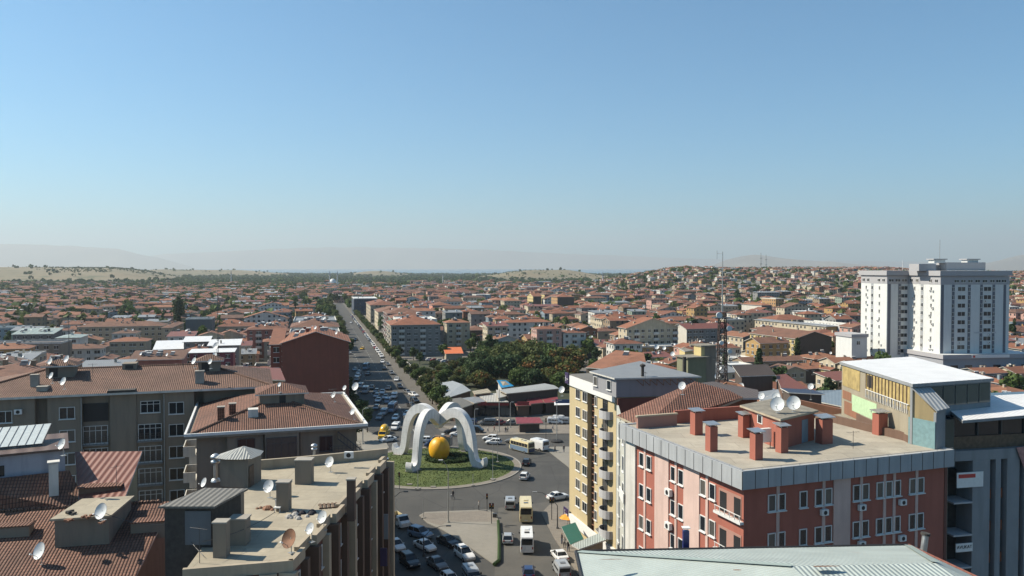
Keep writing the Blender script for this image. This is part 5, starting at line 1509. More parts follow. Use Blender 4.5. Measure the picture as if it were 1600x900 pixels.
m_wall('wall_dark', (.115, .085, .07), .25); m_wall('wall_dimgrey', (.17, .175, .18), .25); m_wall('wall_yellow', (.62, .50, .24), .15); m_wall('far_yellow', (.62, .50, .24), .15, windows=True)  # dark and dimgrey also paint in the shade on some house fronts
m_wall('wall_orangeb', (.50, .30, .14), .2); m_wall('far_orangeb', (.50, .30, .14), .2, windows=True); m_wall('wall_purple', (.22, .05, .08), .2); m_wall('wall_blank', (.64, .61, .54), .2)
m_wall('wall_olive', (.27, .27, .17), .3); m_seam('metal_navy', (.04, .055, .10), .4, .5, amt=.1); m_wall('wall_blueglass', (.05, .075, .12), .1, windows=True, wu=2.2)
m_plain('orange_roof', (.62, .16, .05), .7); m_plain('pale_roof', (.50, .43, .30), .8, var=.15); m_wall('wall_rosebright', (.60, .27, .20), .15)
m_wall('hotel_wall', (.66, .67, .66), .08, windows=True, wu=2.6)
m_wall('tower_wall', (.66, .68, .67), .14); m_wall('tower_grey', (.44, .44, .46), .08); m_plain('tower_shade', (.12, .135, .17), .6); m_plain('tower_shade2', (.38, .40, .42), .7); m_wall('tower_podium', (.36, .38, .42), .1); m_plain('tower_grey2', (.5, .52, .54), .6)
m_plain('minaret', (.62, .62, .62), .7); m_plain('minaret_cap', (.2, .24, .3), .6)

# ================================================================ the city beyond
HOUSES = []      # (object, look) that still need a label of their own
OCC = []
def occ_rect(F, w_, d, pad=2.0):
    nx = max(1, int(w_ / 8)); ny = max(1, int(d / 8))
    for i in range(nx):
        for j in range(ny):
            x, y = F.to((i + .5) * w_ / nx, (j + .5) * d / ny); OCC.append((x, y, max(w_ / nx, d / ny) * .6 + pad))
GRIDOCC = {}
def occ_build():
    GRIDOCC.clear()
    for x, y, r_ in OCC: GRIDOCC.setdefault((int(x // 40), int(y // 40)), []).append((x, y, r_))
def occupied(x, y, r_):
    cx, cy = int(x // 40), int(y // 40)
    for i in (-1, 0, 1):
        for j in (-1, 0, 1):
            for a, b, c in GRIDOCC.get((cx + i, cy + j), ()):
                if (a - x) ** 2 + (b - y) ** 2 < (c + r_) ** 2: return True
    return False
def pxhouse(pxa, py, pxb, z, depth, label, rot=13.7, roof='hip', wall='wall_cream', rm='tile_0', lw=None, base=None, cat='house', name='house', **kw):
    A = G(pxa, py, z); F = Front((A.x, A.y), R(rot)); w_ = F.x(pxb)
    b = zt(A.x, A.y + 5) if base is None else base
    occ_rect(F, w_, depth)
    kw.setdefault('wins', 'FL'); far = A.y > 480
    if far and wall.startswith('wall_'): wall = 'far_' + wall[5:]; kw['windows'] = False
    if far and lw and lw.startswith('wall_'): lw = 'far_' + lw[5:]
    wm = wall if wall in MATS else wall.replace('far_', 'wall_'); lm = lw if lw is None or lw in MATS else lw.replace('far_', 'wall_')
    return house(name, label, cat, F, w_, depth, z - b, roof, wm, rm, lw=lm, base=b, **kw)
H = pxhouse
gB = 'blocks of flats lining the avenue'
# right of the avenue
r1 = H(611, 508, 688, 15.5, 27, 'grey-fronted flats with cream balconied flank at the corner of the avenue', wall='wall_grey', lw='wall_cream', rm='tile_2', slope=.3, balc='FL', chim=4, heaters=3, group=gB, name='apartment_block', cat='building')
row = [(426, 30, 16, 'wall_white', 'metal_white', 'flat', 'white-roofed flats right behind the grey corner flats'), (459, 26, 15, 'wall_green', 'tile_0', 'hip', 'pale green flats behind the white-roofed flats, right of the avenue'),
       (488, 32, 16, 'wall_rose', 'tile_1', 'hip', 'reddish flats with white balconies, third behind the corner flats'), (560, 40, 13, 'wall_cream', 'tile_3', 'hip', 'cream flats before the dark blue block on the avenue'),
       (640, 60, 14, 'wall_beige', 'tile_0', 'hip', 'long beige flats between cream flats and dark blue block')]
for Y, dd, h, wl, rm, rf, lb in row:
    x, y = AV(Y, 10); F = Front((x, y), R(13.7)); occ_rect(F, 22, dd)
    house('apartment_block', lb, 'building', F, 21, dd - 3, h, rf, wl if Y < 520 else 'far_' + wl[5:], rm, group=gB, windows=Y < 520, balc='L', heaters=2, wins='FL')
H(553, 467, 590, 15, 50, 'dark blue glazed block on the right side of the avenue', wall='wall_blueglass', rm='metal_white', roof='flat', name='office_block', cat='building')
H(697, 552, 722, 3.6, 9, 'low shed with plain bright orange roof at the park edge', rot=10, roof='shed', slope=.2, rm='orange_roof', wall='wall_beige', chim=0, windows=False)
H(605, 456, 664, 11, 18, 'long tiled school block at the middle distance, left one', rm='tile_3', chim=3); H(671, 456, 741, 11, 18, 'long tiled school block at the middle distance, right one', rm='tile_0', chim=3)
H(641, 465, 704, 9, 16, 'long low tiled hall in front of the school blocks', rm='tile_2', wall='wall_tan', chim=2)
H(676, 477, 706, 12, 22, 'coral pink flats with a bright flank behind the park', lw='wall_rosebright', wall='wall_dimgrey', rm='tile_2', name='apartment_block', cat='building')  # front painted dim grey for its shade, flank in the sunlit tone
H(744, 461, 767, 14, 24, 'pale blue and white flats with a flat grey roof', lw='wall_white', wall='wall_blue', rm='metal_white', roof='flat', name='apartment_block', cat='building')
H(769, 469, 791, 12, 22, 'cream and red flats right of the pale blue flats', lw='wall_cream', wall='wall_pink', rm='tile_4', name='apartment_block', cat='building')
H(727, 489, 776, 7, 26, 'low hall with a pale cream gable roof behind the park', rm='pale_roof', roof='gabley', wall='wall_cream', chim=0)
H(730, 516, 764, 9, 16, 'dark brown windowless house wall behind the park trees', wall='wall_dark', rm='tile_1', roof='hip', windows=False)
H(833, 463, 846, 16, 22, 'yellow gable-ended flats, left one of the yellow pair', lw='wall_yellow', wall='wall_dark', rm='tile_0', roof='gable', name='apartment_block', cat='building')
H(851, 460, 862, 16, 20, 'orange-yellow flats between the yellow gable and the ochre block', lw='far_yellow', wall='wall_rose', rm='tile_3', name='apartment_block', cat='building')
H(871, 464, 897, 17, 20, 'ochre block with a blank sunlit flank and shaded balconies', lw='wall_orangeb', wall='wall_dark', rm='tile_2', name='apartment_block', cat='building')  # front painted dark for its shade, flank in the sunlit tone
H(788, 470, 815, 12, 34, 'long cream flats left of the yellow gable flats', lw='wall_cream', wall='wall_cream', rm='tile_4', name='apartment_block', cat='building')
H(923, 461, 952, 15, 14, 'white gable-ended house with shaded blue-grey front', lw='wall_blank', wall='wall_blue', rm='tile_3', roof='gable')  # blue-grey of the front is shade put into the wall colour
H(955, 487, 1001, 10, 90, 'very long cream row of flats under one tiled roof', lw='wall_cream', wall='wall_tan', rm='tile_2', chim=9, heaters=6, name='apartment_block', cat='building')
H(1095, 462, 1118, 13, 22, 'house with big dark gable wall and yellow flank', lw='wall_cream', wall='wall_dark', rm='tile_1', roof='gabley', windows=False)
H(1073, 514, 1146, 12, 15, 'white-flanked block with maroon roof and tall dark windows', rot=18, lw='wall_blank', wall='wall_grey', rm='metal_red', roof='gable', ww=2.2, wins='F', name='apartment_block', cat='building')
H(1032, 476, 1046, 10, 16, 'white and cream three-storey house left of the centre mast', rot=18, lw='wall_cream', wall='wall_grey', rm='tile_0')
H(1040, 501, 1120, 8, 15, 'long low house row with bright tiled roof behind white-flanked block', rot=16, wall='wall_cream', rm='tile_2', chim=5, name='row_house')
H(1033, 486, 1084, 8, 15, 'long house row with white front and dark gable end', rot=16, wall='wall_white', rm='tile_1', chim=4, name='row_house')
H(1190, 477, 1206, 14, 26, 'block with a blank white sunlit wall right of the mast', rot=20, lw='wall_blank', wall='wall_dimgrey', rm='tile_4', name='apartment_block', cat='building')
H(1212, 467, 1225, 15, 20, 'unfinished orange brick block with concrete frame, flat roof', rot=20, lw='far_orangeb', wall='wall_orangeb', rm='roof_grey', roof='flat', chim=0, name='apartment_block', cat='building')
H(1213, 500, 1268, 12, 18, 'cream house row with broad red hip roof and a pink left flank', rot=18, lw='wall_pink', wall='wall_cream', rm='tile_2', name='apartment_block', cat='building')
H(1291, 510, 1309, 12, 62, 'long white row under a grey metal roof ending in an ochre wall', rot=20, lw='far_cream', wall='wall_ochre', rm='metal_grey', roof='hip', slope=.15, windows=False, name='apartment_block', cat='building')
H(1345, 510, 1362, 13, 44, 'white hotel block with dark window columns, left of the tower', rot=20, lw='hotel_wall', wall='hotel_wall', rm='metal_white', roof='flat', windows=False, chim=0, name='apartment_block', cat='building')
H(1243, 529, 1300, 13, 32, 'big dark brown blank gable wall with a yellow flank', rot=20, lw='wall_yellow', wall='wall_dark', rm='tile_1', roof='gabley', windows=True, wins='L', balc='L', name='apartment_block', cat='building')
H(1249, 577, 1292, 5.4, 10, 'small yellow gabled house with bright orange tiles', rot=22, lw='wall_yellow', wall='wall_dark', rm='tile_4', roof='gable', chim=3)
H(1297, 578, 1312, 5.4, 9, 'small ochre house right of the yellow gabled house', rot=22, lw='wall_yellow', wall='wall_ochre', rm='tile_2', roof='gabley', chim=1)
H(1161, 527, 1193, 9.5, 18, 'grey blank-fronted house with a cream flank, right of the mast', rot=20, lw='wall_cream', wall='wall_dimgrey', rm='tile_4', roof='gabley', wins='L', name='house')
H(1185, 553, 1206, 5.2, 12, 'small beige gabled house below the grey blank-fronted house', rot=20, lw='wall_cream', wall='wall_tan', rm='tile_0', roof='gable', windows=False)
H(1580, 520, 1640, 10, 20, 'ochre brick house right behind the white tower', rot=14, wall='wall_orangeb', rm='tile_1')
# left of the avenue
H(120, 511, 254, 12, 15, 'very long tiled barracks-like block with small square windows', rm='tile_1', wall='wall_beige', chim=7, wins='F', name='apartment_block', cat='building')
H(253, 512, 268, 12, 40, 'end wing of the long tiled block with striped ochre flank', rm='tile_3', wall='wall_beige', wins='FR', chim=2, name='apartment_block', cat='building')
H(241, 546, 288, 9, 22, 'low building under a broad white sheet roof, left one', rot=20, roof='shed', slope=.08, rm='metal_bright', wall='wall_grey', chim=0, windows=False)
H(287, 534, 326, 12, 12, 'grey upper storey with sloping white roof behind the white sheets', rot=16, roof='shed', slope=.1, rm='metal_bright', wall='wall_grey', chim=0)
H(326, 540, 373, 14, 17, 'grey corner building with a wide white roof, left of the brick-red gable', rot=16, roof='shed', slope=.05, rm='metal_bright', wall='wall_grey', chim=1, name='apartment_block', cat='building')
H(297, 551, 364, 13.6, 8, 'dark red building with a white canopy roof behind the roof dishes', rot=14, roof='shed', slope=.06, rm='metal_bright', wall='wall_purple', chim=0, name='apartment_block', cat='building')
H(171, 534, 228, 10, 12, 'house with white eave board and red hip roof before the round dark tree', rm='tile_2', wall='wall_beige', roof='hip', slope=.24, ww=3.0)
H(151, 562, 173, 9, 12, 'narrow grey house with a small red roof', rm='tile_0', wall='wall_grey', roof='gabley', wins='R')
H(-30, 538, 95, 14, 12, 'long dark low block at the left edge below green roofs', rot=10, rm='metal_brown', wall='wall_tan2', roof='flat', chim=2, name='apartment_block', cat='building')
H(20, 522, 82, 13, 12, 'green metal roof carrying two big solar panels', rot=10, rm='metal_green2', wall='wall_dimgrey', roof='shed', slope=.15, chim=1, heaters=4)
H(88, 528, 124, 13, 16, 'blue and white house under a dark green roof', rot=16, rm='metal_green2', wall='wall_white', roof='hip', slope=.15, chim=1)
H(-40, 513, 36, 12, 12, 'pale blue long block at the left edge', rot=10, rm='metal_blue', wall='wall_blue', roof='flat', chim=2, name='apartment_block', cat='building')
H(203, 562, 284, 15, 9, 'pinkish block with a row of solar collectors on tiles', rot=12, rm='tile_3', wall='wall_rose', roof='shed', slope=.2, chim=1, heaters=8, wins='')
H(386, 515, 446, 14, 16, 'dark red flats with balconies, left of the brick-red gable', rm='tile_0', wall='wall_rose', roof='hip', balc='F', heaters=7, chim=3, name='apartment_block', cat='building')
H(290, 499, 331, 15, 14, 'blank grey storehouse wall left of the thin mast', rm='metal_grey', wall='wall_dimgrey', roof='flat', windows=False, chim=1, name='apartment_block', cat='building')
H(-60, 590, 66, 21, 16, 'big brown tiled hip roof at the left edge behind the long block', rot=16, rm='tile_1', wall='wall_tan', slope=.22, chim=2, heaters=2, name='apartment_block', cat='building')
H(52, 572, 108, 19, 14, 'brown tiled roof left behind the roof hut dishes', rot=16, rm='tile_3', wall='wall_tan', slope=.24, chim=2, heaters=1, name='apartment_block', cat='building')
# left side of the avenue behind the red gable
for Y, dd, h, wl, rm, rf, lb in ((260, 26, 21, 'wall_rose', 'tile_3', 'gabley', 'pinkish gabled flats right behind the brick-red gable block'), (288, 26, 20, 'wall_white', 'metal_grey', 'flat', 'pale flats with a cluttered grey flat roof behind the pinkish gable'), (315, 26, 20.5, 'wall_cream', 'tile_1', 'hip', 'cream flats with hip roof, third behind the brick-red gable block'),
                                 (341, 33, 21, 'wall_beige', 'metal_grey', 'flat', 'beige flats with flat grey roof on the left of the avenue'), (420, 30, 13, 'wall_tan', 'tile_3', 'hip', 'tan flats standing alone further up the left avenue side'),
                                 (470, 26, 14, 'wall_rose', 'tile_0', 'hip', 'rose flats on the left avenue side before the far bend')):
    x, y = AV(Y, -24 - 19); F = Front((x, y), R(13.7)); occ_rect(F, 19, dd)
    house('apartment_block', lb, 'building', F, 18, dd - 4, h, rf, wl, rm, group=gB, wins='FR', heaters=5, chim=4)

# ---- roofs and walls crowded behind the office block
def crowd():
    simple_roof('workshop', 'dark brown sheet roof right of the concrete stair tower', 'building', [G(1144, 571, 17), G(1199, 569, 17), G(1212, 586, 14.5), G(1156, 588, 14.5)], 'metal_brown', wm='wall_dark')
    simple_roof('workshop', 'flat dark felt roof between weathered tiles and brown sheet roof', 'building', [G(1087, 599, 28.3), G(1115, 596, 28.3), G(1184, 609, 28.3), G(1188, 622, 28.3), G(1130, 622, 28.3)], 'metal_brown', wm='wall_brick')
    simple_roof('workshop', 'pale blue corrugated roof left of the big dishes', 'building', [G(1180, 613, 20), G(1216, 608, 20), G(1222, 624, 19), G(1188, 626, 19)], 'metal_grey2', wm='wall_brick')
    simple_roof('workshop', 'broad grey-blue sheet roof left of the white-roofed block', 'building', [G(1222, 612, 15), G(1316, 609, 15), G(1316, 635, 14), G(1252, 622, 14)], 'metal_blue', wm='wall_brick')
    simple_roof('workshop', 'dark blue narrow sheet roof behind the big dishes', 'building', [G(1219, 606, 17), G(1270, 609, 17), G(1289, 616, 17), G(1232, 613, 17)], 'metal_navy', wm='wall_dark')
    simple_roof('workshop', 'reddish brown sloping sheet roof right of the dark brown one', 'building', [G(1212, 586, 14), G(1228, 584, 14), G(1262, 607, 12), G(1222, 610, 12)], 'metal_red', wm='wall_brown')
    simple_roof('workshop', 'flat beige roof between the brick walls and the ochre storey', 'building', [G(1288, 646, 27.6), G(1316, 636, 28.2), G(1344, 648, 28.2), G(1306, 657, 27.6)], 'roof_hut', wm='wall_brown')
    # stair tower
    A = G(1075, 560, 22); F = Front((A.x, A.y), R(20)); t = thing('stair_tower', 'dim concrete stair tower with a pale slab roof beside the mast', 'building', F.loc(), F.rot)
    MB().box(0, 5.2, 0, 5, 0, 22, 0, bottom=False).build('wall', ['wall_olive'], t); MB().box(-.5, 5.8, -.5, 5.5, 22.01, 22.3).build('roof_slab', 'roof_hut', t)
    MB().box(5.21, 8.6, 1, 5, 0, 24.6).build('upper_shaft', 'wall_tan2', t); MB().box(4.0, 9.2, .5, 5.6, 24.61, 24.9).build('roof_slab', 'roof_hut', t)
    MB().box(4.2, 5.2, .8, 4, 22.31, 24.6).build('upper_shaft', 'wall_yellow', t)
    MB().tube([(-2.0, -1.6, 14), (-2.0, -1.6, 22.6)], .45, 10).build('flue_pipe', 'soot_and_shade', t)
    # long yellow parapet wall
    a, b = GP(1004, 571, 140), GP(1081, 590, 118); t = thing('parapet_wall', 'long sloping yellow and orange plastered wall behind the grey attic', 'wall', (a.x, a.y, 0))
    add_wall(t, [a, b], 12, 'wall', 'wall_yellow', .4)
    t = thing('house', 'house with orange tiles and a tilted solar collector, behind the grey attic', 'house', (0, 0, 0))
    add_sheet(t, [G(915, 574, 13), G(940, 576, 13), G(1010, 570, 13), G(1006, 551, 15), G(962, 547, 15)], 'roof', 'tile_4'); add_wall(t, [G(916, 576, 12.6), G(940, 577, 12.6), G(1010, 571, 12.6)], 0, 'wall', 'wall_tan')
    p = G(978, 556, 14.3); put(heater_mesh(), 'solar_water_heater', t, p.x, p.y, p.z, -.5)
    simple_roof('penthouse', 'small cream rooftop room with balustrade behind the grey attic', 'building', [G(1060, 544, 19), G(1072, 544, 19), G(1084, 547, 19), G(1070, 549, 19)], 'roof_hut', wm='wall_yellow')
    # brick ledges
    t = thing('wall', 'jagged orange brick wall among dark roofs behind the tiled slope', 'wall', (0, 0, 0)); add_wall(t, [GP(1119, 606, 108), GP(1136, 597, 108), GP(1152, 600, 107), GP(1170, 612, 104)], 8, 'brickwork', 'wall_brick', .4)
    t = thing('wall', 'orange brick wall right of the brick-red roof hut', 'wall', (0, 0, 0)); add_wall(t, [GP(1248, 625, 90), GP(1318, 640, 88)], 8, 'brickwork', 'wall_brick', .4)

crowd()
for a in ((1144, 575, 24.5, .9, 'upper dish on the pole behind the tiled slope', 1139, 573), ): pass
dish(1124, 575, 24.0, 1.0, 200, 'upper of two dishes on the felt roof edge behind the tiled slope'); dish(1121, 588, 23.2, 1.0, 200, 'lower of two dishes on the felt roof edge behind the tiled slope')
dish(1158, 603, 22.6, 1.0, 200, 'dish in front of the dark chimney on the felt roof'); dish(1066, 603, 30.2, .85, 195, 'dish at the ridge of the big weathered tiled slope')
dish(1026, 542, 19.5, 1.4, 215, 'tilted cream dish left of the blue dish behind the grey attic'); dish(1038, 544, 19, 1.1, 200, 'blue-grey dish right of the tilted cream dish'); dish(1051, 553, 18.4, 1.3, 200, 'dish above the yellow plastered wall')
dish(1267, 604, 20, 1.1, 190, 'dish on a tall pole right of the brick-red hut', pole=2.5)
dish(878, 609, 24.5, 1.0, 200, 'grey dish fixed at the left side of the cream tower')

# ---- white twin tower at the right
def tower():
    z = 42.8; F = Front((160, 300), R(8), 28.4); D = 19.0
    t = thing('apartment_tower', 'white twin tower block with grey cornice and window columns, right of the centre', 'building', F.loc(), F.rot)
    w_ = 28.4
    MB().box(0, w_, 0, D, 0, z - 2, 0, bottom=False).build('wall', 'tower_wall', t); MB().box(-9.3, -.02, D - .1, D + 17.9, 0, z - 2, 0, bottom=False).build('wall', 'tower_wall', t)
    MB().box(0, w_, D + .02, D + 17.5, 0, z - 2.1, 0, bottom=False).build('rear_wall', 'tower_wall', t)
    mb = MB(); mb.box(-.7, w_ + .7, -.7, D + .3, z - 1.9, z, 0, 1); mb.build('cornice', ['tower_grey', 'metal_white'], t)
    mb = MB(); mb.box(-10.0, -.72, D - .8, D + 18.6, z - 1.9, z - .05, 0, 1); mb.build('cornice', ['tower_grey', 'metal_white'], t)
    MB().box(-.7, w_ + .7, D + .31, D + 18.0, z - 1.9, z - .3, 0, 1).build('cornice', ['tower_grey', 'metal_white'], t)
    # attic bands
    MB().box(-.06, w_ + .06, -.06, D - .2, z - 5.2, z - 2.02, 0).build('attic_band', 'tower_grey', t); MB().box(-9.36, -.08, D - .16, D + 17.9, z - 5.2, z - 2.02, 0).build('attic_band', 'tower_grey', t)
    # lift rooms
    for nm, b in (('lift_room', (-4, 3, 7, 13, z - .1, z + 2.6)), ('lift_room', (9, 25.5, 9, 15, z + .1, z + 3.2)), ('lift_room', (4, 12, 13, 20, z, z + 2.2))): MB().box(*b).build(nm, 'tower_grey', t)
    for x in (4.5, 18.5):
        MB().box(x, x + 4.6, 10, 13.5, z + 3.0, z + 4.2).build('cap_room', 'tower_wall', t); MB().box(x - .6, x + 5.2, 9.5, 14, z + 4.21, z + 4.6).build('cap_roof', 'tower_grey', t)
    MB().tube([(8.2, 12, z + 4.6), (8.2, 12, z + 12)], .09, 5).build('aerial', 'pole', t); MB().tube([(-6, 14, z), (-6, 14, z + 4)], .09, 5).build('aerial', 'white_paint', t)
    fh = 3.12; nfl = 11; z1 = z - 6.6
    wi = win_simple(1.3, 1.4); ww_ = win_simple(2.9, 1.5); nn = MB()
    def strip(x0, x1, y0, y1, nm='recess_shade_strip', m='tower_shade'):  # flat strips, recess shade painted as a dark tone
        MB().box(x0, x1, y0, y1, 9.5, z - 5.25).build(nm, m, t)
    cnt = [0]; rest = []
    def win(me, x, y, zz, rz):
        if cnt[0] < 96: put(me, 'window', t, x, y, zz, rz)
        else: rest.append((me, x, y, zz, rz))
        cnt[0] += 1
    # right (shaded) face of the front block: grey strips with small windows, balcony windows between
    for x in (.8, 5.2, 11.8, 16.8, 21.9, 26.5): strip(x - .55, x + .55, -.05, -.01)
    for fl in range(nfl):
        zz = z1 - fh * fl - 1.0
        for x in (8.6, 19.3): win(ww_, x, -.02, zz, 0)
        for x in (5.2, 11.8, 16.8, 21.9): win(win_simple(.7, 1.3), x, -.06, zz, 0)
    for x in (6.5, 9.2, 12.1, 15.1, 18.1, 21.2, 23.7, 26): put(win_simple(1.7, 1.0), 'window', t, x, -.08, z - 4.4)
    # left lit faces
    for yo, xo, L in ((0, 0, D), (D, -9.3, 17.7)):
        c1, c2, c3 = L * .28, L * .56, L * .80
        yy = yo + L * .56
        MB().box(xo - .04, xo - .002, yy - .8, yy + .8, 9.5, z - 5.25).build('recess_shade_strip', 'tower_shade2', t)  # same painted shade strip, lighter tone for the lit faces
        for fl in range(nfl):
            zz = z1 - fh * fl - 1.0
            for c in (c1, c3): win(win_simple(.8, 1.3), xo, yo + c, zz, -math.pi / 2)
            win(win_simple(1.1, 1.3), xo - .05, yo + c2, zz, -math.pi / 2)
        for c in (.12, .3, .72, .9): put(win_simple(1.5, 1.1), 'window', t, xo - .07, yo + L * c, z - 4.4, -math.pi / 2)
    for x in (-8.3, -3.9): strip(x - .6, x + .6, D - .16, D - .11)
    for fl in range(nfl):
        zz = z1 - fh * fl - 1.0; win(win_simple(2.6, 1.4), -1.9, D - .12, zz, 0); win(win_simple(.7, 1.3), -3.9, D - .17, zz, 0)
    for x in (-7.6, -4.8, -2): put(win_simple(1.9, 1.0), 'window', t, x, D - .18, z - 4.4)
    ra = random.Random(8)
    for _ in range(46):
        fl = ra.randrange(nfl); zz = z1 - fh * fl - 1.2 - ra.uniform(0, .6)
        if ra.random() < .6: put(ac_mesh(), 'air_conditioner', t, 0, ra.choice((.22, .30, .74, .84)) * D, zz, -math.pi / 2)
        elif ra.random() < .5: put(ac_mesh(), 'air_conditioner', t, -9.3, D + ra.choice((.2, .33, .75, .86)) * 17.7, zz, -math.pi / 2)
        else: put(ac_mesh(), 'air_conditioner', t, ra.choice((9.6, 20.2, 7.6, 18.3)), 0, zz - .5)
    V, Fc, M = [], [], []
    for me, x, y, zz, rz in rest:
        base = len(V); Mx = Matrix.Translation((x, y, zz)) @ Matrix.Rotation(rz, 4, 'Z')
        V += [tuple(Mx @ v.co) for v in me.vertices]; Fc += [tuple(i + base for i in p.vertices) for p in me.polygons]; M += [p.material_index for p in me.polygons]
    mb = MB(); mb.v, mb.f, mb.mi = V, Fc, M
    mb.build('window', ['frame_white', 'glass'], t, kind='stuff')
    # podium with the sign
    p = MB().box(-1.5, w_ + 7, -4, D, 0, 10.2, 0).build('podium', 'tower_podium', t); MB().box(-2, w_ + 7.6, -4.6, D, 10.21, 11.8, 0, 1).build('podium_cornice', ['tower_grey', 'metal_white'], p)
    MB().box(9.5, 25, -4.75, -4.61, 10.5, 11.6).build('sign', 'white_paint', p)
    MB().box(10, 10.9, -4.80, -4.755, 10.65, 11.45).build('sign_emblem', 'red_plastic', p)
    for i in range(6): MB().box(1.5 + i * 5.8, 4.5 + i * 5.8, -4.06, -4.003, 5.6, 7.8).build('podium_window', 'glass', p)
    MB().box(14, 23, -.1, -.011, 19.2, 19.8).build('wall_lettering', 'tower_grey2', t)
    occ_rect(F, 40, 36)
    # low annex on the left
    A = GP(1331, 527, 318); F2 = Front((A.x, A.y), R(13.7)); a2 = thing('annex', 'low white annex standing against the left foot of the white tower', 'building', F2.loc(), F2.rot)
    MB().box(0, 7, 0, 10, 0, A.z).build('wall', 'tower_wall', a2); MB().box(-.4, 7.4, -.4, 10.4, A.z + .01, A.z + 1.2).build('cornice', 'tower_grey', a2); put(win_simple(1.4, 1.4), 'window', a2, 3, 0, A.z - 3)
tower()

# ---- masts
def lattice(label, x, y, z0, h, wb, wt, m='rust'):
    t = thing('lattice_mast', label, 'mast', (x, y, z0)); n = int(h / 1.6)
    mb = MB(); leg = [(-1, -1), (1, -1), (1, 1), (-1, 1)]
    for a in leg: MB().tube([(a[0] * wb / 2, a[1] * wb / 2, 0), (a[0] * wt / 2, a[1] * wt / 2, h)], .09, 5).build('leg', m, t)
    for i in range(n):
        s0, s1 = i / n, (i + 1) / n; w0, w1 = wb + (wt - wb) * s0, wb + (wt - wb) * s1
        for j in range(4):
            a, b = leg[j], leg[(j + 1) % 4]
            mb.tube([(a[0] * w0 / 2, a[1] * w0 / 2, h * s0), (b[0] * w1 / 2, b[1] * w1 / 2, h * s1)], .05, 4); mb.tube([(b[0] * w0 / 2, b[1] * w0 / 2, h * s0), (a[0] * w1 / 2, a[1] * w1 / 2, h * s1)], .05, 4); mb.tube([(a[0] * w1 / 2, a[1] * w1 / 2, h * s1), (b[0] * w1 / 2, b[1] * w1 / 2, h * s1)], .05, 4)
    mb.build('bracing', m, t); return t
b_ = GP(1128, 578, 135); t = lattice('brown lattice mast with dishes and a tall thin aerial, centre right', b_.x, b_.y, 0, GP(1128, 488, 135).z, 2.4, 1.0, 'mast_brown')
top = GP(1128, 488, 135).z
MB().tube([(0, 0, top), (0, 0, GP(1128, 393, 135).z)], [.13, .05], 6).build('aerial', 'pole', t)
zt2 = GP(1128, 396, 135).z; MB().tube([(0, 0, zt2), (-.95, 0, zt2)], .04, 5).build('side_arm', 'white_paint', t); MB().tube([(-.95, 0, zt2 - 1), (-.95, 0, zt2 + .5)], .03, 5).build('side_arm', 'pole', t)
MB().prism([(-1.5, -1.2), (1.5, -1.2), (1.5, 1.2), (-1.5, 1.2)], top - 1.0, top - .85).build('platform', 'rail', t)
for i, (a, b, s_) in enumerate(((-.9, -.4, .5), (.8, -2.6, .45), (-.5, -5, .35), (.9, -6.4, .35))): MB().tube([(a, -1.3, top + b), (a, -1.7, top + b)], s_, 12).build('mast_antenna', 'dish', t)
for px_, y0, y1, d, lb in ((340, 458, 556, 200, 'thin black mast rising behind the right roof hut'), (107, 488, 548, 230, 'thin black mast at the left above the green roofs'), (1189, 395, 430, 1500, 'thin far transmitter mast left of its twin on the hill'), (1197, 398, 430, 1520, 'thin far transmitter mast right of its twin on the hill')):
    a, b = GP(px_, y0, d), GP(px_, y1, d); r_ = .13 if d < 600 else .9
    mb = MB(); mb.tube([(0, 0, b.z - 14), (0, 0, a.z)], [r_, r_ * .5], 6)
    for s_ in (.25, .5, .75): mb.box(-r_ * 2, r_ * 2, -r_ * 2, r_ * 2, b.z + (a.z - b.z) * s_, b.z + (a.z - b.z) * s_ + r_)
    mb.build('mast', 'rail' if d < 600 else 'pole', loc=(a.x, a.y, 0), label=lb, cat='mast')
# ---- mosque and minarets
def minaret(px_, y0, d, label, hh=30):
    a = GP(px_, y0, d); zb = 0 if d > 1000 else 0
    t = thing('minaret', label, 'minaret', (a.x, a.y, 0)); h = a.z
    MB().lathe([(1.7, 0), (1.7, h * .15), (1.2, h * .2), (1.1, h * .66)], 12).build('shaft', 'minaret', t); MB().lathe([(1.1, h * .66), (2.0, h * .69), (2.0, h * .73), (1.0, h * .73)], 12).build('gallery', 'minaret', t)
    MB().lathe([(1.0, h * .73), (.95, h * .86), (0, h)], 12).build('spire', 'minaret_cap', t)
minaret(515, 422, 1750, 'left minaret of the far domed mosque above the avenue'); minaret(527, 422, 1760, 'right minaret of the far domed mosque above the avenue'); minaret(361, 422, 1900, 'lone white minaret at the far left among trees'); minaret(692, 425, 2000, 'tiny white minaret left of the tan hill'); minaret(942, 424, 1500, 'white minaret at the foot of the right hill')
a = G(521, 445, 0); t = thing('mosque', 'far white domed mosque between two minarets at the end of the avenue', 'mosque', (GP(520, 440, 1780).x, 1780, 0))
MB().box(-13, 13, -10, 10, 0, 11).build('wall', 'minaret', t); MB().lathe([(8, 11), (7.4, 14), (5, 17.5), (2, 19.2), (0, 19.6)], 18).build('dome', 'dish', t, smooth=True)

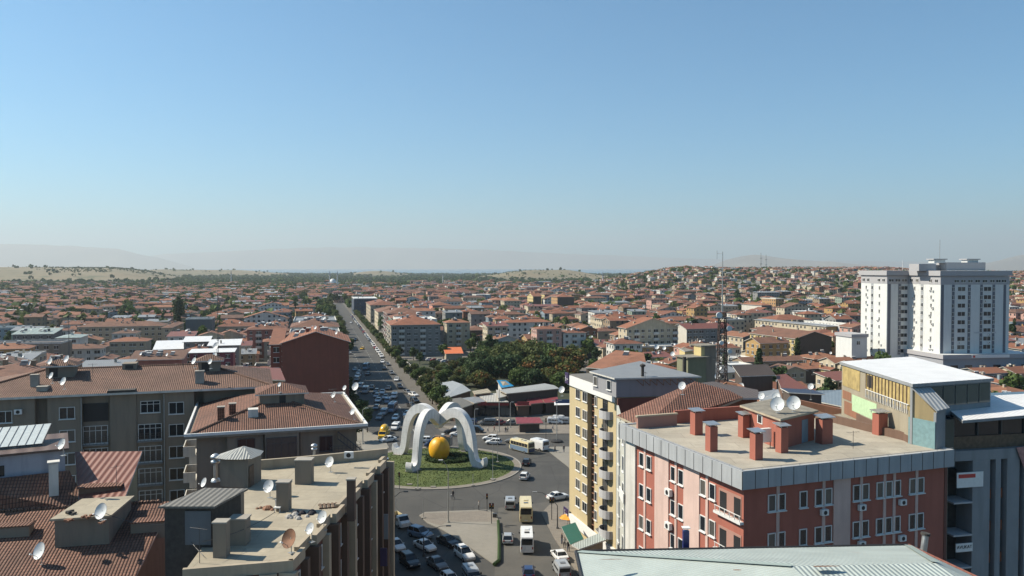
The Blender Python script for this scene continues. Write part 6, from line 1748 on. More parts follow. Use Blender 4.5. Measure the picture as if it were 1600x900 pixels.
# ================================================================ procedural fill of the city
occ_build_done = False
def reserve(x, y, r_): OCC.append((x, y, r_))
for Y in range(190, 1500, 10):
    for off in ((-22, -10, 2) if Y < 390 else (-17, -8, 2) if Y < 1000 else ()): x, y = AV(Y, off); reserve(x, y, 8)
for px_, py_, r_ in ((700, 655, 16), (760, 655, 16), (820, 650, 16), (870, 650, 14), (740, 620, 14), (800, 620, 14), (850, 620, 12), (690, 600, 14), (660, 590, 12)): p = G(px_, py_); reserve(p.x, p.y, r_)
for x in range(-70, 30, 12):
    for y in range(238, 372, 12):
        if x > -30 - 0.2434 * (y - 289): reserve(x, y, 9)
for x in range(-60, 60, 10):
    for y in range(100, 226, 10): reserve(x, y, 7)
for x in range(12, 52, 6):
    for y in range(50, 150, 6): reserve(x, y, 5)
for a, b in ((1257, 562), (1300, 560)): p = G(a, b); reserve(p.x, p.y, 12)
occ_build()
hill_ = lambda x, y: zt(x, y) > 5
rg = random.Random(11)
WALLN = ['cream', 'beige', 'white', 'grey', 'pink', 'ochre', 'brown', 'blue', 'green', 'brick', 'tan', 'rose']
WALLW = [24, 14, 22, 8, 7, 9, 3, 5, 5, 4, 7, 4]
LOOKW = dict(cream='cream', beige='beige', white='white', grey='grey', pink='pink', ochre='ochre', brown='brown', blue='pale blue', green='pale green', brick='brick-red', tan='tan', rose='dusty rose')
ROOFN = [('hip', 'tile'), ('gable', 'tile'), ('gabley', 'tile'), ('flat', 'metal_white'), ('shed', 'metal_grey'), ('shed', 'metal_red')]
def footprints():
    """all free building plots seen in the frame, nearest first"""
    P = []; cr, sr = math.cos(R(15)), math.sin(R(15))
    for iu in range(-95, 135):
        for iv in range(4, 150):
            street = (iu % 5 == 0) or (iv % 6 == 0)
            u0, v0 = iu * 15.5, iv * 13.5
            if street and rg.random() < .72: continue
            u = u0 + rg.uniform(-1.8, 1.8); v = v0 + rg.uniform(-1.8, 1.8)
            x, y = u * cr - v * sr, u * sr + v * cr
            if y < 128 or abs(x) > .66 * y + 8: continue
            P.append((y, x, rg.random(), iu, iv))
    P.sort(); return P
BIG = set()
PLOTS = []; KEY = {}
for p in footprints():
    if not occupied(p[1] + 6, p[0] + 5, 6.0): KEY[p[3], p[4]] = p
for p in sorted(KEY.values()):
    if (p[3], p[4]) in BIG: continue
    if (p[2] * 97) % 1 < .17 and (p[3] + 1, p[4]) in KEY and not hill_(p[1], p[0]):
        BIG.add((p[3] + 1, p[4])); PLOTS.append((p[0], p[1], p[2], 1)); continue
    PLOTS.append((p[0], p[1], p[2], 0))
PLOTS.sort(); LONG = {p[2] for p in PLOTS if p[3]}; PLOTS = [p[:3] for p in PLOTS]
hill = lambda x, y: zt(x, y) > 5
def pick(x, y, s):
    r2 = random.Random(int(s * 1e9)); d = math.hypot(x, y); hl = hill(x, y); px = 800 + FPX * x / y
    wn = r2.choices(WALLN, WALLW)[0]; q = r2.random()
    rf, rm = ('hip', 'tile') if q < .46 else ('gable', 'tile') if q < .66 else ('gabley', 'tile') if q < .80 else ('flat', 'metal_white') if q < .86 else ('shed', 'metal_grey') if q < .93 else ('shed', 'metal_red')
    if rm == 'tile': rm = 'tile_%d' % r2.choice((0, 0, 1, 2, 2, 3, 4))
    if hl: w_, dd, h = r2.uniform(8, 12), r2.uniform(7, 10), r2.uniform(3.4, 7)
    else:
        w_, dd = r2.uniform(9.5, 14.2), r2.uniform(8.5, 12)
        h = r2.choice((4.0, 6.4, 6.4, 9.3, 9.3, 12.2) if px < 440 else (6.4, 6.4, 9.3, 9.3, 12.2, 14.5)) + r2.uniform(-.4, .4)
        if s in LONG: w_ = r2.uniform(24, 29)
        if px > 900 and y < 330: h = min(h, 6.8)
        if px < 440 and y < 300: h = r2.choice((9.2, 12, 15))
        if d > 620: h = min(h, r2.choice((6.4, 9.3, 9.3) if px < 500 else (6.4, 9.3, 12.2, 13.5)))
    return wn, rf, rm, w_, dd, h, r2
NIND = 235; FAR = []; n_ = 0
for (y, x, s) in PLOTS:
    wn, rf, rm, w_, dd, h, r2 = pick(x, y, s)
    if y < 700 and r2.random() < .085: continue
    if n_ >= NIND: FAR.append((y, x, s)); continue
    rot = R(15 + r2.choice((0, 0, 0, 90, -90)) * 0 + r2.uniform(-3, 3)); F = Front((x, y), rot)
    near = y < 330
    big = 'tall' if h > 11 else 'low' if h < 5 else 'mid-height'
    shape = dict(hip='hip roof', gable='gable roof', gabley='gabled front', flat='flat roof', shed='lean-to roof')[rf]
    rcol = 'orange tiled' if rm == 'tile_4' else 'white metal' if rm == 'metal_white' else 'grey metal' if rm == 'metal_grey' else 'dark red metal' if rm == 'metal_red' else 'brown tiled' if rm in ('tile_3', 'tile_1') else 'red tiled'
    t = house('house', 'x', 'house', F, w_, dd, h, rf, ('wall_' if y < 430 else 'far_') + wn, rm, slope=r2.uniform(.24, .36) if rf != 'shed' else .12, ov=r2.uniform(.4, .8), base=zt(x, y),
              windows=y < 430, wins='FL' if x > AV(y)[0] else 'FR', chim=r2.choice((1, 2, 3)), balc='F' if h > 8 and r2.random() < .5 else None, heaters=r2.choice((0, 1, 1, 2)) if y < 520 else r2.choice((0, 1)), seed=int(s * 1e6), group='tiled houses and flats filling the town')
    HOUSES.append((t, '%s %s house with %s %s' % (big, LOOKW[wn], rcol, shape))); n_ += 1

# everything past the nearest ones: one mass of roofs
def far_mass():
    mats = ['far_' + w for w in WALLN] + ['tile_%d' % i for i in range(5)] + ['metal_white', 'metal_grey', 'metal_red', 'white_paint', 'wall_dark']
    idx = {m: i for i, m in enumerate(mats)}; mb = MB()
    for (y, x, s) in FAR:
        if y > 2050 or (x > 0 and math.hypot(x, y) > 1950): continue
        px = 800 + FPX * x / y
        if px < 980 and y > 1250:
            k_ = .45 if px < 260 else .5 if px > 640 else .35
            if s > k_ + .12 + (1550 - y) / 900: continue
        wn, rf, rm, w_, dd, h, r2 = pick(x, y, s)
        if hill(x, y) and r2.random() < .38: continue
        if r2.random() < .08: continue
        zb = zt(x, y) ; rot = R(15 + r2.uniform(-4, 4)); sub = MB()
        sub.box(0, w_, 0, dd, -4, h, idx['far_' + wn], bottom=False)
        o = .5; sl = r2.uniform(.24, .36)
        if rf in ('hip', 'flat'):
            rmb, _ = roof_hip(0, w_, 0, dd, h + .01, sl if rf == 'hip' else .06, o)
        elif rf == 'shed': rmb = MB(); rmb.face([(-o, -o, h), (w_ + o, -o, h), (w_ + o, dd + o, h + 1), (-o, dd + o, h + 1)])
        else:
            rmb, tri, _ = roof_gable(0, w_, 0, dd, h, sl, o, 'x' if rf == 'gable' else 'y'); sub.raw(tri.v, tri.f, idx['far_' + wn])
        rmb.mi = [idx[rm] if m == 0 else idx['white_paint'] if r2.random() < .15 else idx['wall_dark'] for m in rmb.mi]
        b = len(sub.v); sub.v += rmb.v; sub.f += [tuple(i + b for i in q) for q in rmb.f]; sub.mi += rmb.mi
        for _ in range(r2.choice((1, 2, 2, 3))):
            a, c = r2.uniform(1, w_ - 1), r2.uniform(1, dd - 1); zz = h + min(a, w_ - a, c, dd - c) * .25
            m_ = idx['white_paint'] if r2.random() < .65 else idx['far_' + wn]; q = r2.uniform(.35, .85)
            sub.box(a - q, a + q, c - .3, c + .3, zz - .3, zz + r2.uniform(.6, 1.3), m_, bottom=False)
        M = Matrix.Translation((x, y, zb)) @ Matrix.Rotation(rot, 4, 'Z'); sub.xf(M)
        b = len(mb.v); mb.v += sub.v; mb.f += [tuple(i + b for i in q) for q in sub.f]; mb.mi += sub.mi
    mb.build('distant_houses', mats, label='distant mass of tiled houses spreading to the hills and fields', cat='houses', kind='stuff')
far_mass()

# ---- trees
def mid_tree(x, y, kind='mid', s=1.0, sz=1.0, var=None, look='green tree'):
    if kind == 'bush': s *= 1
    return tree(kind, rnd.randrange(4) if var is None else var, x, y, s, look=look, sz=sz, group='trees of the town')
# dark trees where the avenue ends
for i in range(16):
    x, y = (AV(650 + i * 22, -24 - (i % 2) * 6) if i < 11 else AV(992 + (i % 3) * 9, -16 + (i - 11) * 4.5)); mid_tree(x, y, 'mid', 1.3, 1.1, look='dense avenue-end tree')
for i in range(26):
    x, y = AV(395 + i * 22, -17.5 - (i % 2)); tree('round', i % 4, x, y, rnd.uniform(1.3, 1.9), look='left-side avenue tree', group='round trees lining the avenue')
# park
for px_, py_, s in ((668, 605, .62), (690, 600, .66), (712, 606, .62), (735, 596, .8), (752, 602, .95), (776, 600, 1.0), (800, 598, 1.05), (824, 600, 1.0), (846, 600, 1.0), (868, 598, .95), (884, 604, .9), (745, 585, .9), (770, 580, 1.0), (795, 578, 1.05), (820, 575, 1.1),
                    (842, 578, 1.1), (862, 580, 1.1), (880, 582, 1.0), (896, 584, .9), (660, 590, .6), (700, 588, .6), (678, 578, .55), (722, 578, .7), (756, 568, .8), (784, 562, .8), (812, 560, .85), (838, 562, 1.0), (900, 572, .9), (684, 593, .5), (698, 592, .55), (728, 604, .62), (744, 606, .6), (760, 608, .6), (812, 606, .72), (834, 608, .7), (858, 607, .7), (878, 612, .7), (895, 606, .8), (672, 590, .5), (690, 584, .6), (708, 580, .6), (732, 586, .7), (716, 592, .6), (650, 582, .5), (790, 590, .9)):
    p = G(px_, py_); t = tree('park', rnd.randrange(4), p.x, p.y, s * (1.4 if px_ > 738 else 1.0), look='big park tree', group='big trees of the park', sz=.88)
for px_, py_, s, sz in ((646, 563, .8, 1), (656, 569, .7, 1), (693, 561, .9, 1), (622, 560, .8, 1), (715, 530, 1.2, 1.1), (724, 545, 1.1, 1), (705, 520, 1.0, 1), (735, 552, 1.0, 1), (838, 552, 1.3, 1.35), (845, 548, 1.1, 1.2)):
    p = G(px_, py_); mid_tree(p.x, p.y, 'mid', s, sz)
# rounded trees lining the avenue
for i, Y in enumerate([231, 243, 257, 270, 284, 300, 316, 333, 351, 370] + list(range(388, 760, 11))):
    x, y = AV(Y, 4.0 if Y < 330 else 3.2); tree('round', i % 4, x, y, rnd.uniform(.95, 1.25) * (1.25 if i in (1, 2) else 1), look='clipped round tree', group='round trees lining the avenue')
for i, (px_, py_) in enumerate(((560, 652), (572, 664), (583, 676), (556, 636), (553, 618), (566, 690))):
    p = G(px_, py_); tree('round', 3, p.x - 1.5, p.y, rnd.uniform(1.15, 1.4), look='dark street tree', group='dark trees at the left kerb')
# landmark trees
def px_tree(kind, var, px_, d, ytop, s, lb, base=None):
    x = (px_ - 800) / FPX * d; t = tree(kind, var, x, d, s, label=lb); return t
px_tree('tall', 0, 278, 560, 458, 1.08, 'very tall dark poplar clump standing above the long tiled block')
px_tree('cone', 0, 1187, 300, 0, .0001 + 1.0, 'dark conifer right behind the lattice mast'); 
px_tree('cone', 0, 1247, 345, 0, 1.0, 'dark conifer before the big brown gable wall')
px_tree('park', 3, 230, 385, 0, 1.05, 'broad dark tree between the long tiled block and the white sheet roofs')
px_tree('mid', 1, 1215, 262, 0, 1.5, 'bushy dark green tree left of the small yellow house')
px_tree('tall', 1, 1584, 420, 0, .9, 'dark poplar just right of the white tower')
px_tree('mid', 0, 1588, 250, 0, 1.4, 'bright green tree under the white tower podium'); px_tree('mid', 2, 1570, 160, 0, 1.3, 'yellow-green tree top behind the white sheet roofs')
px_tree('cone', 0, 1134, 300, 0, .9, 'dark conifer behind the lattice mast platform')
px_tree('mid', 1, 1324, 300, 0, 1.0, 'small dark tree before the white hotel block')
for px_ in (193, 205, 217, 229): px_tree('tall', 1, px_, 640, 0, .55, 'small poplar %s of the row left of the tall poplar clump' % {193: 'leftmost', 205: 'second', 217: 'third', 229: 'rightmost'}[px_])
for px_, d, s in ((1000, 330, 1.2), (1012, 330, 1.1), (985, 340, 1.2), (965, 345, 1.1), (905, 400, 1.2), (925, 410, 1.2), (945, 400, 1.0), (880, 440, 1.0), (860, 470, 1.1), (1030, 320, 1.0), (1045, 300, 1.0), (930, 320, 1.0)):
    mid_tree((px_ - 800) / FPX * d, d, 'mid', s, 1.0)
n_ = 0
for (y, x, s) in PLOTS:
    if n_ >= 205 or y > 900: break
    r2 = random.Random(int(s * 1e9) + 5)
    if r2.random() < (.34 if y > 300 else .2):
        a, b = x - 3.2, y - 2.6
        if not occupied(a, b, 2.0): mid_tree(a, b, 'mid', r2.uniform(.8, 1.3), r2.uniform(.95, 1.3)); n_ += 1

def lumps(name, pts, mats, lb, cat, seed=1, leafy=9):
    """far trees as jagged clumps of leaf faces: pts rows are x, y, z, radius, height"""
    r_ = np.random.default_rng(seed); P = np.array(pts); n = len(P)
    k_ = leafy
    d = r_.normal(size=(n, k_, 3)); d /= np.linalg.norm(d, axis=2)[:, :, None]; d[:, :, 2] = np.abs(d[:, :, 2]) * .9 - .1
    C = P[:, None, :3] + d * np.stack([P[:, 3], P[:, 3], P[:, 4]], 1)[:, None, :] * r_.uniform(.45, .95, (n, k_, 1))
    nr = d + r_.normal(scale=.35, size=d.shape); nr /= np.linalg.norm(nr, axis=2)[:, :, None]
    a = np.cross(nr, r_.normal(size=d.shape)); a /= np.linalg.norm(a, axis=2)[:, :, None]; b = np.cross(nr, a)
    s = (P[:, 3][:, None] * r_.uniform(.35, .75, (n, k_)))[:, :, None]
    q = np.stack([C - a * s - b * s * .7, C + a * s - b * s * .8, C + a * s * .8 + b * s, C - a * s * .9 + b * s * .7], 2).reshape(-1, 3)
    m = len(q) // 4; me = bpy.data.meshes.new(name)
    me.vertices.add(m * 4); me.vertices.foreach_set('co', q.astype(np.float32).ravel()); me.loops.add(m * 4); me.loops.foreach_set('vertex_index', np.arange(m * 4, dtype=np.int32))
    me.polygons.add(m); me.polygons.foreach_set('loop_start', np.arange(0, m * 4, 4, dtype=np.int32)); me.polygons.foreach_set('loop_total', np.full(m, 4, np.int32))
    for mm in mats: me.materials.append(MATS[mm])
    me.polygons.foreach_set('material_index', np.repeat(r_.integers(0, len(mats), n), k_).astype(np.int32)); me.update()
    inst(me, name, label=lb, cat=cat, kind='stuff')
rg2 = random.Random(21); pts = []; ptsf = []; ptsd = []
for (y, x, s) in FAR:                                            # trees between the distant houses
    px = 800 + FPX * x / y; hl = hill(x, y)
    pr = .5 if hl else (.6 if y < 1000 else .55)
    if px < 300 and y > 1250: pr = .6
    if rg2.random() < pr:
        for _ in range(1 if not hl else rg2.choice((1, 2, 3))):
            a, b = x + rg2.uniform(-9, 9), y + rg2.uniform(-9, 9); r_ = rg2.uniform(1.9, 3.6) if hl else rg2.uniform(2.8, 5.0); pts.append((a, b, zt(a, b) + r_ * (.9 if hl else 1.35), r_, r_ * 1.3))
lumps('town_trees', pts, ['leaf_dark', 'leaf', 'leaf_olive'], 'many small trees scattered among the distant houses', 'trees', 3, 26)
for _ in range(13000):                                            # woodland belt before the lake
    y = 1400 + 3900 * rg2.random() ** 1.4; px = rg2.uniform(-60, 1000); x = (px - 800) / FPX * y; z = zt(x, y)
    if z > 8 and rg2.random() > .03: continue
    if y < 1750 and vnoise(x, y, 150, 9) < .5: continue
    if abs(x - AV(y)[0] + 10) < 14 and y < 1700: continue
    r_ = rg2.uniform(4, 7.5); ptsf.append((x, y, z + r_ * .5, r_, r_ * .9))
lumps('woodland', ptsf, ['leaf_dark', 'leaf', 'leaf_dark'], 'dark belt of woodland between the town and the lake', 'woodland', 4, 9)
for i in range(9000):                                             # scrub and the dark tree line on the field ridges
    if i < 1500: px = rg2.uniform(-60, 240); y = rg2.uniform(3020, 3400); ridge = True
    else: px = rg2.choice((rg2.uniform(-60, 330), rg2.uniform(720, 960))); y = rg2.uniform(2250, 3900); ridge = False
    x = (px - 800) / FPX * y; z = zt(x, y)
    if z < 8: continue
    if not ridge and (vnoise(x, y, 260, 12) * .6 + vnoise(x, y, 60, 13) * .4 < .6): continue
    if px > 600 and rg2.random() < .8: continue
    r_ = rg2.uniform(1.6, 3.2) * (1.2 if ridge else .9); ptsd.append((x, y, z + r_ * .4, r_, r_ * .8))
lumps('scrub', ptsd, ['leaf_dark', 'leaf_olive'], 'dark scrub and tree line on the dry tan fields', 'scrub', 5, 8)
m_plain('awning_green', (.01, .10, .07), .7); m_plain('sign_blue', (.04, .09, .22), .6); m_seam('pale_sheet', (.50, .49, .45), .8, .6, amt=.15, lines=.2); m_seam('pale_sheet2', (.42, .43, .42), .6, .6, amt=.2, lines=.3); m_seam('rust_stripe', (.45, .40, .30), 1.6, .8, amt=.7, lines=.7)

# ================================================================ the apricot monument
k = NT('monument', .9); uv = k.uv(); sx = k.n('ShaderNodeSeparateXYZ'); k.l(uv, sx.inputs[0])
cl = k.mix(k.ramp(k.noise(k.map(uv, (1.2, .2, 1)), 1.2, 6), .4, .75), (.66, .66, .66), (.47, .47, .46))
cl = k.mix(k.math('MULTIPLY', k.math('LESS_THAN', k.math('FRACT', k.math('DIVIDE', k.math('ADD', k.noise(uv, .01, 1), sx.outputs[1]), 1.3)), .03), .5), cl, (.25, .25, .25))
k.fin(cl, .6, bump=k.noise(uv, 3, 4), bs=.2, bd=.04)
k = NT('apricot', .9); p_ = k.obj()
sx = k.n('ShaderNodeSeparateXYZ'); k.l(p_, sx.inputs[0])
k.fin(k.mix(k.ramp(k.noise(p_, .9, 5), .35, .65), (.74, .40, .01), (.66, .30, .008)), .45, bump=k.noise(p_, 5, 4), bs=.15, bd=.05)
def monument():
    c = (-16.4, 180.2); zb = lawn_z(*c)
    t = thing('monument', 'pale grey monument of four curling arches around the giant apricot', 'monument', (c[0], c[1], 0))
    P = [(0, 9.5, 1.2), (1.1, 10.0, 1.25), (2.5, 11.1, 1.25), (4.1, 11.9, 1.2), (5.8, 11.9, 1.15), (7.3, 11.0, 1.1), (8.5, 9.3, 1.05), (9.2, 7.2, .98), (9.55, 5.2, .92), (9.8, 3.5, .88), (10.1, 2.2, .90), (10.7, 1.4, 1.0), (11.5, 1.1, 1.02), (12.4, 1.3, .85), (12.95, 2.0, .5), (13.0, 2.9, .1)]
    # smooth the profile
    for _ in range(2):
        Q = [P[0]]
        for a, b in zip(P, P[1:]): Q += [tuple(.75 * u + .25 * v for u, v in zip(a, b)), tuple(.25 * u + .75 * v for u, v in zip(a, b))]
        Q.append(P[-1]); P = Q
    T = .74
    for ang, nm in ((246, 0), (148, 1), (324, 2), (62, 3)):
        L, Rr = [], []
        for i, (r_, z, h) in enumerate(P):
            a, b = P[max(i - 1, 0)], P[min(i + 1, len(P) - 1)]
            h = h * .88; d = Vector((b[0] - a[0], b[1] - a[1])).normalized(); n_ = Vector((-d.y, d.x))
            L.append((r_ + n_.x * h, z + n_.y * h)); Rr.append((r_ - n_.x * h, z - n_.y * h))
        v = []; n = len(P)
        for (x, z) in L: v += [(max(x, -.2), -T, z), (max(x, -.2), T, z)]
        for (x, z) in Rr: v += [(max(x, -.2), -T, z), (max(x, -.2), T, z)]
        f = []
        for i in range(n - 1):
            f += [(2 * i, 2 * i + 1, 2 * i + 3, 2 * i + 2)]                              # outer
            j = 2 * n + 2 * i; f += [(j, j + 2, j + 3, j + 1)]                            # inner
            f += [(2 * i, 2 * i + 2, j + 2, j), (2 * i + 1, j + 1, j + 3, 2 * i + 3)]     # flat sides
        f += [(2 * n - 2, 2 * n - 1, 4 * n - 1, 4 * n - 2), (1, 0, 2 * n, 2 * n + 1)]
        mb = MB().raw(v, f); o = mb.build('arch', 'monument', t, rz=R(ang))
        o.data.validate(); o.data.polygons.foreach_set('use_smooth', [True] * len(o.data.polygons)); o.data.set_sharp_from_angle(angle=R(35))
        s_ = Vector((math.cos(R(ang)), math.sin(R(ang))))
        MB().box(-1.4, 1.4, -1.3, 1.3, -.1, lawn_z(c[0] + s_.x * 11.2, c[1] + s_.y * 11.2) + .08).build('footing', 'kerb', t, (s_.x * 11.2, s_.y * 11.2, 0), R(ang))
    # keystone where the arches meet
    MB().lathe([(0, 7.7), (.8, 8.0), (1.35, 8.8), (1.45, 9.8), (1.0, 10.3), (0, 10.1)], 4).build('keystone', 'monument', t, rz=R(10))
    # the fruit: a rounded body with a seam groove
    n, m_ = 40, 26; v = []
    for i in range(m_ + 1):
        ph = math.pi * i / m_
        for j in range(n):
            th = 2 * math.pi * j / n; d = abs((th + math.pi) % (2 * math.pi) - math.pi)
            r_ = 2.45 * (1 - .10 * math.exp(-(d / .16) ** 2) * math.sin(ph)) * (1 + .04 * math.cos(ph))
            v.append((r_ * math.sin(ph) * math.cos(th), r_ * math.sin(ph) * math.sin(th) * .96, 2.85 * math.cos(ph) - .25 * math.exp(-(ph / .25) ** 2)))
    f = [(i * n + j, (i + 1) * n + j, (i + 1) * n + (j + 1) % n, i * n + (j + 1) % n) for i in range(m_) for j in range(n)]
    a = MB().raw(v, f).build('apricot', 'apricot', None, (c[0], c[1], zb + 2.0), R(-62), smooth=True, label='giant yellow-orange apricot sculpture standing in the middle of the roundabout', cat='sculpture')
    MB().tube([(0, 0, 2.45), (.1, .05, 2.95)], [.12, .08], 8).build('stalk', 'bark', a)
    # clipped hedge ring, flower bush
    rg = random.Random(4); hc = (-14.6, 179.6); pts = []
    for i in range(260):
        a_ = rg.random() * 6.283; r_ = rg.uniform(3.4, 5.0); pts.append((hc[0] + r_ * math.cos(a_), hc[1] + r_ * .9 * math.sin(a_), zb + .3, .42, .42))
    for x, y in [(rg.uniform(-12.5, -10), rg.uniform(178, 181)) for _ in range(60)]: pts.append((x, y, zb + .35, .4, .5))
    r_ = np.random.default_rng(2); Pn = np.array(pts); nn = len(Pn); kk = 14
    d = r_.normal(size=(nn, kk, 3)); d /= np.linalg.norm(d, axis=2)[:, :, None]
    C = Pn[:, None, :3] + d * .36; a1 = np.cross(d + .3, r_.normal(size=d.shape)); a1 /= np.linalg.norm(a1, axis=2)[:, :, None]; b1 = np.cross(d, a1); s = .13
    q = np.stack([C - a1 * s - b1 * s, C + a1 * s - b1 * s, C + a1 * s + b1 * s, C - a1 * s + b1 * s], 2).reshape(-1, 3)
    mb = MB().raw(q.tolist(), [(4 * i, 4 * i + 1, 4 * i + 2, 4 * i + 3) for i in range(len(q) // 4)])
    mb.build('hedge_ring', 'leaf_dark', label='low dark clipped hedge ring at the foot of the apricot', cat='hedge')
    tree('bush', 1, -12.6, 184.5, .8, 'small green shrub right of the apricot', name='shrub', cat='shrub'); tree('bush', 0, -11.0, 183.6, .7, 'small dark shrub under the right arch', name='shrub', cat='shrub')
    for x, y, lb in ((640, 757, 'pale stone plate near the front left arch foot'), (677, 760, 'pale stone plate at the near lawn edge'), (770, 748, 'pale stone plate at the right pole'), (724, 708, 'pale stone plate behind the right arch'), (653, 762, 'small pale plate under the left lawn pole')):
        p = G(x, y, .3); MB().box(-.5, .5, -.3, .3, -.1, .16).build('stone_plate', 'kerb', loc=(p.x, p.y, lawn_z(p.x, p.y)), label=lb, cat='stone plate')
monument()

# ================================================================ vehicles  (local +y is forward)
for nm, c in dict(white=(.72, .72, .71), silver=(.36, .38, .40), grey=(.14, .145, .15), black=(.012, .012, .014), blue=(.02, .04, .12), red=(.30, .015, .015), yellow=(.66, .40, .02), cream=(.66, .56, .32), paleblue=(.16, .24, .34), maroon=(.12, .015, .02)).items(): m_paint('car_' + nm, c)
m_plain('lamp_glass', (.65, .66, .62), .15); m_plain('tail_red', (.35, .01, .01), .25); m_plain('hub', (.32, .33, .34), .35, .6); m_plain('underbody', (.02, .02, .022), .8)
def loft(mb, secs, m=0):
    n = len(secs[0]); v = [p for s in secs for p in s]
    f = [(i * n + k_, i * n + (k_ + 1) % n, (i + 1) * n + (k_ + 1) % n, (i + 1) * n + k_) for i in range(len(secs) - 1) for k_ in range(n)]
    mb.raw(v, f + [tuple(range(n - 1, -1, -1)), tuple(range((len(secs) - 1) * n, len(secs) * n))], m)
def vehicle_parts(kind, paint):
    """list of (part name, mesh, location)"""
    car = dict(sedan=(4.5, 1.78, 1.46), hatch=(4.0, 1.72, 1.5), suv=(4.5, 1.88, 1.7))
    out = []
    if kind in car:
        L, W, H = car[kind]; hw = W / 2; belt = H * .62
        hood = {'sedan': .86, 'hatch': .9, 'suv': 1.0}[kind]; tail = {'sedan': 1.0, 'hatch': belt, 'suv': belt}[kind]
        ys = [(-L / 2, .42, .78, .80), (-L / 2 + .12, .26, tail - .06, .93), (-L / 2 + .7, .2, tail if kind == 'sedan' else belt, 1.0), (-L * .22, .2, belt, 1.0), (L * .12, .2, belt, 1.0), (L * .22, .2, hood + .06, 1.0), (L / 2 - .5, .2, hood - .05, .97), (L / 2 - .12, .26, hood - .2, .88), (L / 2, .4, hood - .36, .74)]
        mb = MB(); S = []
        for y, zl, zt_, k_ in ys:
            w_ = hw * k_; S.append([(-w_ * .9, y, zl), (w_ * .9, y, zl), (w_, y, zl + .18), (w_, y, zt_ - .16), (w_ * .9, y, zt_), (-w_ * .9, y, zt_), (-w_, y, zt_ - .16), (-w_, y, zl + .18)])
        loft(mb, S)
        y0, y1, y2, y3 = {'sedan': (-L * .36, -L * .22, L * .03, L * .2), 'hatch': (-L * .47, -L * .40, L * .02, L * .21), 'suv': (-L * .47, -L * .42, L * .03, L * .2)}[kind]
        bw, tw = hw * .9, hw * .72
        def ring_(z, ya, yb, w_): return [(-w_, ya, z), (w_, ya, z), (w_, yb, z), (-w_, yb, z)]
        # roof panel and pillars
        mb.raw(ring_(H - .07, y1, y2, tw) + ring_(H, y1 + .14, y2 - .16, tw * .86), [(0, 1, 5, 4), (1, 2, 6, 5), (2, 3, 7, 6), (3, 0, 4, 7), (4, 5, 6, 7), (3, 2, 1, 0)])
        for sx_ in (-1, 1):
            for a, b in (((y0, y1)), ((y3, y2)), ((.5 * (y0 + y3) - .1, .5 * (y1 + y2) - .05))):
                mb.tube([(sx_ * (bw + .005), a, belt - .02), (sx_ * (tw + .005), b, H - .06)], .045, 4)
        out.append(('body', mb.mesh('body', 'car_' + paint), (0, 0, 0)))
        e = .01
        out.append(('windscreen', MB().face([(bw - .04, y3, belt + e), (-bw + .04, y3, belt + e), (-tw + .03, y2, H - .08), (tw - .03, y2, H - .08)]).mesh('windscreen', 'car_glass'), (0, 0, 0)))
        out.append(('rear_window', MB().face([(-bw + .04, y0, belt + e), (bw - .04, y0, belt + e), (tw - .03, y1, H - .08), (-tw + .03, y1, H - .08)]).mesh('rear_window', 'car_glass'), (0, 0, 0)))
        for sx_ in (-1, 1):
            q = [(sx_ * bw, y0 + .03, belt), (sx_ * bw, y3 - .03, belt), (sx_ * tw, y2, H - .075), (sx_ * tw, y1, H - .075)]
            out.append(('side_window', MB().face(q if sx_ > 0 else q[::-1]).mesh('side_window', 'car_glass'), (0, 0, 0)))
            out.append(('wing_mirror', MB().box(-.09, .09, -.05, .06, -.06, .07).mesh('wing_mirror', 'car_' + paint), (sx_ * (hw + .06), L * .17, belt + .02)))
            out.append(('headlight', MB().box(-.17, .17, -.05, .03, -.07, .07).mesh('headlight', 'lamp_glass'), (sx_ * hw * .66, L / 2 - .07, hood - .30)))
            out.append(('tail_light', MB().box(-.15, .15, -.04, .05, -.08, .09).mesh('tail_light', 'tail_red'), (sx_ * hw * .74, -L / 2 + .03, .74)))
        if paint != 'black' or True:
            out.append(('number_plate', MB().box(-.25, .25, -.012, .012, -.055, .055).mesh('number_plate', 'white_paint'), (0, -L / 2 - .012, .6)))
        wy, wr = L * .31, (.31 if kind != 'suv' else .35)
    else:
        L, W, H = dict(van=(4.5, 1.85, 1.85), minibus=(6.8, 2.05, 2.75), midibus=(7.6, 2.25, 2.95), panelvan=(5.4, 2.0, 2.4))[kind]; hw = W / 2; mb = MB(); S = []
        nose = dict(van=.95, minibus=.75, midibus=.25, panelvan=.95)[kind]; hd = dict(van=1.05, minibus=1.25, midibus=1.3, panelvan=1.15)[kind]
        for y, zl, zt_, k_ in ((-L / 2, .35, H - .18, .94), (-L / 2 + .1, .3, H - .04, 1.0), (0, .28, H, 1.0), (L / 2 - nose - .55, .28, H - .03, 1.0), (L / 2 - nose - .3, .28, H - .2, 1.0), (L / 2 - nose * .85, .28, hd + .12, .99), (L / 2 - .18, .3, hd - .12, .93), (L / 2, .42, hd - .4, .84)):
            w_ = hw * k_; S.append([(-w_ * .95, y, zl), (w_ * .95, y, zl), (w_, y, zl + .2), (w_, y, max(zl + .3, zt_ - .5)), (w_ * .88, y, zt_), (-w_ * .88, y, zt_), (-w_, y, max(zl + .3, zt_ - .5)), (-w_, y, zl + .2)])
        if kind == 'midibus' and paint == 'yellow': pass
        loft(mb, S); 
        if kind in ('minibus', 'midibus'): mb.box(-.35, .35, -.2, .6, H - .02, H + .12)
        out.append(('body', mb.mesh('body', 'car_' + paint), (0, 0, 0)))
        y3 = L / 2 - nose * .82
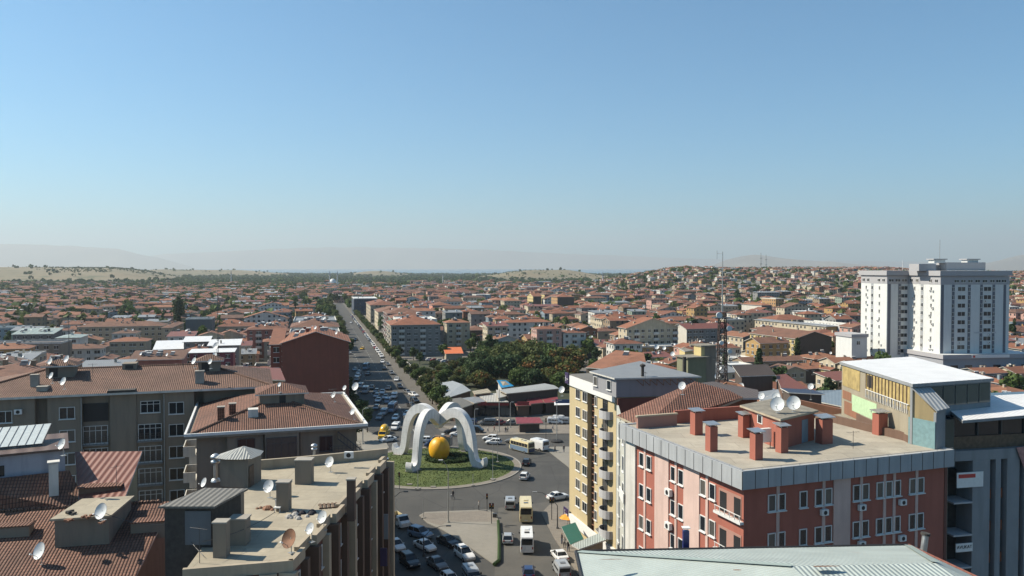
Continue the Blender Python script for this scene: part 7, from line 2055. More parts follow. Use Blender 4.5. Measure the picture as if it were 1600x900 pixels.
        out.append(('windscreen', MB().face([(hw * .9, y3, hd + .16), (-hw * .9, y3, hd + .16), (-hw * .86, y3 - nose * .18 - .26, H - .28), (hw * .86, y3 - nose * .18 - .26, H - .28)]).xf(Matrix.Translation((0, .05, .02))).mesh('windscreen', 'car_glass'), (0, 0, 0)))
        zb_ = H * .55; zt2 = H - .32
        out.append(('rear_window', MB().box(-hw * .8, hw * .8, -L / 2 - .02, -L / 2 + .06, zb_, zt2).mesh('rear_window', 'car_glass'), (0, 0, 0)))
        n = dict(van=3, minibus=5, midibus=6, panelvan=1)[kind]
        ya = -L / 2 + .3 if kind != 'panelvan' else L / 2 - nose - 1.3; yb = L / 2 - nose - .55
        for sx_ in (-1, 1):
            for i in range(n):
                a, b = ya + (yb - ya) * i / n + .04, ya + (yb - ya) * (i + 1) / n - .04
                out.append(('side_window', MB().box(-.02, .02, a, b, zb_, zt2 - .16).mesh('side_window', 'car_glass'), (sx_ * (hw - .005), 0, 0)))
            out.append(('wing_mirror', MB().box(-.1, .1, -.06, .06, -.14, .14).mesh('wing_mirror', 'underbody'), (sx_ * (hw + .12), L / 2 - nose - .2, hd + .25)))
            out.append(('headlight', MB().box(-.16, .16, -.05, .04, -.1, .1).mesh('headlight', 'lamp_glass'), (sx_ * hw * .66, L / 2 - .06, hd - .42)))
            out.append(('tail_light', MB().box(-.09, .09, -.03, .05, -.2, .2).mesh('tail_light', 'tail_red'), (sx_ * hw * .82, -L / 2 + .02, H * .38)))
        out.append(('number_plate', MB().box(-.27, .27, -.012, .012, -.06, .06).mesh('number_plate', 'white_paint'), (0, -L / 2 - .015, .62)))
        out.append(('roof_hatch', MB().box(-.38, .38, -.3, .3, 0, .07).mesh('roof_hatch', 'underbody' if kind == 'minibus' else 'hub'), (0, -L * .18, H - .01)))
        wy, wr = L * .31, .34
    wm = MB().tube([(-.1, 0, 0), (.1, 0, 0)], wr, 14, 0); wm.tube([(-.112, 0, 0), (.112, 0, 0)], wr * .58, 10, 1); me = wm.mesh('wheel', ['rubber', 'hub'])
    for sx_ in (-1, 1):
        for sy in (-1, 1): out.append(('wheel', me, (sx_ * (hw - .07), sy * wy, wr)))
    return out
VP = {}; VJ = {}
def vparts(kind, paint):
    if (kind, paint) not in VP: VP[kind, paint] = vehicle_parts(kind, paint)
    return VP[kind, paint]
CARS = []
def vehicle(kind, paint, px, py, heading, label=None, parts=True, xy=None, look=None, s=1.0):
    p = Vector((xy[0], xy[1], 0)) if xy else G(px, py, 0.02)
    nm = dict(sedan='car', hatch='car', suv='car', van='van', minibus='minibus', midibus='bus', panelvan='van')[kind]
    PN = dict(paleblue='pale blue', blue='dark blue').get(paint, paint)
    kn = dict(sedan='saloon car', hatch='hatchback', suv='off-road car', van='people carrier', minibus='minibus', midibus='midibus', panelvan='panel van')[kind]
    if parts:
        t = thing(nm, label, nm, (p.x, p.y, .02), -R(heading), 'vehicles on the roads')
        for n_, me, lo in vparts(kind, paint): put(me, n_, t, *lo)
    else:
        if (kind, paint) not in VJ:
            V, Fc, M, mats = [], [], [], []
            for n_, me, lo in vparts(kind, paint):
                if n_ in ('wing_mirror', 'number_plate', 'headlight'): continue
                b = len(V); V += [tuple(v.co + Vector(lo)) for v in me.vertices]; Fc += [tuple(i + b for i in q.vertices) for q in me.polygons]
                for q in me.polygons:
                    mm = me.materials[q.material_index].name
                    if mm not in mats: mats.append(mm)
                    M.append(mats.index(mm))
            mb = MB(); mb.v, mb.f, mb.mi = V, Fc, M; VJ[kind, paint] = mb.mesh('car', mats)
        t = inst(VJ[kind, paint], nm, loc=(p.x, p.y, .02), rz=-R(heading), cat=nm, group='vehicles on the roads'); t['label'] = label or 'x'
    t.scale = (s, s, s)
    if not label: CARS.append((t, (look or '%s %s' % (PN, kn))))
    return t
V_ = vehicle
V_('suv', 'paleblue', 657, 839, 128, 'silver-blue off-road car leading the parked cluster beside the pickup truck')
V_('sedan', 'white', 619, 857, 150, 'white saloon car beside the brown facade, leftmost of the parked cluster')
V_('sedan', 'white', 664, 858, 140, 'older white saloon car in the middle of the shaded parked cluster')
V_('sedan', 'black', 700, 851, 140, 'black saloon car nose to the white sunroof car')
V_('suv', 'black', 640, 883, 150, 'black off-road car in deep shade below the white saloons')
V_('sedan', 'grey', 683, 886, 148, 'dark grey saloon car with bright headlamps in the bottom shade')
t = V_('suv', 'white', 726, 872, 152, 'white off-road car with a dark sunroof at the shadow edge')
MB().box(-.5, .5, -.75, .25, 1.695, 1.715).build('sunroof', 'car_glass', t)
V_('van', 'silver', 737, 907, 162, 'silver people carrier at the bottom edge below the sunroof car'); V_('hatch', 'white', 704, 912, 150, 'white hatchback cut by the bottom edge')
V_('van', 'silver', 797, 792, 0, 'silver people carrier driving to the roundabout ahead of the cream bus')
V_('midibus', 'cream', 821.5, 808, 0, 'cream midibus in the right lane just behind the silver people carrier')
V_('minibus', 'white', 823, 855, 0, 'white minibus right behind the cream midibus'); V_('hatch', 'silver', 793.5, 846, 0, 'silver hatchback left of the white minibus')
V_('hatch', 'blue', 826, 899, 0, 'dark blue hatchback at the bottom edge behind the white minibus')
V_('sedan', 'white', 872, 780, 62, 'white saloon car turning beside the cream tower'); V_('sedan', 'white', 874, 873, 345, 'white saloon car parked at the right kerb by the green awning')
V_('van', 'silver', 877, 896, 350, 'silver car parked behind the white kerbside saloon'); V_('hatch', 'white', 820, 748, 12, 'white hatchback on the roundabout lane right of the island')
V_('hatch', 'black', 823, 726, 8, 'black hatchback between white hatchback and the yellow-blue bus')
V_('panelvan', 'white', 840, 702, 318, 'white high panel van right of the yellow-blue bus', s=1.1)
V_('sedan', 'grey', 803, 692, 290, 'dark grey saloon car just ahead of the yellow-blue bus')
V_('hatch', 'white', 766, 688, 282, 'farther of two white hatchbacks side by side behind the island'); V_('hatch', 'white', 771, 694, 280, 'nearer of two white hatchbacks side by side behind the island')
V_('hatch', 'white', 662, 691, 268, 'white hatchback between the left arches behind the apricot'); V_('sedan', 'black', 707, 677, 275, 'black saloon car seen through the right arch'); V_('sedan', 'white', 716, 681, 280, 'white saloon car seen through the right arch')
V_('hatch', 'white', 717, 670, 200, 'white hatchback farthest through the right arch'); V_('van', 'black', 743, 676, 100, 'black people carrier at the corner of the shops pavement')
V_('van', 'grey', 762, 664, 270, 'grey people carrier parked before the shops'); V_('sedan', 'maroon', 779, 664, 270, 'dark red saloon car parked before the shops'); V_('hatch', 'blue', 735, 662, 300, 'dark blue hatchback parked left of the grey people carrier')
V_('sedan', 'grey', 797, 664, 270, 'dark grey saloon car parked right of the dark red one')
V_('sedan', 'white', 606, 690, 235, 'white saloon car turning left of the roundabout'); V_('van', 'white', 618, 671, 185, 'white people carrier waiting second in the avenue queue'); V_('hatch', 'white', 618, 656, 183, 'white hatchback waiting third in the avenue queue')
V_('sedan', 'grey', 592, 723, 260, 'dark grey saloon car half hidden at the left of the roundabout')
# yellow-blue bus
t = V_('midibus', 'cream', 815, 705, 320, 'yellow and blue city midibus on the roundabout', s=.95)
mb = MB(); 
for s_ in (-1, 1): MB().box(-.015, .015, -3.6, 3.3, .42, 1.5).build('side_stripe', 'car_paleblue', t, (s_ * 1.13, 0, 0))
MB().box(-1.0, 1.0, -.012, .012, .45, 1.3).build('rear_panel', 'car_blue', t, (0, -3.82, 0))
def truck(px, py, heading, label, cab, kind):
    p = G(px, py, .02); t = thing('truck', label, 'truck', (p.x, p.y, .02), -R(heading), 'vehicles on the roads')
    mb = MB(); S = []
    for y, zl, zt_, k_ in ((.9, .5, 2.0, 1), (1.6, .45, 2.1, 1), (1.9, .45, 2.0, 1), (2.4, .45, 1.35, .98), (3.0, .45, 1.1, .9)):
        w_ = .98 * k_; S.append([(-w_, y, zl), (w_, y, zl), (w_, y, zt_ - .3), (w_ * .86, y, zt_), (-w_ * .86, y, zt_), (-w_, y, zt_ - .3)])
    loft(mb, S); mb.build('cab', cab, t)
    MB().face([(.86, 2.42, 1.40), (-.86, 2.42, 1.40), (-.8, 1.93, 2.0), (.8, 1.93, 2.0)]).build('windscreen', 'car_glass', t)
    for s_ in (-1, 1): MB().box(-.012, .012, 1.0, 1.75, 1.2, 1.75).build('side_window', 'car_glass', t, (s_ * .985, 0, 0)); MB().box(-.15, .15, -.04, .04, -.1, .1).build('headlight', 'lamp_glass', t, (s_ * .68, 2.97, .8))
    MB().box(-.5, .5, -2.6, 2.6, .45, .62).build('chassis', 'underbody', t)
    wm = MB().tube([(-.12, 0, 0), (.12, 0, 0)], .38, 14, 0); wm.tube([(-.13, 0, 0), (.13, 0, 0)], .2, 10, 1); me = wm.mesh('wheel', ['rubber', 'hub'])
    for s_ in (-1, 1):
        for y in (2.0, -1.8): put(me, 'wheel', t, s_ * .86, y, .38)
    if kind == 'open':
        MB().box(-1.05, 1.05, -2.9, .75, .63, .78).build('load_bed', 'wood', t)
        for s_ in (-1, 1): MB().box(-.04, .04, -2.9, .75, .79, 1.5).build('side_board', 'car_cream', t, (s_ * 1.03, 0, 0)); MB().box(-.045, -.041, -1.5, -.6, .95, 1.3).build('red_mark', 'red_plastic', t, (s_ * 1.03 - (.004 if s_ < 0 else -.09), 0, 0))
        MB().box(-1.0, 1.0, -2.9, -2.83, .79, 1.5).build('tail_board', 'car_cream', t); MB().box(-1.0, 1.0, .7, .78, .79, 2.0).build('head_board', 'rust', t)
    elif kind == 'box':
        MB().box(-1.15, 1.15, -3.6, .8, .75, 2.9).build('box_body', 'car_grey', t); MB().box(-1.0, 1.0, -3.3, .5, 2.91, 3.05).build('roof_load', 'wood', t); MB().box(-1.0, -.1, -1.9, -1.2, 3.06, 3.6).build('roof_load', 'white_paint', t)
    else:
        MB().box(-1.05, 1.05, -3.0, .7, .63, 1.6).build('hopper', 'car_yellow', t)
        mb = MB(); mb.lathe([(.0, -1.9), (.6, -1.8), (1.05, -.9), (1.1, .2), (.8, 1.2), (.45, 1.5), (0, 1.55)], 16); mb.xf(Matrix.Translation((0, -1.1, 2.2)) @ Matrix.Rotation(R(80), 4, 'X')); mb.build('drum', 'car_yellow', t, smooth=True)
    return t
truck(623, 820, 148, 'white open-bed truck with red marks parked at the left by the brown facade', 'car_white', 'open')
truck(683, 700, 280, 'lorry with dark box passing right behind the apricot', 'car_blue', 'box')
truck(599.5, 684, 182, 'yellow mixer truck entering from the avenue, left of the white cars', 'car_yellow', 'mixer')
# the queue in the shade and the parked rows
Q = [(600, 648, 'van', 'silver'), (613, 643, 'minibus', 'paleblue'), (606, 630, 'van', 'paleblue'), (591, 628, 'sedan', 'white'), (588.5, 621, 'hatch', 'silver'), (602, 623, 'sedan', 'silver'), (597.5, 615, 'sedan', 'white'), (588, 614, 'hatch', 'grey'), (607, 609, 'sedan', 'black'), (616, 622, 'van', 'white'),
     (572, 577, 'minibus', 'paleblue'), (581, 608, 'sedan', 'black'), (571, 614, 'panelvan', 'silver'), (555, 579, 'sedan', 'silver'), (560, 584, 'hatch', 'silver'), (559, 589, 'sedan', 'white'), (558, 595, 'hatch', 'grey'), (563, 606, 'van', 'silver'), (575, 586, 'sedan', 'black'), (593, 655, 'sedan', 'grey'), (588, 640, 'hatch', 'grey')]
for a, b, kd, c in Q: V_(kd, c, a, b, 181 + rnd.uniform(-3, 3), parts=b > 618)
for a, b, kd, c, h in ((625, 607, 'suv', 'black', 165), (620, 595, 'sedan', 'white', 180), (637, 615, 'sedan', 'grey', 150), (646, 619, 'sedan', 'white', 140), (648, 629, 'suv', 'black', 150), (643, 636, 'sedan', 'black', 150), (601, 577, 'sedan', 'black', 170), (612, 585, 'hatch', 'grey', 160), (597.5, 567, 'sedan', 'white', 170), (606, 571, 'hatch', 'grey', 160),
                       (566, 546, 'hatch', 'yellow', 185), (556, 532, 'sedan', 'grey', 185), (549, 505, 'sedan', 'white', 180), (636, 650, 'hatch', 'white', 190)): V_(kd, c, a, b, h, parts=False)
for i in range(34):
    Y = 392 + i * 10.5 + rnd.uniform(-1, 1); x, y = AV(Y, -1.3); V_(rnd.choice(('sedan', 'hatch', 'sedan', 'suv')), rnd.choice(('white', 'white', 'silver', 'grey', 'black', 'blue', 'red')), 0, 0, -13.7 + 180, parts=False, xy=(x, y))
for i in range(16):
    Y = 410 + i * 22 + rnd.uniform(-6, 6); x, y = AV(Y, rnd.choice((-16.5, -18.8))); V_(rnd.choice(('sedan', 'hatch', 'van')), rnd.choice(('white', 'silver', 'grey', 'black', 'blue')), 0, 0, -13.7, parts=False, xy=(x, y))
for i, c in enumerate(('grey', 'white', 'red', 'silver', 'white', 'black')): p = G(664 + i * 8, 563 + i * .8); V_('sedan', c, 0, 0, 75, parts=False, xy=(p.x, p.y))
for a, b, c in ((868, 662, 'white'), (876, 659, 'white'), (884, 662, 'silver')): V_('van', c, a, b, 100, parts=False)

# ================================================================ lamps, signals, poles
def street_lamp(px, py, h, arm, label, rise=1.0, both=False, z=0.1, m='pole', head='pole'):
    p = G(px, py, z); t = thing('street_lamp', label, 'street lamp', (p.x, p.y, 0), 0, 'street lamps of the junction')
    MB().tube([(0, 0, 0), (0, 0, h)], [.12, .07], 8).build('post', m, t); MB().lathe([(.22, 0), (.22, .35), (.12, .4)], 10).build('base', m, t)
    for a in ((arm, -arm) if both else (arm,)):
        ax, ay = a if isinstance(a, tuple) else (a, 0)
        MB().tube([(0, 0, h - .05), (ax * .3, ay * .3, h + rise * .6), (ax * .75, ay * .75, h + rise), (ax, ay, h + rise * 1.05)], [.06, .05, .045, .04], 6).build('arm', m, t)
        MB().box(-.38, .38, -.14, .14, -.08, .08).build('lamp_head', head, t, (ax * 1.12, ay * 1.12, h + rise * 1.05), math.atan2(ay, ax))
    return t
street_lamp(700.5, 816, 8.9, -1.15, 'tall pale street lamp standing on the paved traffic island', 1.9, z=.14, head='white_paint')
street_lamp(606, 832, 4.2, 2.7, 'dark curved street lamp beside the white open-bed truck', 2.6, m='rail', head='rail'); street_lamp(662, 868, 3.0, 3.4, 'dark curved street lamp above the shaded parked cars', 1.6, m='rail', head='rail')
street_lamp(871, 826, 4.0, -3.4, 'dark curved street lamp beside the orange parasol', 2.2, m='rail', head='pole')
street_lamp(780, 674, 11.5, .9, 'tallest straight lamp post before the shops', .3); street_lamp(797.5, 668, 6.8, .5, 'shorter lamp post right of the tallest one', .3); street_lamp(741.5, 668, 5.0, .6, 'thin post at the left end of the shops', .2)
street_lamp(643, 676, 9.3, -.8, 'lamp post at the right kerb where the avenue ends', .5); street_lamp(631, 702, 8.0, .7, 'lamp post left of the arches beside the road', .3); street_lamp(567, 694, 8.6, .9, 'lamp post before the villa corner', .5)
t = street_lamp(870, 690, 10.2, .8, 'grey lamp post in a round planter right of the white panel van', .3, both=True)
MB().lathe([(0, 0), (1.5, 0), (1.5, .35), (1.2, .5), (0, .55)], 16).build('planter', 'underbody', t)
def pole(px, py, h, label, z=None, r_=.05, nm='flagpole', base=True):
    p = G(px, py, .5); z = lawn_z(p.x, p.y) if z is None else z
    t = thing(nm, label, 'pole', (p.x, p.y, z)); MB().tube([(0, 0, 0), (0, 0, h)], [r_ * 1.3, r_ * .8], 8).build('shaft', 'pole', t)
    if base: MB().box(-.3, .3, -.3, .3, -.1, .12).build('base', 'kerb', t)
    return t
pole(653, 762, 8.5, 'thin pole on the lawn left of the front arch foot'); pole(770, 748, 8.6, 'thin pole on the lawn at the right kerb'); pole(777.5, 722, 7.0, 'thin dark pole behind the right lawn pole'); pole(739, 756, 2.3, 'short post with a lamp on the near lawn', nm='garden_lamp'); pole(662, 806, 3.5, 'sign post at the left tip of the traffic island', z=.13, nm='sign_post')
def signal(px, py, h, label, heads=1):
    p = G(px, py, .13); t = thing('traffic_light', label, 'traffic light', (p.x, p.y, .1), 0, 'traffic lights of the junction'); MB().tube([(0, 0, 0), (0, 0, h)], .07, 8).build('post', 'rail', t)
    for i in range(heads):
        x = (i - (heads - 1) / 2) * .5; hd = MB().box(-.17, .17, -.16, .12, -.5, .5).build('signal_head', 'dark', t, (x, -.05, h - .1))
        for k_, m_ in enumerate(('tail_red', 'amber', 'leaf_dark')): MB().tube([(0, -.165, .3 - .3 * k_), (0, -.19, .3 - .3 * k_)], .1, 10).build('lens', m_, hd)
signal(761, 799, 2.9, 'single traffic light at the back edge of the island'); signal(768, 818, 3.2, 'twin-headed traffic light at the right corner of the island', 2); signal(624, 764, 3.0, 'traffic light at the left kerb of the roundabout'); signal(862, 812, 3.6, 'traffic light right of the cream midibus', 2); signal(853, 686, 5.0, 'dark traffic light post right of the kiosk')
p = G(773, 808, .13); MB().box(-.35, .35, -.3, .3, 0, .7).build('control_box', 'rail', loc=(p.x, p.y, .13), label='small dark control box on the island corner', cat='box')
mb = MB(); pts = [G(778.5, 816, .13), G(780, 846, .13), G(779.5, 878, .13), G(772, 884, .13)]
for a, b in zip(pts, pts[1:]): mb.tube([a + Vector((0, 0, .22)), b + Vector((0, 0, .22))], .28, 6)
mb.build('planted_barrier', 'leaf_dark', label='low dark barrier along the right edge of the traffic island', cat='barrier')

# ================================================================ shops north of the roundabout
def shop(label, pts, m, wm='wall_brown', front=None, name='shop', thick=.25, inset=.4):
    t, c = simple_roof(name, label, 'shop', pts, m, thick, 'wall_beige', wm=wm, inset=inset); return t
SR = simple_roof
t = shop('shop with a grey-green sheet roof and dark vents at the left end', [G(674, 601, 4.6), G(692, 624, 4.2), G(736, 610, 4.4), G(722, 600, 5.2), G(707, 595, 5.2)], 'metal_grey2')
shop('shop with a broad brown sheet roof behind the right arch', [G(682, 633, 4.0), G(717, 639, 3.9), G(741, 631, 3.9), G(720, 621, 4.6), G(698, 624, 4.6)], 'metal_brown2')
shop('small flat dark grey roof between brown and pale roofs', [G(722, 622, 4.3), G(741, 630, 4.2), G(760, 627, 4.3), G(746, 619, 4.4)], 'metal_grey')
t = shop('shop row with a pale flat roof and red sign band', [G(746, 617, 4.5), G(761, 628, 4.4), G(795, 628, 4.4), G(777, 614, 4.5)], 'pale_sheet', 'wall_dark')
shop('rusty striped small roof behind the pale flat roof', [G(738, 611, 5.4), G(742, 616, 5.2), G(768, 613, 5.2), G(762, 607, 5.5)], 'rust_stripe')
t = shop('long hall with a gently curved pale grey roof', [G(779, 609, 6.6), G(791, 615, 6.4), G(874, 607, 6.4), G(866, 602, 6.9), G(851, 599, 7.0)], 'pale_sheet2', 'wall_dark')
shop('pale end building of the long hall', [G(775, 609, 6.0), G(778, 622, 5.4), G(798, 617, 5.6), G(790, 611, 6.2)], 'pale_sheet', 'wall_beige')
t = shop('house with bright blue tarpaulin roof and white gable', [G(776, 594, 8.2), G(783, 606, 6.6), G(803, 603, 6.6), G(790, 594, 8.2)], 'tarp_blue', 'wall_white')
shop('wide shop under red awning roof, left part', [G(820, 622, 4.2), G(828, 631, 3.5), G(850, 629, 3.5), G(843, 620, 4.3)], 'metal_maroon', 'wall_dark')
shop('wide shop under red awning roof, right part', [G(846, 622, 4.1), G(851, 629.5, 3.4), G(873, 628, 3.4), G(871, 620, 4.2)], 'metal_maroon', 'wall_dark')
shop('low brown shop with a red signboard left of the red awnings', [G(804, 629, 3.6), G(806, 634, 3.3), G(830, 633, 3.3), G(826, 627, 3.8)], 'metal_maroon', 'wall_brown')
shop('white canopy with a blue sign left of the cream tower', [G(866, 628, 4.2), G(866, 633, 4.0), G(900, 632, 4.0), G(900, 626, 4.2)], 'white_paint', 'wall_dark')
t = shop('small kiosk with a dark red sloped awning at the pavement edge', [G(805, 652, 3.2), G(807, 662, 2.6), G(849, 661, 2.6), G(843, 652, 3.2)], 'metal_maroon', 'wall_dark', inset=.6)
def board(label, x0, x1, y0, y1, d, m, parent=None, name='signboard'):
    a, b = GP(x0, y1, d), GP(x1, y0, d); MB().box(0, b.x - a.x, -.12, 0, 0, b.z - a.z).build(name, m, loc=(a.x, d, a.z), label=label, cat='sign')
d_ = G(762, 628, 4.2).y - .6
board('dark red sign band along the pale-roofed shop row', 744, 795, 628, 633.5, d_, 'cloth_red'); board('blue lettered sign on the white canopy', 868, 890, 624, 630, G(870, 633, 4).y - .5, 'sign_blue'); board('red signboard over the low brown shop', 808, 827, 627.5, 633, G(810, 634, 3.3).y - .5, 'cloth_red')
board('purple-blue projecting sign on the far end of the brown facade', 594.5, 607.5, 752, 783, 79, 'purple_sign'); board('grey projecting sign below the purple one on the brown facade', 594.5, 606.5, 803, 842, 76, 'wall_slate'); board('dark lower projecting sign on the brown facade', 594.5, 605, 856, 884, 73, 'purple_sign')
for x0, x1, py, d, col in ((597, 605, 766, 78.85, 'white_paint'), (597, 605, 772, 78.85, 'white_paint')):
    a, b = GP(x0, py + 1, d), GP(x1, py - 1, d)
# shopfront glazing strip (each pane a part)
t = thing('shopfront', 'glazed shopfronts under the red sign band', 'shopfront', (GP(744, 640, d_).x, d_ - .05, 0))
for i in range(8): MB().box(i * 1.45, i * 1.45 + 1.3, -.05, 0, .3, 2.6).build('pane', 'glass', t)
# promenade wall beside the park
a, b = G(632, 565), G(669, 603); t = thing('wall', 'low cream wall along the park promenade', 'wall', (a.x, a.y, 0)); d2 = (b - a); L = d2.length; ang = math.atan2(d2.y, d2.x)
MB().box(0, L, -.2, .2, 0, 1.0).build('wall', 'wall_cream', t, rz=ang); MB().box(0, L, -.28, .28, 1.002, 1.12).build('coping', 'wall_white', t, rz=ang)
sheet('promenade', [AV(262, 6.5), (a.x - .5, a.y), (b.x - .5, b.y), AV(395, 6.5)], .03, 'earth')
# lower shops and awning at the foot of the cream tower
SR('shop', 'dark green awning at the right kerb by the cream tower', 'shop', [G(877, 823, 3.3), G(891, 851, 2.9), G(912, 842, 3.3), G(899, 816, 3.6)], 'awning_green', .08, walls=False)
for lb, pts, m in (('grey-green sheet roof at the cream tower foot', [G(893, 851, 3.8), G(905, 858, 3.6), G(950, 842, 4.2), G(938, 832, 4.6)], 'metal_green'), ('small brown sheet roof at the cream tower foot', [G(930, 826, 4.8), G(936, 833, 4.4), G(962, 826, 4.6), G(960, 814, 5.0)], 'metal_brown2')): SR('shop', lb, 'shop', pts, m, wm='wall_beige')
p = G(887, 828, .15); t = thing('parasol', 'orange parasol beside the green awning', 'parasol', (p.x, p.y, .14)); MB().tube([(0, 0, 0), (0, 0, 2.6)], .03, 6).build('pole', 'pole', t); MB().lathe([(1.5, 2.1), (.8, 2.5), (0, 2.75)], 8).build('canopy', 'amber', t)

for i, (px_, py_, z_, h_) in enumerate(((145, 598, 28.6, 2.6), (182, 768, 25.3, 2.2), (286, 580, 30.2, 1.8), (420, 640, 26.4, 2.0), (312, 880, 25, 2.4), (1120, 586, 28.4, 2.4), (1237, 560, 15, 3), (1008, 600, 28.9, 1.6), (1063, 634, 29, 1.3), (1333, 700, 28.3, 1.5), (520, 628, 26.2, 1.8))):
    p = G(px_, py_, z_); mb = MB(); mb.tube([(0, 0, -.2), (0, 0, h_)], .022, 5); mb.tube([(-.6, 0, h_ - .15), (.6, .15, h_ - .1)], .012, 4)
    for j in range(5): x = -.5 + .25 * j; mb.tube([(x, -.22, h_ - .13), (x, .22, h_ - .13)], .008, 4)
    mb.build('aerial', 'rail', loc=(p.x, p.y, z_), rz=i * .7, label=('thin television aerial on the ' + ['left tiled slope of the long block', 'brown dormer behind the nearest roof', 'ridge of the long grey block', 'villa roof left of its penthouse', 'flat cream roof near the dark shed', 'felt roof behind the weathered tiles', 'dark roofs near the yellow gabled house', 'grey attic roof', 'big weathered tile slope', 'office block deck', 'villa roof right slope'][i]), cat='aerial')
# cables sagging across the nearest roofs
for i, (a, b, z1, z2, lb) in enumerate((((272, 800), (318, 868), 26.5, 25.2, 'black cable sagging beside the dark shed'), ((316, 846), (430, 800), 26.3, 26.6, 'black cable from the low box to the middle chimney'), ((160, 800), (262, 820), 25.6, 24.2, 'black cable from the concrete box dish to the right dormer'))):
    A, B = G(*a, z1), G(*b, z2); MB().tube([A.lerp(B, s) - Vector((0, 0, 1.3 * s * (1 - s))) for s in (0, .15, .3, .45, .6, .75, .9, 1)], .022, 4).build('cable', 'rail', label=lb, cat='cable')
# ================================================================ people
def person_mesh(pose, shirt, legs, seed=0):
    J = dict(walk=[(0, 0, .95, .15), (0, .02, 1.2, .155), (0, .03, 1.42, .13), (0, .04, 1.53, .06), (0, .07, 1.64, .105), (0, .08, 1.74, .075),
                   (.1, .02, .88, .10), (.11, .22, .5, .075), (.11, .28, .08, .05), (.11, .42, .04, .045), (-.1, -.02, .88, .10), (-.11, .02, .5, .075), (-.11, -.30, .12, .05), (-.11, -.22, .04, .045),
                   (.2, .03, 1.4, .07), (.25, -.08, 1.12, .05), (.24, .04, .9, .038), (.24, .1, .82, .04), (-.2, .03, 1.4, .07), (-.25, .1, 1.12, .05), (-.24, .24, .92, .038), (-.24, .31, .87, .04)],
             stand=[(0, 0, .95, .15), (0, 0, 1.2, .155), (0, 0, 1.42, .13), (0, 0, 1.53, .06), (0, .03, 1.64, .105), (0, .03, 1.74, .075),
                    (.1, 0, .88, .10), (.12, .02, .5, .075), (.13, 0, .08, .05), (.14, .14, .04, .045), (-.1, 0, .88, .10), (-.12, .02, .5, .075), (-.13, 0, .08, .05), (-.14, .14, .04, .045),
                    (.2, 0, 1.4, .07), (.26, -.02, 1.12, .05), (.25, .06, .88, .038), (.25, .09, .8, .04), (-.2, 0, 1.4, .07), (-.26, -.02, 1.12, .05), (-.22, .16, 1.0, .038), (-.16, .22, 1.02, .04)])[pose]
    E = [(0, 1), (1, 2), (2, 3), (3, 4), (4, 5), (0, 6), (6, 7), (7, 8), (8, 9), (0, 10), (10, 11), (11, 12), (12, 13), (2, 14), (14, 15), (15, 16), (16, 17), (2, 18), (18, 19), (19, 20), (20, 21)]
    me = bpy.data.meshes.new('body'); me.from_pydata([j[:3] for j in J], E, []); o = bpy.data.objects.new('tmp', me); COL.objects.link(o)
    o.modifiers.new('skin', 'SKIN'); sv = me.skin_vertices[0].data
    for i, j in enumerate(J): sv[i].radius = (j[3], j[3] * (.75 if i < 3 else 1)); sv[i].use_root = i == 0
    s = o.modifiers.new('sub', 'SUBSURF'); s.levels = 1
    dg = bpy.context.evaluated_depsgraph_get(); m2 = bpy.data.meshes.new_from_object(o.evaluated_get(dg)); bpy.data.objects.remove(o)
    m2.materials.clear()
    for m in ('skin', shirt, legs, 'rubber', 'bark'): m2.materials.append(MATS[m])
    for p in m2.polygons:
        c = p.center; z = c.z
        p.material_index = 3 if z < .1 else 2 if z < .93 and abs(c.x) < .2 else (4 if (z > 1.72 or (z > 1.6 and c.y < .03)) else 0) if z > 1.5 else (0 if abs(c.x) > .2 and z < .93 else 1); p.use_smooth = True
    return m2
PM = {(a, b, c): person_mesh(a, b, c) for a, b, c in (('walk', 'cloth_dark', 'cloth_dark'), ('walk', 'cloth_pale', 'cloth_blue'), ('stand', 'cloth_pale', 'cloth_dark'), ('stand', 'cloth_dark', 'cloth_blue'), ('walk', 'cloth_red', 'cloth_dark'))}
PK = list(PM)
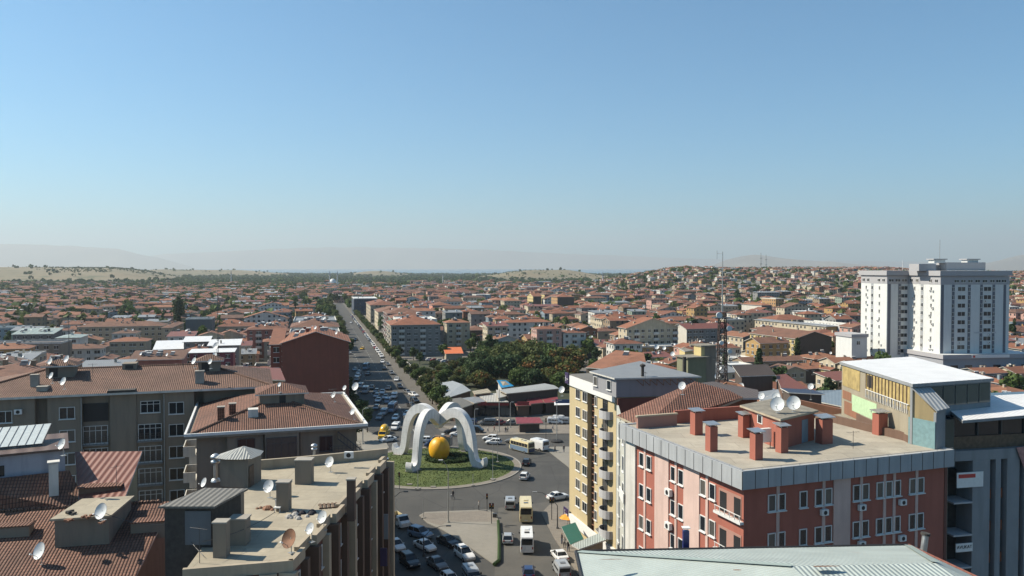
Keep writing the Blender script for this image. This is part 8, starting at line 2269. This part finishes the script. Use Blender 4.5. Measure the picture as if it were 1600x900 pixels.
PEOPLE = [(708, 779, 0, 200, 'person in dark clothes with a white bag crossing below the roundabout'), (748, 797, 2, 90, 'person in a pale top standing at the island back edge'), (867, 707, 0, 60, 'person in dark clothes walking right of the white panel van'), (881, 707, 3, 200, 'person in a dark top standing left of the cream tower'),
          (762, 676, 1, 80, 'person in a pale top walking on the shops pavement'), (772, 675, 4, 90, 'person in a red top right of the pale-topped walker'), (790, 677, 3, 10, 'person in a dark top at the kerb left of the kiosk'), (793, 676, 2, 10, 'person in a pale top beside the kiosk left corner'),
          (824, 673, 3, 180, 'person in a dark top in front of the kiosk'), (832, 673, 2, 180, 'person in a pale top in front of the kiosk'), (864, 672, 1, 270, 'person in a white top walking right of the kiosk'), (878, 850, 3, 250, 'leftmost person under the green awning edge'), (882, 856, 2, 200, 'middle person in a pale top near the green awning'),
          (888, 862, 3, 180, 'rightmost person near the green awning'), (604, 815, 2, 90, 'person in a pale top left of the white open-bed truck'), (606, 862, 3, 90, 'person in a dark top beside the brown facade')]
for a, b, i, h, lb in PEOPLE:
    p = G(a, b, .1); inst(PM[PK[i]], 'person', loc=(p.x, p.y, .13 if not (700 < a < 720) else .02), rz=-R(h), label=lb, cat='person', group='people in the street')
p = G(705.5, 777, .3); MB().box(-.16, .16, -.07, .07, .0, .42).build('bag', 'white_paint', loc=(p.x, p.y, .42), label='white bag carried by the person crossing below the roundabout', cat='bag')

# ================================================================ labels for the repeats
ORD = ['leftmost', 'second from left', 'third from left', 'fourth from left', 'fifth from left', 'sixth from left', 'seventh from left', 'eighth from left', 'ninth from left', 'tenth from left', 'eleventh from left', 'twelfth from left']
def zone(p):
    px, py = PX(p); d = p[1]
    c = ('at the left edge' if px < 130 else 'left of the poplar clump' if px < 290 else 'left of the brick-red gable' if px < 430 else 'left of the avenue' if px < AVPX(d) else
         'right of the avenue' if px < 700 else 'behind the park' if px < 900 else 'behind the cream tower' if px < 1060 else 'around the lattice mast' if px < 1200 else 'left of the white tower' if px < 1400 else 'around the white tower')
    r_ = 'near' if d < 250 else 'closer' if d < 330 else 'middle' if d < 410 else 'farther' if d < 520 else 'far'
    return r_, c
def AVPX(d): x, y = AV(d, -10); return 800 + FPX * x / y
def ordn(i, n):
    if i == n - 1 and n > 1: return 'rightmost'
    return ORD[i] if i < len(ORD) else '%dth from left' % (i + 1)
def short(s):
    s = s.replace(' house with ', ' house, ') if len(s.split()) > 16 else s
    return s.replace(' metal lean-to roof', ' lean-to roof') if len(s.split()) > 16 else s
def give_labels(items):
    G_ = {}
    for o, look in items: G_.setdefault((look, zone(o.location)), []).append(o)
    for (look, (r_, c)), L in G_.items():
        L.sort(key=lambda o: PX(o.location)[0])
        for i, o in enumerate(L):
            o['label'] = short('%s, %s row %s' % (look, r_, c) + ('' if len(L) == 1 else ', %s' % ordn(i, len(L))))
give_labels(HOUSES)
give_labels(TREES)
give_labels(CARS)
